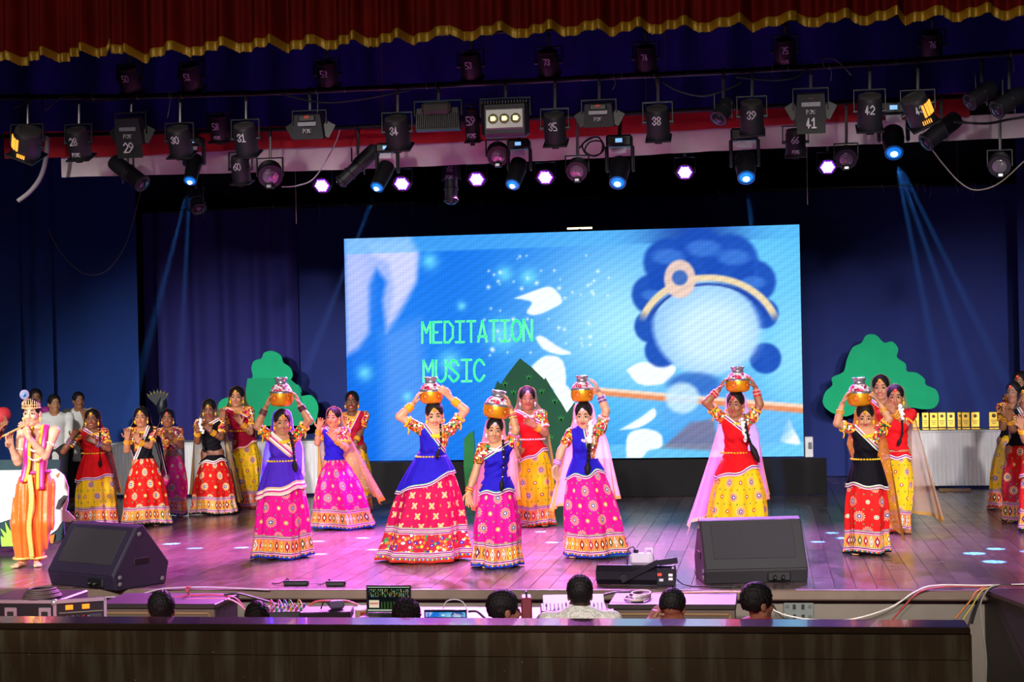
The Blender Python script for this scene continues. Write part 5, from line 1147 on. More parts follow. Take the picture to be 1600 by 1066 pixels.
# ------------------------------------------------------------------ people
def skin_mat(tone):
    nm = 'skin_'+tone
    if nm in MATS: return MATS[nm]
    m, nt, p = new_mat(nm); c = lin(tone)
    col = mixc(nt, noise(nt, coord(nt), 22, 3), tuple(x*0.9 for x in c), tuple(min(1, x*1.1) for x in c))
    nt.links.new(col.s, p.inputs['Base Color']); p.inputs['Roughness'].default_value = 0.5; p.inputs['Subsurface Weight'].default_value = 0.0
    MATS[nm] = m; return m
class Person:
    def __init__(s, label, base, top, head, sh, tone='B07A58', yaw=0, hyaw=0, hpitch=0, hroll=0, arms=None, z0=0.0, pel=None, stiff=None,
                 hw=0.15, hand=1.0, voxel=0.0095, feet=True, toes=False, group=None, hscale=1.06, legs=None, d=None, wide=1.0, palm=None, cat='person'):
        s.basepx = base
        s.loc = G(*base, z=z0) if d is None else UD(base[0], base[1], d)
        if d is not None: s.loc[2] = z0
        s.d0 = depth(s.loc); s.s = FPX/s.d0
        t = CAM-s.loc; s.phi = math.atan2(t[0], -t[1]); s.Ri = Rz(-s.phi)
        s.root = empty('person', s.loc, s.phi, label, cat, group)
        hz = s.L(head[0], top)[2]
        s.k = k = hz/1.5 if stiff is None else stiff
        s.kh = kh = k*hscale
        s.yaw = math.radians(yaw); s.fr = np.array([math.sin(s.yaw), -math.cos(s.yaw), 0]); s.rt = np.array([math.cos(s.yaw), math.sin(s.yaw), 0])
        s.hc = s.L(*head); s.hc[2] = s.L(head[0], top)[2]-0.112*kh
        s.Rh = Rz(math.radians(hyaw)) @ Ry(math.radians(hroll)) @ Rx(math.radians(hpitch))
        s.sm = s.L(sh[0], head[1]); s.sm[2] = s.hc[2]-0.06*k-0.112*kh if sh[1] is None else s.L(*sh)[2]
        px, pz = (pel if pel else (base[0], None))
        s.pel = s.L(px, base[1]); s.pel[1] = 0; s.pel[2] = (0.80*k if pz is None else s.L(px, pz)[2])
        s.shL = s.sm-s.rt*hw*k*wide; s.shR = s.sm+s.rt*hw*k*wide
        s.tone = tone; s.fl = (s.fr[0], s.fr[1], 0.74); s.wide = wide
        s.hand = hand; s.vox = voxel; s.toes = toes; s.arms = {}
        for side, a in (arms or {}).items():
            s.arms[side] = [s.L(*q) for q in a[:3]]
            if s.arms[side][0][2] > s.sm[2]-.03*k:
                if side == 'L': s.shL = s.shL+np.array([.012, 0, .035])*k
                else: s.shR = s.shR+np.array([-.012, 0, .035])*k
        s.palm = palm or {}; s.legs = legs; s.feet = feet
    def L(s, px, py, off=0.0):
        return s.Ri @ (UD(px, py, s.d0-off)-s.loc)
    def hp(s, x, y, z): return s.hc+s.Rh @ (np.array([x, y, z])*s.kh)
    def J(s, t): return s.pel+(s.sm-s.pel)*t
    def torso(s, inf=0.0, kk=0.03, bust=True):
        k, wd = s.k, s.wide; p, q = s.pel, s.sm; r = s.rt
        o = [rc(p-r*0.045*k*wd, p+r*0.045*k*wd, 0.080*k+inf, 0.080*k+inf, kk, s.fl if wd < 1.2 else None),
             rc(s.J(0.02), s.J(0.42), 0.098*k*wd+inf, 0.086*k*wd+inf, kk, s.fl),
             rc(s.J(0.42), s.J(0.86), 0.086*k*wd+inf, 0.118*k*wd+inf, kk, s.fl),
             rc(s.shL+r*0.035*k-[0, 0, .012*k], s.shR-r*0.035*k-[0, 0, .012*k], 0.047*k+inf, 0.047*k+inf, kk)]
        if bust:
            for sg in (-1, 1):
                o.append(rc(s.J(0.70)+r*0.052*k*sg+s.fr*0.055*k, s.J(0.68)+r*0.05*k*sg+s.fr*0.062*k, 0.042*k+inf, 0.04*k+inf, kk))
        return o
    def neck(s, inf=0.0):
        return rc(s.sm+[0, 0, -0.01*s.k], s.hc+s.Rh @ np.array([0, 0.018, -0.06])*s.kh, 0.043*s.k+inf, 0.040*s.kh+inf, 0.025)
    def upper_arm(s, side, inf=0.0, t1=1.0, t0=0.0):
        sh = s.shL if side == 'L' else s.shR; e = s.arms[side][0]
        return rc(sh+(e-sh)*t0, sh+(e-sh)*t1, 0.045*s.k+inf, (0.045-0.009*t1)*s.k+inf, 0.03)
    def leg_ops(s, inf=0.0, kk=0.02):
        k = s.k; o = []; s.ank = []
        for i, sg in enumerate((-1, 1)):
            hip = s.pel+s.rt*0.075*k*sg
            if s.legs: an = s.L(*s.legs[i]); an[2] = 0.065*k
            else: an = s.pel*[1, 1, 0]+s.rt*0.075*k*sg+[0, 0, 0.065*k]
            kn = (hip+an)/2+s.fr*0.02*k+[0, 0, 0.01]
            s.ank.append(an)
            o += [rc(hip, kn, 0.078*k+inf, 0.05*k+inf, kk), rc(kn, an, 0.05*k+inf, 0.034*k+inf, kk)]
        return o
    def hand_ops(s, side):
        e, w, tip = s.arms[side]; k = s.k*s.hand*1.05
        d = nrm(tip-w); pl = s.palm.get(side); n = nrm((np.asarray(pl, float) if pl is not None else s.fr+0.3*d)); n = nrm(n-d*np.dot(n, d)); la = np.cross(d, n)
        o = []; Lp = 0.078*k
        for j in (-1.5, -0.5, 0.5, 1.5):
            o.append(rc(w+d*0.006*k+la*0.009*k*j, w+d*Lp+la*0.0185*k*j, 0.014*k, 0.0125*k, 0.012))
        pos = side == 'L'
        kn = []
        for i, (j, ln) in enumerate(((-1.5, 0.062), (-0.5, 0.073), (0.5, 0.070), (1.5, 0.054))):
            if (side == 'R'): ln = (0.054, 0.070, 0.073, 0.062)[i]
            a = w+d*Lp+la*0.0185*k*j; d1 = nrm(d+la*0.13*j+n*0.22); b = a+d1*ln*0.52*k
            d2 = nrm(d1+n*0.5); c = b+d2*ln*0.5*k
            o += [rc(a, b, 0.0105*k, 0.0095*k, 0.003), rc(b, c, 0.0095*k, 0.008*k, 0.003)]
            kn.append(c)
        sg = -1 if side == 'L' else 1      # thumb on the inner side
        sg = sg*(1 if np.dot(la, s.rt) < 0 else -1)*-1
        if side in getattr(s, 'flipthumb', ''): sg = -sg
        a = w+d*0.018*k+la*0.022*k*sg; b = a+nrm(d*0.6+la*sg*0.75+n*0.3)*0.042*k; c = b+nrm(d*0.9+la*sg*0.3+n*0.4)*0.036*k
        o += [rc(a, b, 0.014*k, 0.011*k, 0.008), rc(b, c, 0.011*k, 0.009*k, 0.004)]
        return o
    def body(s, smile=1, lips='A82030', brow='1A100C', teeth=None, moust=False):
        k, kh = s.k, s.kh; A = s.Rh.T
        ops = s.torso(0, bust=False)
        for side in s.arms:
            e, w, tip = s.arms[side]
            ops += [s.upper_arm(side), rc(e, e+(w-e)*0.3, 0.037*k, 0.036*k, 0.02), rc(e+(w-e)*0.3, w, 0.036*k, 0.025*k, 0.02)]
            ops += s.hand_ops(side)
        ops += s.leg_ops()
        if s.feet:
            for an, sg in zip(s.ank, (-1, 1)):
                f = nrm(s.fr+s.rt*0.25*sg); heel = an-f*0.02*k; heel[2] = 0.026*k; ball = an+f*0.105*k; ball[2] = 0.020*k
                ops += [rc(an, heel, 0.034*k, 0.028*k, 0.02), rc(heel, ball, 0.030*k, 0.024*k, 0.02)]
                sd = np.array([-f[1], f[0], 0])
                for j in range(5):
                    a = ball+sd*(j-2)*0.0135*k; ops.append(rc(a, a+f*(0.045-0.004*abs(j-1))*k-[0, 0, 0.006*k], 0.0115*k, 0.0095*k, 0.004))
        ops.append(s.neck())
        h = lambda x, y, z, r, kk=0.02: el(s.hp(x, y, z), np.array(r)*kh, A, kk)
        ops += [h(0, .014, .022, (.072, .09, .088)), h(0, -.018, -.038, (.057, .068, .078), .03), rc(s.hp(0, -.055, -.092), s.hp(0, -.066, -.098), .022*kh, .016*kh, .03),
                rc(s.hp(-.04, -.01, -.075), s.hp(-.015, -.05, -.095), .024*kh, .02*kh, .03), rc(s.hp(.04, -.01, -.075), s.hp(.015, -.05, -.095), .024*kh, .02*kh, .03),
                rc(s.hp(0, -.084, .004), s.hp(0, -.101, -.038), .008*kh, .012*kh, .012), rc(s.hp(-.011, -.09, -.041), s.hp(.011, -.09, -.041), .009*kh, .009*kh, .008),
                h(-.034, -.066, -.038, (.022, .018, .02), .02), h(.034, -.066, -.038, (.022, .018, .02), .02),
                h(-.073, .012, -.02, (.010, .02, .029), .008), h(.073, .012, -.02, (.010, .02, .029), .008),
                h(0, -.08, -.068, (.02, .012, .012), .015)]
        bx = []
        hb = s.hc; bx.append((hb-0.13*kh, hb+0.13*kh))
        for side in s.arms:
            e, w, tip = s.arms[side]; c = (w+tip)/2; bx.append((c-0.10*k, c+0.10*k))
        V, Q = sdf_mesh(ops, s.vox, 0.0052, bx)
        s.bodyobj = np_mesh('body', V, Q, skin_mat(s.tone), s.root)
        # face
        for sg in (-1, 1):
            m = MB(); E3 = [s.Rh[:, 0], s.Rh[:, 1], s.Rh[:, 2]]
            z0 = -.004
            c = s.hp(sg*.029, -.0765, z0)
            m.mat(0).ball(c, np.array((.0190, .0085, .0088))*kh, 10, 6, E3)
            m.mat(1).ball(s.hp(sg*.029, -.0815, z0-.0008), np.array((.0135, .0062, .0050))*kh, 10, 6, E3)
            m.mat(2).ball(s.hp(sg*.029, -.0868, z0), np.array((.0078, .0032, .0058))*kh, 8, 6, E3)
            m.build('eye', [M('kohl', '14090A', .5, var=0), M('eye_white', 'E8E4E0', .3, var=0), M('iris', '1C0E08', .2, var=0)], s.root, True)
            m = MB(); m.tube([s.hp(sg*x, y, z) for x, y, z in ((.012, -.0865, .019), (.028, -.084, .0265), (.045, -.071, .021))], [.003*kh, .0042*kh, .002*kh], 6)
            m.build('eyebrow', M('brow_hair', brow, .7, var=0), s.root, True)
        m = MB(); cu = .006*smile
        lm = [M('lip_'+lips, lips, .35, var=0), M('teeth', 'F2EEE8', .25, var=0)]
        wl = .027 if smile > 0.5 else .021
        up = [s.hp(x*wl, -.0905+abs(x)**2*.013, -.0635+abs(x)*cu) for x in (-1, -.5, 0, .5, 1)]
        lo = [s.hp(x*wl, -.0895+abs(x)**2*.013, -.0635-(.012 if smile > .9 else .008)*(1-x*x)+abs(x)*cu) for x in (-1, -.5, 0, .5, 1)]
        m.mat(0).tube(up, [.002*kh, .0042*kh, .0046*kh, .0042*kh, .002*kh], 6); m.tube(lo, [.002*kh, .0046*kh, .0052*kh, .0046*kh, .002*kh], 6)
        if smile > .9: m.mat(1).ball(s.hp(0, -.0885, -.0675), np.array((.017, .004, .005))*kh, 10, 5, [s.Rh[:, 0], s.Rh[:, 1], s.Rh[:, 2]])
        m.build('lips', lm, s.root, True)
        if moust:
            MB().tube([s.hp(x*.026, -.092+abs(x)*.012, -.056-abs(x)*.005) for x in (-1, -.4, 0, .4, 1)], [.002*kh, .005*kh, .004*kh, .005*kh, .002*kh], 6).build('moustache', M('hair_black', '0B0808', .6, var=.4, vs=60, spec=.3, bmp=.5, bs=150), s.root, True)
        return s
    def hair(s, long=True, color='hair_black', vol=1.0, short=False, fade=0.0, rough=.0014):
        A = s.Rh.T; h = lambda x, y, z, r, kk=.015, mode='add': el(s.hp(x, y, z), np.array(r)*s.kh, A, kk, mode)
        v = 1+(vol-1)
        ops = [h(0, .018, .030, (.081*v, .097*v, .092*v))]
        if short: ops += [h(0, .06, -.02, (.060, .045, .05))]
        else: ops += [h(0, .055, -.035, (.066, .052, .075)), h(0, .075, -.05, (.04, .04, .04))]
        ops += [h(0, -.105, -.036, (.066, .084, .116), .012, 'sub')]
        if short: ops += [h(0, -.02, -.085, (.12, .075, .06), .01, 'sub')]
        if short: ops += [h(sg_*.088, .010, -.024, (.030, .026, .040), .004, 'sub') for sg_ in (-1, 1)]
        if fade: ops.append(half(s.Rh @ np.array([0, .35, -1.0]), s.hp(0, .08, fade)))
        ph = rng.uniform(0, 6)
        wv = lambda X, Y, Z: rough*np.sin(X*260+ph)*np.cos(Z*90)+rough*np.sin(Y*230+Z*120)+rough*.8*np.sin(X*410+Y*350+Z*300)
        V, Q = sdf_mesh(ops, .0068, warp=wv)
        o = np_mesh('hair', V, Q, M(color, '0B0808', .6, var=.4, vs=60, spec=.3, bmp=.5, bs=150), s.root); s.hairobj = o
        return s
    def cap_strands(s): pass
    def braid(s, pts, r=.022, tassel=.11, beads=None):
        P = smooth_path([s.L(*p) for p in pts], 5); m = MB(); L = 0
        n = len(P)
        for i in range(n-1):
            a, b = P[i], P[i+1]; seg = np.linalg.norm(b-a); kN = max(1, int(seg/(r*1.1)))
            for j in range(kN):
                c = a+(b-a)*j/kN; L += 1; d = nrm(b-a); X, Y = perp(d); rr = r*(1-.35*i/n)
                m.mat(0).ball(c+X*rr*.38*(-1)**L, (rr*.8, rr*.75, rr*.9), 7, 5)
                if beads and L % 3 == 0: m.mat(1).ball(c+s.fr*rr*.8, rr*.42, 6, 4)
        e = P[-1]
        m.mat(0).lathe([(r*.6, 0), (r*.45, .01), (r*1.15, tassel*.4), (r*.9, tassel*.8), (r*.25, tassel)], e, P[-1]-P[-2], 9)
        m.build('braid', [M('hair_black', '0B0808', .6, var=.4, vs=60, spec=.3, bmp=.5, bs=150), M('braid_bead', beads or 'F0E8E8', .5)], s.hairobj, True)
        return s
    def cloth(s, name, ops, mat, vox=.0095, warp=None, attrs=None, parent=None):
        V, Q = sdf_mesh(ops, vox, warp=warp)
        return np_mesh(name, V, Q, mat, parent or s.root, attrs=attrs(V) if attrs else None)
    def blouse(s, mat, inf=.010, sleeve=.55, hem=.34, neckr=.075):
        k = s.k; ops = s.torso(inf*k)
        for side in s.arms: ops.append(s.upper_arm(side, .012*k, sleeve))
        wz = s.J(hem)
        ops += [half((0, 0, -1), wz), el(s.sm+s.fr*.05*k+np.array([0, 0, .045*k]), np.array((neckr, neckr*1.1, neckr*1.05))*k, None, .005, 'sub')]
        s.cloth('blouse', ops, mat); return s
    def sash(s, mat, side='L', low=.0, B=.52, A=.05, inf=.021, name='draped_scarf'):
        """cloth over one shoulder, diagonal across the chest"""
        k = s.k; sg = -1 if side == 'L' else 1
        ops = s.torso(inf*k)
        pA = s.sm+s.rt*sg*A*k+np.array([0, 0, .03*k]); pB = s.J(B)-s.rt*sg*.125*k
        t = pB-pA; n = np.array([t[2]*s.rt[0], t[2]*s.rt[1], -(t @ s.rt)]); n = nrm(n)
        if n[2] < 0: n = -n                                  # points up/out: cut away
        ops += [half(n, pA), half((0, 0, -1), s.J(low)), el(s.sm+np.array([0, 0, .06*k]), np.array((.06, .075, .085))*k, None, .005, 'sub')]
        dz = nrm(t)
        wv = lambda X, Y, Z: .0038*np.sin(((X-pA[0])*n[0]+(Y-pA[1])*n[1]+(Z-pA[2])*n[2])*95+1.2*np.sin(Z*14))
        s.cloth(name, ops, mat, warp=wv, attrs=lambda V: {'edge': np.abs((V-pA) @ n)}); return s
    def skirt(s, mat, x0, x1, y, wy, wx=None, n=7, name='skirt', amp=1.0, ry=.8, seed=None, hemw=.012, lean=0.0, floor=.006):
        k = s.k; W = s.L(wx if wx is not None else s.basepx[0], wy); W[1] = s.J(.1)[1]; W[2] += .03*k; Hm = s.L((x0+x1)/2, y); Hm[1] = lean
        Hm[2] = max(Hm[2], floor+hemw)
        rx = (x1-x0)/2/s.s; ph = rng.uniform(0, 6, 4)
        s.sk = dict(W=W, H=Hm, rx=rx, ph=ph, n=n, amp=amp, ry=ry, hemw=hemw)
        nu, nv = 120, 26
        V = np.zeros((nv, nu, 3)); UV = np.zeros((nv, nu, 2))
        th = np.arange(nu)*2*math.pi/nu
        for j in range(nv):
            t = j/(nv-1); V[j] = s.skirt_pt(th, t)
            UV[j, :, 0] = th*max(rx, .2)*.92; UV[j, :, 1] = (1-t)*np.linalg.norm(W-Hm)*1.02
        idx = np.arange(nu*nv).reshape(nv, nu)
        a, b = idx[:-1], idx[1:]; Q = np.stack([a, np.roll(a, -1, 1), np.roll(b, -1, 1), b], -1).reshape(-1, 4)
        # seam column gets its own uv by duplicating the last column
        o = np_mesh(name, V.reshape(-1, 3), Q[:, ::-1].copy(), mat, s.root, uv=UV.reshape(-1, 2))
        sd = o.modifiers.new('thick', 'SOLIDIFY'); sd.thickness = .004
        return s
    def skirt_pt(s, th, t, inf=0.0):
        q = s.sk; k = s.k
        c = q['W']+(q['H']-q['W'])*t; g = t**.82
        rx = (.114*k*s.wide)*(1-g)+q['rx']*g; ry = (.098*k*s.wide)*(1-g)+min(q['rx']*q['ry'], .31)*g
        bell = .035*math.sin(math.pi*min(1, t*1.25))*k
        w = q['amp']*(.016+.15*t)*(np.cos(q['n']*th+q['ph'][0]+.8*np.sin(2*th+q['ph'][1]))+.45*np.cos((2*q['n']+3)*th+q['ph'][2]))/1.45
        rx2 = (rx+bell+inf)*(1+w*.9); ry2 = (ry+bell+inf)*(1+w*.9)
        # body frame: th=0 at image right
        P = np.stack([c[0]+rx2*np.cos(th), c[1]+ry2*np.sin(th), c[2]+q['hemw']*t*np.cos(3*th+q['ph'][3])], -1)
        return P
    def apron(s, mat, yl, yr, a0=-200, a1=20, name='overskirt', top=-.02, inf=.016, wob=.012):
        """over-drape from the waist with a slanted lower hem; yl / yr = pixel heights of the hem at its left and right"""
        q = s.sk; H = q['W'][2]-q['H'][2]; nu, nv = 64, 14; th = np.radians(np.linspace(a0, a1, nu))
        zl, zr = s.L(s.basepx[0], yl)[2], s.L(s.basepx[0], yr)[2]
        fx = (np.cos(th)+1)/2; zb = zl+(zr-zl)*fx+wob*np.sin(th*5)
        tb = np.clip((q['W'][2]-zb)/H, .02, 1)
        V = np.zeros((nv, nu, 3)); ed = np.zeros((nv, nu))
        for j in range(nv):
            f = j/(nv-1)
            for i in range(nu):
                t = top+(tb[i]-top)*f; V[j, i] = s.skirt_pt(np.array([th[i]]), max(t, 0.0), inf+.008*f)[0]
                if t < 0: V[j, i, 2] -= t*H
                ed[j, i] = (tb[i]-t)*H
        idx = np.arange(nu*nv).reshape(nv, nu); a, b = idx[:-1], idx[1:]
        Q = np.stack([a[:, :-1], b[:, :-1], b[:, 1:], a[:, 1:]], -1).reshape(-1, 4)
        o = np_mesh(name, V.reshape(-1, 3), Q, mat, s.root, attrs={'edge': ed.ravel()}); sd = o.modifiers.new('thick', 'SOLIDIFY'); sd.thickness = .005
        return s
    def veil(s, mat, left, right, back=.16, front=118, onhead=True, name='veil', fold=9, flare=1.0, f2=110):
        k, kh = s.k, s.kh; hc = s.hc; sm = s.sm; Lf, Rg = s.L(*left), s.L(*right)
        up = s.Rh[:, 2]
        keys = []
        if onhead:
            keys += [(hc+s.Rh @ np.array([0, .02, .128])*kh, .012*kh, .012*kh, 150, 0), (hc+s.Rh @ np.array([0, .022, .122])*kh, .05*kh, .06*kh, 118, 0),
                     (hc+s.Rh @ np.array([0, .028, .085])*kh, .088*kh, .095*kh, 100, 0), (hc+s.Rh @ np.array([0, .03, .02])*kh, .102*kh, .104*kh, 100, 0),
                     (hc+s.Rh @ np.array([0, .035, -.06])*kh, .108*kh, .105*kh, min(front, 106), 0)]
        keys += [(sm+np.array([0, .02*k, .025*k]), .165*k, .115*k, front-4, 0), (sm+np.array([0, .03*k, -.10*k]), .205*k, .145*k, 112, 0)]
        mid = (Lf+Rg)/2; ctr = mid.copy(); ctr[1] = back*.4
        keys.append((ctr, abs(Rg[0]-Lf[0])/2, back*1.3, f2, (Rg[2]-Lf[2])/2))
        K = len(keys); T = np.linspace(0, 1, K); nv, nu = 40, 49
        seglen = [0]
        for a, b in zip(keys[:-1], keys[1:]): seglen.append(seglen[-1]+np.linalg.norm(a[0]-b[0])+.02)
        T = np.array(seglen)/seglen[-1]
        tt = np.linspace(0, 1, nv)**.8
        def itp(vals): return np.interp(tt, T, vals)
        C = np.stack([itp([q[0][i] for q in keys]) for i in range(3)], -1); rx = itp([q[1] for q in keys]); ry = itp([q[2] for q in keys]); fm = np.radians(itp([q[3] for q in keys])); dz = itp([q[4] for q in keys])
        u = np.linspace(-1, 1, nu); ph = rng.uniform(0, 6)
        V = np.zeros((nv, nu, 3)); UV = np.zeros((nv, nu, 2))
        for j in range(nv):
            f = u*fm[j]; g = max(0, tt[j]-.25)*1.3
            w = 1+.10*g*np.cos(fold*u*1.7+ph)+.05*g*np.sin(fold*2.3*u)
            V[j, :, 0] = C[j, 0]+rx[j]*w*np.sin(f); V[j, :, 1] = C[j, 1]+ry[j]*w*np.cos(f); V[j, :, 2] = C[j, 2]+dz[j]*u
            UV[j, :, 0] = (1-np.abs(u))*fm[j]*(rx[j]+ry[j])/2; UV[j, :, 1] = (1-tt[j])*seglen[-1]
        idx = np.arange(nu*nv).reshape(nv, nu); a, b = idx[:-1], idx[1:]
        Q = np.stack([a[:, :-1], b[:, :-1], b[:, 1:], a[:, 1:]], -1).reshape(-1, 4)
        np_mesh(name, V.reshape(-1, 3), Q, mat, s.root, uv=UV.reshape(-1, 2)); return s
    # ornaments
    def bangles(s, side, color, f0=.68, f1=.9, n=4, second=None, name='bangle', r=.0062):
        e, w, _ = s.arms[side]; d = nrm(w-e)
        for i in range(n):
            f = f0+(f1-f0)*i/max(1, n-1); c = e+(w-e)*f; R = (.036*(1-f)+.026*f)*s.k+.008
            cc = color if (not second or i % 2 == 0) else second
            MB().ring(c, d, R, r*s.k, 14, 6).build(name, M('bangle_'+cc, cc, .35, var=.05), s.root, True)
        return s
    def armlet(s, side, color='F2B810', f=.62, tie=True):
        sh = s.shL if side == 'L' else s.shR; e = s.arms[side][0]; c = sh+(e-sh)*f; d = nrm(e-sh); m = MB(); X, Y = perp(d)
        for i in range(14):
            t = 2*math.pi*i/14; m.ball(c+(X*math.cos(t)+Y*math.sin(t))*(.050*s.k), .0125*s.k, 6, 4)
        if tie: m.tube([c+np.array([0, -.04, -.05])*s.k, c+np.array([.012, -.06, -.08])*s.k, c+np.array([0, -.06, -.12])*s.k], .008*s.k, 5)
        m.build('armlet', M('garland_'+color, color, .6, var=.2, vs=60), s.root, True); return s
    def necklace(s, color='F2B810', n=24, r=.013, drop=.055, long=0.0, rw=.075):
        m = MB(); c = s.sm+np.array([0, 0, .035])*s.k
        for i in range(n):
            t = 2*math.pi*i/n; fr = (1-math.cos(t))/2      # 1 at the front
            rad = (rw+long*.3*fr)*s.k
            p = c+s.rt*math.sin(t)*rad*(.95-.25*(long > .05)*fr)+s.fr*(-math.cos(t))*(rad+.020*s.k*fr)+np.array([0, 0, -(drop+long)*fr])*s.k
            m.ball(p, r*s.k*(1+.25*fr), 6, 4)
        m.build('necklace', M('garland_'+color, color, .6, var=.2, vs=60), s.root, True); return s
    def flowers(s, pts, color='F4F0EA', r=.016, n=26, name='flower_garland'):
        P = smooth_path([s.L(*p) for p in pts], 8); m = MB()
        for i in range(n):
            a = P[int(i*(len(P)-1)/n)]; m.ball(a+rng.normal(0, .008, 3), r*s.k*rng.uniform(.7, 1.1), 6, 4)
        m.build(name, M('garland_'+color, color, .6, var=.2, vs=60), s.root, True); return s
    def earrings(s, color='F2B810'):
        for sg in (-1, 1):
            m = MB(); c = s.hp(sg*.076, -.012, -.058); m.ball(c, np.array((.012, .012, .017))*s.kh, 8, 6); m.ball(c+np.array([0, 0, -.022])*s.kh, .007*s.kh, 6, 4)
            m.build('earring', M('garland_'+color, color, .6, var=.2, vs=60), s.root, True)
        return s
    def tikka(s, color='F2B810', c2='C2185B'):
        m = MB(); c = s.hp(0, -.083, .062)
        for i in range(6):
            t = i*math.pi/3; m.mat(0).ball(c+s.Rh @ (np.array([math.cos(t)*.011, -.002, math.sin(t)*.011])*s.kh), .0075*s.kh, 6, 4)
        m.mat(1).ball(c+s.Rh @ (np.array([0, -.008, 0])*s.kh), .006*s.kh, 6, 4)
        m.build('forehead_jewel', [M('garland_'+color, color, .6, var=.2, vs=60), M('gem_'+c2, c2, .3)], s.root, True)
        MB().ball(s.hp(0, -.0885, .030), .0042*s.kh, 6, 4).build('bindi', M('bindi_red', 'B01024', .5, var=0), s.root, True)
        return s
    def belt(s, y, color='F2B810', rx=.140, ry=.122, buckle=None):
        c = s.L(s.basepx[0], y); t = (c[2]-s.pel[2])/(s.sm[2]-s.pel[2]+1e-6); c = s.J(t); m = MB(); n = 30
        for i in range(n):
            a = 2*math.pi*i/n; m.ball(c+s.rt*rx*s.k*math.cos(a)-s.fr*ry*s.k*math.sin(a), (.014*s.k, .012*s.k, .010*s.k), 6, 4)
        if buckle: m.mat(1).ball(c+s.fr*(ry+.012)*s.k, (.022*s.k, .012*s.k, .018*s.k), 8, 5)
        m.build('belt', [M('garland_'+color, color, .6, var=.2, vs=60), M('gem_'+(buckle or 'C2185B'), buckle or 'C2185B', .3)], s.root, True); return s
MIR = ['E8701C', 'C2185B', 'F4E8E0', 'F4C83A', '2E8B4A', 'E8701C', 'D02030']
blo_o = patch_mat('mirror_blouse_orange', MIR); blo_g = patch_mat('mirror_blouse_gold', ['D88A20', 'F0C040', 'E8701C', '8C1A3A', 'F4E8E0', 'D88A20', 'C2185B'])
S_pink = skirt_mat('skirt_pink', 'E0108C'); S_mag = skirt_mat('skirt_magenta', 'B80A4E', style='flower', trim='C03028', bh=.34); S_yel = skirt_mat('skirt_yellow', 'F4C01A', border='E8601C', trim='C8281E', alt='C8321E')
S_red = skirt_mat('skirt_red', 'C81414', border='E88A1C', trim='14121A'); S_red2 = skirt_mat('skirt_scarlet', 'D81C1C', border='E88A1C', trim='14121A', alt='F4E8C0')
C_blue = edge_mat('cloth_royal_blue', '2418B4'); C_pur = edge_mat('cloth_violet', '4A28B8', stripes=('F4E9E0', 'E8C8B0', 'C83A90', 'F4E9E0', 'D8B090'), w=.085)
C_red = edge_mat('cloth_red', 'D0141C', stripes=('F4E9F0', 'D87AB0', '3A2A6A', 'F4E9F0')); C_mar = edge_mat('cloth_maroon', 'A01030', stripes=('F0C050', 'E8701C', 'F4E9F0', 'C83A90')); C_blk = edge_mat('cloth_black', '0E0C14', stripes=('F4E9F0', 'C83A90', '58A848', 'F4E9F0'))
V_cream = veil_mat('veil_cream', 'F0D8C0', 'E0B050', .55); V_beige = veil_mat('veil_beige', 'D8B078', 'C89848', .62); V_pink = veil_mat('veil_blush', 'F0C8B0', 'E8B048', .62, .04, 'F8E8C8'); V_lil = veil_mat('veil_lilac', 'E0B8D8', 'E0C080', .50, .035)
V_red = veil_mat('veil_red', 'C8102A', 'F0B030', .82, .03, 'F0B84A'); V_gold = veil_mat('veil_gold', 'D89A30', 'E8B040', .70, .03, 'F8D878'); V_blk = veil_mat('veil_black', '14101A', 'C8A8B8', .85); V_blue = veil_mat('veil_blue', '1C1CA0', 'D8B0C8', .85); V_vio = veil_mat('veil_violet', '5038B8', 'F0D8C8', .80, .04); V_nude = veil_mat('veil_nude', 'E8C0A0', 'C89848', .42, .035)
PL, PR = (1, -.1, .25), (-1, -.1, .25)
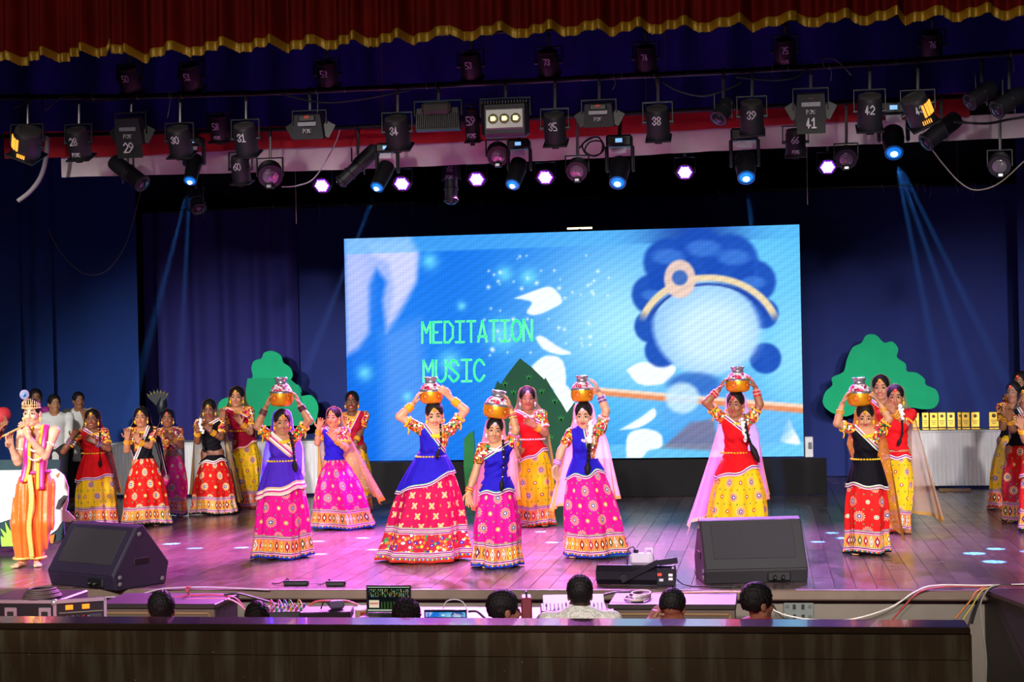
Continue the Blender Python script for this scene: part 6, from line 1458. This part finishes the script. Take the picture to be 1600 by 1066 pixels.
# ---- pots
def pot(label, cx, ytop, ybot, w, who, off=.0, tilt=0.0, cols=('E8A81E', 'B8103A')):
    c = UD(cx, (ytop+ybot)/2, who.d0-off); q = 1/pxm(c); H, R = (ybot-ytop)*q, w*q/2; b = UD(cx, ybot, who.d0-off)
    rt = empty('water_pot', b, 0, label, 'pot', 'decorated pots carried on heads', rot=(0, math.radians(tilt), YAW))
    gold_ = M('pot_gold', 'E89A14', .32, metal=.45, var=.12); sil = M('pot_silver', 'C8C0CC', .22, metal=.8, var=.1)
    MB().lathe([(R*.55, 0), (R*.86, H*.05), (R*.99, H*.16), (R, H*.36), (R*.98, H*.46)], n=28).build('body', gold_, rt, True, sharp=50)
    MB().lathe([(R*1.0, H*.45), (R*1.02, H*.48), (R*.93, H*.53)], n=28, cap=False).build('silver_band', sil, rt, True)
    MB().lathe([(R*.93, H*.53), (R*.80, H*.66), (R*.56, H*.76)], n=28, cap=False).build('shoulder', patch_mat('pot_shoulder', ['B8103A', 'D8C8D8', 'C81848', 'D8C8D8', '8A1040', 'E8E0F0'], 34, 'B8A8B8'), rt, True)
    m = MB(); m.lathe([(R*.56, H*.76), (R*.46, H*.82), (R*.47, H*.88), (R*.58, H*.97), (R*.56, H), (R*.47, H*.97), (R*.40, H*.86)], n=24, cap=False); m.build('neck', sil, rt, True)
    MB().lathe([(R*.36, H*.86), (.001, H*.80)], n=20, cap=False).build('inside', M('pot_inside', '3A3430', .5), rt, True)
    fm = M('pot_flower', 'C81E28', .5, var=0); fy = M('pot_flower_eye', 'F8D040', .5, var=0)
    for k in range(5):
        a = -math.pi/2-.5+k*1.256; m = MB(); cz = H*.28
        for j in range(8):
            t = j*math.pi/4; pts = []
            for rr, tt in ((.03, 0), (.09, -.22), (.15, 0), (.09, .22)):
                dx, dz = rr*math.cos(t+tt)*R*2.5, rr*math.sin(t+tt)*R*2.5; ang = a+dx/R; rad = R*(1.012 if dz > -H*.1 else .995); pts.append((rad*math.cos(ang), rad*math.sin(ang), cz+dz))
            m.add(pts, [(0, 1, 2, 3)])
        m.mat(1).ball((R*1.0*math.cos(a), R*1.0*math.sin(a), cz), R*.055, 6, 4); m.build('painted_flower', [fm, fy], rt)
    return rt
def top_piece(p, y):            # local height of a pixel row
    return p.L(p.basepx[0], y)[2]
# ================================================================= front dancers
p = Person('girl in violet scarf and pink skirt holding a pot overhead', (440, 872), 641, (441, 661), (442, None), 'B47E5A', hyaw=4, hpitch=5, arms={'L': [(402, 666, .04), (415, 637, .02), (424, 610, .04)], 'R': [(483, 657, .04), (468, 632, .02), (458, 607, .04)]}, palm={'L': PL, 'R': PR}, toes=True)
p.body(1).hair().blouse(blo_o).skirt(S_pink, 394, 486, 871, 722, 441).sash(C_pur, 'L', low=.1, B=.72).apron(C_pur, 778, 762, -200, 20)
p.veil(V_vio, (404, 770), (474, 740), front=112).braid([(453, 678, .12), (458, 700, .17), (460, 718, .18)], .026, .13)
p.necklace('F2C81E', 26, .016, .06).earrings().tikka().belt(720, 'F2C81E').bangles('L', '4A1030', .62, .85, 4).bangles('R', '4A1030', .62, .85, 4).armlet('L').armlet('R')
pot('silver and gold pot held above the girl in violet', 440, 590, 635, 36, p)
p = Person('tall girl in blue scarf and wide magenta skirt with a pot on her head', (672, 876), 628, (679, 646), (681, None), 'CE9A76', hpitch=12, hroll=-4, arms={'L': [(624, 651, .04), (646, 631, .02), (658, 606, .05)], 'R': [(727, 641, .04), (704, 622, .03), (686, 601, .08)]}, palm={'L': PL, 'R': (-.8, .4, .2)}, pel=(667, 752))
p.body(.95).hair().blouse(blo_o).skirt(S_mag, 594, 731, 875, 714, 675, n=6, amp=1.2).sash(C_blue, 'L', low=.1, B=.66).apron(C_blue, 770, 738, -205, 20)
p.braid([(688, 664, .13), (689, 690, .16), (686, 702, .17)], .016, .10, 'E83030').necklace('F2C81E', 28, .019, .06).earrings().tikka().belt(713, 'F0B020').bangles('L', 'F0A818', .55, .85, 6).bangles('R', 'F0A818', .5, .8, 6).armlet('L').armlet('R')
pot('gold pot with silver neck held by the girl in the magenta skirt', 674, 589, 631, 36, p)
p = Person('small smiling girl in blue scarf and pink skirt steadying a tilted pot', (776, 886), 653, (773, 671), (776, None), 'C48C68', hpitch=4, hroll=6, arms={'L': [(742, 742, .05), (732, 770, .10), (734, 803, .14)], 'R': [(806, 672, .02), (798, 639, .0), (792, 615, .02)]}, palm={'L': (.3, -1, 0), 'R': PR})
p.body(1).hair().blouse(blo_o, sleeve=.5).skirt(S_pink, 738, 815, 886, 752, 777).sash(C_blue, 'R', low=.02, B=.80).apron(C_blue, 772, 768, -200, 20)
p.veil(V_nude, (738, 800), (812, 780)).braid([(786, 690, .13), (787, 725, .17), (785, 748, .18)], .02, .12, 'F0E8F0').necklace('F6D8DC', 24, .016, .06).earrings('F6D8DC').tikka('F8E0EC', 'F080B0').bangles('L', 'E04868', .75, .95, 4, 'F0C030').bangles('R', 'F0C060', .6, .8, 3, 'E04868').armlet('R', 'E868A8')
pot('tilted golden pot with red flowers above the small smiling girl', 774, 610, 654, 41, p, 0, 9)
p = Person('girl in pink skirt lifting a pot with one raised arm', (912, 870), 629, (912, 647), (916, None), 'CE9C7C', hyaw=-8, hpitch=10, arms={'L': [(877, 704, .04), (870, 727, .06), (867, 748, .08)], 'R': [(947, 642, .02), (936, 612, .0), (925, 589, .04)]}, palm={'R': PR, 'L': (.6, -.6, 0)}, toes=True)
p.body(.9).hair().blouse(blo_o, hem=.15).skirt(S_pink, 882, 983, 866, 724, 914, n=6).sash(C_blue, 'L', low=.15, B=.05, A=.0).apron(C_blue, 748, 738, -195, 15, wob=.02)
p.veil(V_cream, (862, 800), (965, 778), front=116).braid([(920, 692, .14), (920, 706, .17), (919, 722, .17)], .030, .14).necklace('F8C8D8', 24, .014, .06, .05).flowers([(922, 660, .12), (923, 676, .15), (920, 692, .17)], 'F4F0EA', .02, 34).earrings('F6D8DC').tikka('F6E8EC', 'F080B0').bangles('L', 'A858B8', .7, .95, 5, 'E8C0E0').bangles('R', '7A3A98', .5, .75, 4, 'C8A0E0').armlet('R', 'F0B8C8')
pot('golden pot lifted by the girl with one raised arm', 910, 587, 628, 35, p)
p = Person('girl in red scarf and yellow skirt with a pot behind the right monitor', (1152, 853), 612, (1149, 631), (1151, None), '9C6446', hyaw=-14, hpitch=3, arms={'L': [(1103, 629, .04), (1123, 609, .02), (1136, 586, .05)], 'R': [(1187, 632, .04), (1180, 605, .02), (1167, 580, .06)]}, palm={'L': PL, 'R': PR})
p.body(.8).hair().blouse(blo_o).skirt(S_yel, 1102, 1205, 852, 712, 1155).sash(C_red, 'L', low=.1, B=.74).apron(C_red, 748, 730, -200, 20)
p.veil(V_lil, (1072, 838), (1199, 772), onhead=True, front=112, back=.3).braid([(1164, 664, .12), (1167, 680, .16), (1172, 692, .17)], .030, .22).flowers([(1158, 656, .12), (1162, 672, .16), (1166, 690, .17)], 'F4F0EA', .017, 36).necklace('F2C81E', 22, .012, .05).earrings('F0A030').tikka('F04060', 'F8D040').belt(707, 'F0B020').bangles('L', 'D81C2C', .55, .8, 4, 'F0A0A0').bangles('R', 'D81C2C', .5, .8, 4, 'F0A0A0').armlet('L', 'F0A030').armlet('R', 'F0C030')
pot('golden pot with red flowers held by the girl in red', 1153, 573, 613, 38, p)
p = Person('girl in black scarf and red skirt looking down under a pot', (1354, 866), 631, (1352, 650), (1354, None), 'C48A64', hpitch=18, arms={'L': [(1308, 662, .05), (1316, 632, .03), (1326, 607, .05)], 'R': [(1389, 655, .05), (1374, 630, .03), (1358, 607, .07)]}, palm={'L': PL, 'R': PR}, toes=True)
p.body(.9).hair().blouse(blo_o).skirt(S_red2, 1320, 1389, 864, 722, 1354).sash(C_blk, 'L', low=.1, B=.66).apron(C_blk, 758, 764, -205, 25)
p.veil(V_gold, (1362, 810), (1412, 846), front=100, back=.20).necklace('F2C81E', 26, .017, .06).earrings().tikka().belt(717, 'F2C020').bangles('L', 'F0A818', .55, .65, 2).bangles('R', 'F0A818', .55, .65, 2).armlet('L').armlet('R')
pot('silver necked gold pot above the girl looking down', 1343, 590, 635, 37, p)
# ================================================================= middle and back rows
def girl(label, base, top, head, tone, arms, blouse, skirt, hem, wy, cloth=None, side='L', veil=None, ap=None, hyaw=0, hpitch=0, smile=.7, bang='F0A818', neckc='F2B81E', belt=None, n=7, B=.62, hroll=0, yaw=0, palm=None, nb=3, voxel=.011, braid=None, arm=True, tik=('F2B810', 'C2185B'), bangR=None, **kw):
    q = Person(label, base, top, head, (head[0]+1, None), tone, hyaw=hyaw, hpitch=hpitch, hroll=hroll, yaw=yaw, arms=arms, palm=palm or {}, voxel=voxel, **kw)
    q.body(smile).hair().blouse(blouse).skirt(skirt, hem[0], hem[1], hem[2], wy, base[0], n=n)
    if cloth:
        q.sash(cloth, side, low=.1, B=B)
        if ap: q.apron(cloth, ap[0], ap[1], *(ap[2:] if len(ap) > 2 else (-200, 20)))
    if veil: q.veil(*veil)
    q.necklace(neckc, 22, .014, .055).earrings(neckc).tikka(*tik)
    if belt: q.belt(belt, neckc)
    for s_ in arms: q.bangles(s_, (bangR or bang) if s_ == 'R' else bang, .62, .86, nb)
    if arm:
        for s_ in arms: q.armlet(s_, neckc, tie=False)
    if braid: q.braid(braid, .018, .10)
    return q
girl('girl in red scarf and yellow skirt beside the left monitor', (148, 822), 640, (144, 657), '7A4A34', {'L': [(99, 706, .08), (113, 684, .12), (120, 670, .16)], 'R': [(170, 702, .08), (149, 692, .18), (132, 681, .20)]}, blo_o, S_yel, (119, 187, 820), 712, C_red, 'L', (V_red, (166, 775), (190, 772), .2, 112), (752, 744), hyaw=-10, smile=1, bang='8A6A9A', belt=708, B=.80, braid=[(156, 672, .14), (156, 705, .17), (156, 718, .17)])
girl('girl in black veil and red skirt raising one hand', (226, 821), 637, (221, 655), 'AC7450', {'L': [(198, 704, .05), (199, 686, .10), (199, 668, .14)], 'R': [(234, 697, .08), (216, 691, .17), (211, 674, .20)]}, blo_g, S_red, (190, 268, 819), 720, C_blk, 'R', (V_blk, (226, 760), (262, 745), .16, 108), None, hyaw=-12, B=.1, smile=.8, n=6, toes=True, feet=True, legs=[(222, 820), (240, 822)])
girl('girl in blue veil and pink skirt next to the black veiled one', (271, 807), 640, (262, 657), '8A563C', {'R': [(283, 698, .06), (268, 686, .16), (256, 674, .20)]}, blo_g, S_pink, (248, 291, 806), 716, None, 'L', (V_blue, (258, 740), (288, 735), .15, 100), None, hyaw=-6, smile=1, tik=('F04060', 'F8D040'))
girl('girl in black blouse with a beige veil holding white flowers', (334, 804), 625, (327, 641), '7C4C34', {'L': [(309, 690, .06), (309, 674, .14), (312, 660, .18)], 'R': [(345, 684, .08), (329, 674, .17), (321, 664, .20)]}, blo_g, S_red, (299, 371, 802), 716, C_blk, 'R', (V_beige, (298, 772), (376, 786), .2, 114), (724, 720), hyaw=-10, hpitch=14, smile=.6, B=.85, braid=[(316, 672, .15), (316, 690, .18), (317, 696, .18)]).flowers([(313, 655, .2), (314, 668, .22), (318, 676, .2)], 'F0F4EC', .02, 26)
girl('girl in maroon veil and yellow skirt in the back row at the left', (384, 794), 605, (370, 621), 'B47C5A', {'R': [(391, 676, .06), (377, 662, .15), (368, 648, .20)], 'L': [(352, 672, .05), (350, 655, .10), (346, 640, .14)]}, blo_g, S_yel, (362, 411, 792), 690, C_mar, 'L', (V_red, (356, 745), (404, 740), .16, 112), (706, 690), hyaw=-10, smile=.5, B=.85, belt=673)
girl('girl in blush veil and pink skirt turned to the left', (524, 826), 637, (521, 653), 'C08660', {'L': [(496, 692, .05), (498, 670, .10), (503, 652, .14)], 'R': [(541, 701, .08), (523, 687, .17), (514, 673, .20)]}, blo_g, S_pink, (486, 587, 825), 722, C_blue, 'L', (V_pink, (500, 745), (598, 790), .2, 112), None, hyaw=-22, smile=.9, B=.62, n=6)
girl('girl with dark hair standing behind the one in the blush veil', (556, 803), 612, (550, 629), '6E4430', {'R': [(563, 676, .05), (556, 690, .12), (548, 700, .15)]}, blo_g, S_yel, (534, 580, 802), 705, C_mar, 'R', None, None, hyaw=-8, smile=1, B=.3, tik=('F04060', 'F8D040'), neckc='F0A030')
girl('girl in red scarf and yellow skirt before the pointed green cut-out', (836, 822), 605, (824, 622), 'A06C4C', {'R': [(852, 677, .06), (836, 666, .16), (820, 655, .20)], 'L': [(806, 680, .04), (806, 700, .08), (808, 714, .10)]}, blo_o, S_yel, (808, 866, 821), 704, C_red, 'L', (V_cream, (800, 745), (868, 745), .18, 114), (722, 702), hyaw=4, smile=.8, B=.82, bang='F0981E', neckc='F0C8D0', nb=6, belt=686, tik=('F8C0D8', 'F080B0'))
girl('girl half hidden behind the one looking down, white veil edge', (1380, 818), 587, (1376, 605), 'AE7A58', {'R': [(1398, 668, .04), (1390, 690, .1), (1384, 700, .12)]}, blo_g, S_yel, (1358, 1404, 816), 696, C_red, 'L', (V_cream, (1362, 740), (1398, 740), .15, 112), None, smile=1, B=.7, hyaw=-4)
girl('smiling girl in red with a wide sheer veil trailing right', (1402, 832), 602, (1399, 619), 'A87250', {'R': [(1415, 663, .06), (1395, 642, .16), (1386, 628, .2)], 'L': [(1384, 668, .03), (1386, 652, .10), (1386, 640, .14)]}, M('red_blouse', 'B8141C', .7, spec=.15), S_yel, (1376, 1420, 830), 712, C_red, 'L', (V_nude, (1400, 800), (1472, 815), .2, 106), (716, 716), smile=1, B=.85, neckc='F0B020', tik=('E83040', 'F8D040'), braid=[(1409, 650, .12), (1410, 676, .16), (1408, 684, .16)]).flowers([(1406, 634, .12), (1409, 645, .15), (1411, 655, .15)], 'F4F0EA', .017, 22)
# right edge group
girl('girl in black veil and yellow skirt near the right table', (1580, 795), 597, (1583, 613), '9A6848', {'L': [(1567, 668, .05), (1571, 650, .12), (1572, 630, .16)]}, blo_g, S_yel, (1545, 1606, 793), 684, C_blk, 'R', None, None, smile=.5, hyaw=-20, B=.4, tik=('E83040', 'F8D040'))
girl('tall girl at the back of the right edge group', (1600, 788), 581, (1594, 597), '8C5C40', {'L': [(1580, 660, .03), (1582, 690, .06), (1584, 705, .08)]}, blo_g, S_mag, (1575, 1625, 787), 672, None, smile=.5, hyaw=-18, tik=('E83040', 'F8D040'))
girl('girl in red skirt and black scarf at the right edge', (1594, 816), 604, (1603, 622), '9A6848', {'L': [(1583, 672, .06), (1577, 655, .12), (1577, 636, .16)]}, blo_g, S_red, (1566, 1626, 815), 700, C_blk, 'L', (V_blk, (1584, 730), (1630, 730), .16, 108), None, smile=.5, hyaw=-20, B=.5, nb=4)
girl('girl in scarlet and yellow skirt cut by the right edge', (1626, 832), 606, (1628, 624), 'B47E5C', {'L': [(1602, 688, .06), (1595, 668, .14), (1594, 648, .18)]}, blo_o, S_red2, (1592, 1660, 830), 712, C_red, 'L', None, (745, 740), smile=.5, hyaw=-20, nb=5)
# ================================================================= boy with the flute
p = Person('bare chested boy in orange dhoti playing a wooden flute', (47, 884), 625, (50, 655), (60, None), 'D8A284', yaw=-14, hyaw=-18, hpitch=4, arms={'R': [(70, 713, .10), (45, 684, .22), (37, 664, .22)], 'L': [(28, 722, .06), (18, 700, .16), (13, 680, .20)]}, palm={'R': (-.3, -.5, -.6), 'L': (.5, -.6, 0)}, legs=[(35, 884, .06), (59, 883, .02)], pel=(58, 760), toes=True, hw=.15, hscale=1.0)
p.body(.3, 'B05050').hair(short=True)
k = p.k; zw = top_piece(p, 737); wq = p.J((zw-p.pel[2])/(p.sm[2]-p.pel[2]))
ops = [rc(wq-[0, 0, .01], p.pel+[0, 0, -.05*k], .108*k, .125*k, .05, p.fl)]
for an, sg in zip(p.ank, (-1, 1)):
    hp_ = p.pel+p.rt*.075*k*sg; kn = (hp_+an)/2+p.fr*.02*k; lo_ = an+[0, 0, .03*k]
    ops += [rc(hp_, kn+p.rt*.02*sg*k, .102*k, .098*k, .05), rc(kn+p.rt*.02*sg*k, lo_, .098*k, .062*k, .04)]
ops += [half((0, 0, 1), wq), half((0, 0, -1), np.array([0, 0, .055*k]))]
p.cloth('dhoti', ops, M('orange_satin', 'F0640E', .42, var=.15, vs=12, sheen=.3), warp=lambda X, Y, Z: .008*np.sin(X*95+1.4*np.sin(Z*4))+.003*np.sin(X*210+2*np.sin(Z*6)))
gt = M('gold_trim', 'E8C068', .4, metal=.3, var=.3, vs=70)
P_ = [p.L(47+2*math.sin(y/15), y, .165+.03*math.sin((y-740)/45)) for y in range(742, 872, 8)]; MB().grid(lambda u, v: P_[min(int(v*(len(P_)-1)), len(P_)-1)]+np.array([(u-.5)*.042, 0, 0]), 2, len(P_)).build('front_pleat', gt, p.root, True)
for an in p.ank: MB().ring(an+[0, 0, .012], (0, 0, 1), .075*k, .014, 18, 6).build('ankle_trim', gt, p.root, True)
MB().ring(wq+[0, 0, -.005], (0, 0, 1), .122*k, .016*k, 26, 6, sx=1.0, sy=.82, ax=p.rt).build('waist_sash', M('magenta_satin', 'C01080', .4, sheen=.3), p.root, True)
for sg in (1, -1):
    S_ = smooth_path([p.sm+p.rt*.07*sg*k-p.fr*.03*k+[0, 0, .02*k], p.sm+p.rt*.075*sg*k+p.fr*.03*k+[0, 0, .048*k], p.J(.74)+p.rt*.075*sg*k+p.fr*.112*k, p.J(.40)+p.rt*.07*sg*k+p.fr*.105*k, p.pel+p.rt*.085*sg*k+p.fr*.135*k+[0, 0, -.02*k if sg > 0 else .05*k]], 6)
    for x0_, wd_, nm, mt_s, dd in ((0, .048, 'stole', M('magenta_satin', 'C01080', .4, sheen=.3), .0), (-.030*sg, .026, 'stole_border', M('stole_yellow', 'F0A82A', .6, var=.3, vs=70), .006)):
        m = MB(); m.grid(lambda u, v: S_[int(round(v*(len(S_)-1)))]+p.rt*((u-.5)*wd_+x0_)*k+p.fr*(dd+.008*math.sin(u*math.pi)), 5, len(S_)); o = m.build(nm, mt_s, p.root, True); o.modifiers.new('thick', 'SOLIDIFY').thickness = .006
p.necklace('F0E8E0', 34, .008, .05, .16).necklace('F4F0EC', 40, .007, .05, .24)
p.armlet('R', 'F0E0C8', .55, False).armlet('L', 'F0E0C8', .6, False).earrings('E8C068')
m = MB(); n = 12
for i in range(n+1):
    a = -1.25+2.5*i/n; c_ = p.hp(.084*math.sin(a), .012-.099*math.cos(a), .045); hgt = (.026+.055*math.cos(a)**2)*p.kh; up = p.Rh[:, 2]
    m.tube([c_, c_+up*hgt*.55+p.Rh @ np.array([.004*math.sin(i*2.1), 0, 0]), c_+up*hgt], [.0042*p.kh, .003*p.kh, .0025*p.kh], 5); m.ball(c_+up*hgt, .0055*p.kh, 6, 4)
m.tube([p.hp(.085*math.sin(a), .012-.100*math.cos(a), .043) for a in np.linspace(-1.4, 1.4, 20)], .007*p.kh, 6); m.tube([p.hp(.085*math.sin(a), .012-.100*math.cos(a), .060+.014*math.cos(a)) for a in np.linspace(-1.3, 1.3, 20)], .004*p.kh, 5)
cr = m.build('crown', M('crown_gold', 'F0C890', .35, metal=.4, var=.1), p.root, True)
m = MB(); c_ = p.hp(-.03, -.06, .12); m.mat(0).tube([c_, c_+np.array([-.01, 0, .03])], .004, 5); m.mat(1).ball(c_+np.array([-.012, 0, .05]), (.048, .006, .05), 12, 8); m.mat(2).ball(c_+np.array([-.012, -.005, .046]), (.02, .006, .024), 10, 6); m.mat(3).ball(c_+np.array([-.012, -.009, .044]), (.011, .005, .014), 8, 6)
m.build('peacock_feather', [gt, M('feather_grey', '7A7498', .6, var=.4, vs=60), M('feather_teal', '1E8A9A', .4), M('feather_blue', '1C2C8A', .4)], cr, True)
a, b = UD(46, 661, p.d0-.25), UD(4, 682, p.d0-.22); fl_ = empty('flute', (a+b)/2, 0, 'thin wooden flute held to the boy\'s lips', 'flute'); a, b = a-np.array(fl_.location), b-np.array(fl_.location)
MB().cyl(a, b, .0105, .0095, 10).build('tube', M('bamboo', 'C8945A', .5, var=.15), fl_, True, sharp=40)
for i in range(6): c_ = a+(b-a)*(.35+.09*i); MB().ball(c_+np.array([0, -.010, .003]), .0035, 6, 4).build('finger_hole', M('recess_black', '060608', .6), fl_)
# ================================================================= bystanders at the left
def man(label, base, top, head, tone, arms, shirt, trousers='181820', hyaw=0, hpitch=0, kurta=True, smile=.2, yaw=0, long=False, z0=0.0, palm=None, sleeve=1.0, neckr=.062, d=None, moust=False, hroll=0, feet=True, hw=.16, wide=1.12, hairc='hair_black', vol=1.0, short=True, hscale=1.0, collar=None, fade=0.0, rough=.0014):
    q = Person(label, base, top, head, (head[0], None), tone, hyaw=hyaw, hpitch=hpitch, hroll=hroll, yaw=yaw, arms=arms, palm=palm or {}, voxel=.011, z0=z0, d=d, feet=feet, hw=hw, hscale=hscale, wide=wide)
    q.body(smile, 'A05A4A', moust=moust).hair(short=short, color=hairc, vol=vol, fade=fade, rough=rough); k = q.k
    ops = q.torso(.016*k, bust=False)
    if kurta: ops += [rc(q.pel+[0, 0, .02*k], q.pel-[0, 0, .26*k], .115*k, .135*k, .05, q.fl)]
    for s_ in q.arms:
        e, w_, _ = q.arms[s_]; ops.append(q.upper_arm(s_, .014*k))
        if sleeve > 1: ops.append(rc(e, e+(w_-e)*(sleeve-1), .052*k, .042*k, .02))
    ops += [half((0, 0, -1), q.pel-[0, 0, (.25 if kurta else .02)*k]), el(q.sm+q.fr*.03*k+[0, 0, .055*k], np.array((neckr, neckr*1.1, neckr))*k, None, .004, 'sub')]
    q.cloth('shirt', ops, shirt, .011, warp=lambda X, Y, Z: .003*np.sin(X*40+Z*30)+.002*np.sin(Z*70+X*15))
    if collar:
        MB().ring(q.sm+[0, .01*k, .038*k], nrm((0, -.35, 1)), .062*k, .016*k, 20, 6).build('collar', shirt, q.root, True)
    q.cloth('trousers', q.leg_ops(.018*k)+[rc(q.pel-q.rt*.045*k, q.pel+q.rt*.045*k, .10*k, .10*k, .03), half((0, 0, -1), np.array([0, 0, .05*k]))], M('trousers_'+trousers, trousers, .8), .013)
    return q
wsh = M('white_kurta', 'C8CCC8', .7, var=.08, sheen=.2)
man('boy in white kurta standing with folded arms behind', (88, 802), 617, (85, 632), '9A6A4C', {'L': [(70, 690, -.05), (78, 708, -.1), (86, 712, -.1)], 'R': [(108, 690, -.05), (100, 708, -.1), (92, 712, -.1)]}, wsh, hyaw=16, sleeve=1.9, collar=1)
man('man in white kurta with a hand over his mouth', (122, 783), 613, (123, 629), '8A5A40', {'R': [(138, 684, .10), (133, 655, .14), (129, 636, .14)], 'L': [(104, 690, .0), (106, 716, .05), (108, 730, .06)]}, wsh, hyaw=18, sleeve=1.6, palm={'R': (-.3, .9, 0)}, moust=True, collar=1)
man('person in purple half hidden behind the boy with the crown', (57, 795), 608, (56, 624), '7A5238', {'R': [(78, 684, .02), (72, 712, .05), (68, 726, .06)]}, M('purple_top', '8A1A78', .7), hyaw=6, short=False, hw=.125, wide=1.0)
q = man('person in red clapping hands at the left edge', (-30, 860), 598, (-26, 618), '8A5638', {'R': [(-26, 706, .16), (1, 676, .30), (17, 645, .32)], 'L': [(-52, 700, .20), (-6, 680, .36), (12, 646, .38)]}, M('red_kurta', 'A8202A', .7), sleeve=1.25, palm={'R': (-1, -.2, 0), 'L': (1, .2, 0)}, hyaw=30)
q.bangles('R', 'F0A818', .75, .9, 2)
# ================================================================= control crew in the pit, seen from behind
def crew(label, head, top, d, tone, shirt, hyaw, w, arms=None, vol=1.05, short=True, hroll=0, palm=None, sleeve=1.0, wide=1.2, neckr=.062, hscale=None, hpitch=0, collar=None, moust=False, fade=0.0, rough=.0025):
    d = depth(PY(head[0], head[1], YW+.72)); ks = FPX/d
    # standing on the pit floor: find the height
    ht = UD(head[0], top, d)[2]-PIT; k = ht/1.5; hs = (w/ks)/(.162*k)
    if short and not fade: fade = -.045
    sx = head[0]; aa = arms or {'L': [(sx-34, 1010, .0), (sx-28, 1050, -.18), (sx-20, 1056, -.3)], 'R': [(sx+34, 1010, 0), (sx+28, 1050, -.18), (sx+20, 1056, -.3)]}
    return man(label, (head[0], 1000), top, head, tone, aa, shirt, hyaw=hyaw, kurta=False, z0=PIT, d=d, short=short, vol=vol, yaw=180 if arms is None else 180, hroll=hroll, palm=palm, sleeve=sleeve, hscale=hs, hpitch=hpitch, wide=wide, neckr=neckr, collar=collar, moust=moust, fade=fade, rough=rough)
crew('man with thinning hair and white collar at the left desk', (252, 947), 925, 11.6, '8A5E46', M('white_shirt', 'D0D0CC', .7), 182, 40, collar=1)
crew('person with glossy black hair in front of the small mixer', (402, 960), 941, 11.6, '7A523C', M('dark_top', '15141A', .8), 180, 38, short=False, vol=1.02)
crew('person with frizzy black hair before the open laptop', (635, 957), 938, 11.6, '7A523C', M('dark_top', '15141A', .8), 180, 40, short=False, vol=1.08, rough=.006)
crew('bearded man with wavy black hair looking right', (789, 950), 925, 11.6, '8C5C42', M('dark_top', '15141A', .8), 112, 40, vol=1.1, moust=True)
crew('man in pale patterned shirt at the white mixing desk', (906, 922), 900, 11.7, '7E543E', patch_mat('pale_print', ['C8C8C0', 'D8D8D0', 'B8B8B0', 'D0D0C8', 'E0E0D8'], 60, 'C0C0B8'), 180, 39, wide=1.3, collar=1, hpitch=-6, fade=-.05)
crew('boy with a short faded haircut raising a hand to his face', (1052, 946), 922, 11.6, '8C5C42', M('orange_black_top', 'A8402A', .7), 165, 38, vol=1.08, fade=-.005, arms={'L': [(1010, 1006, -.05), (1014, 972, -.16), (1024, 956, -.18)], 'R': [(1086, 1010, 0), (1080, 1050, -.2), (1072, 1056, -.3)]}, palm={'L': (.8, .5, 0)})
crew('young man with tall black hair in a red shirt looking right', (1185, 943), 914, 11.6, '8C5C42', M('red_shirt', '9A2A30', .7), 125, 40, vol=1.12, fade=.0, collar=1)
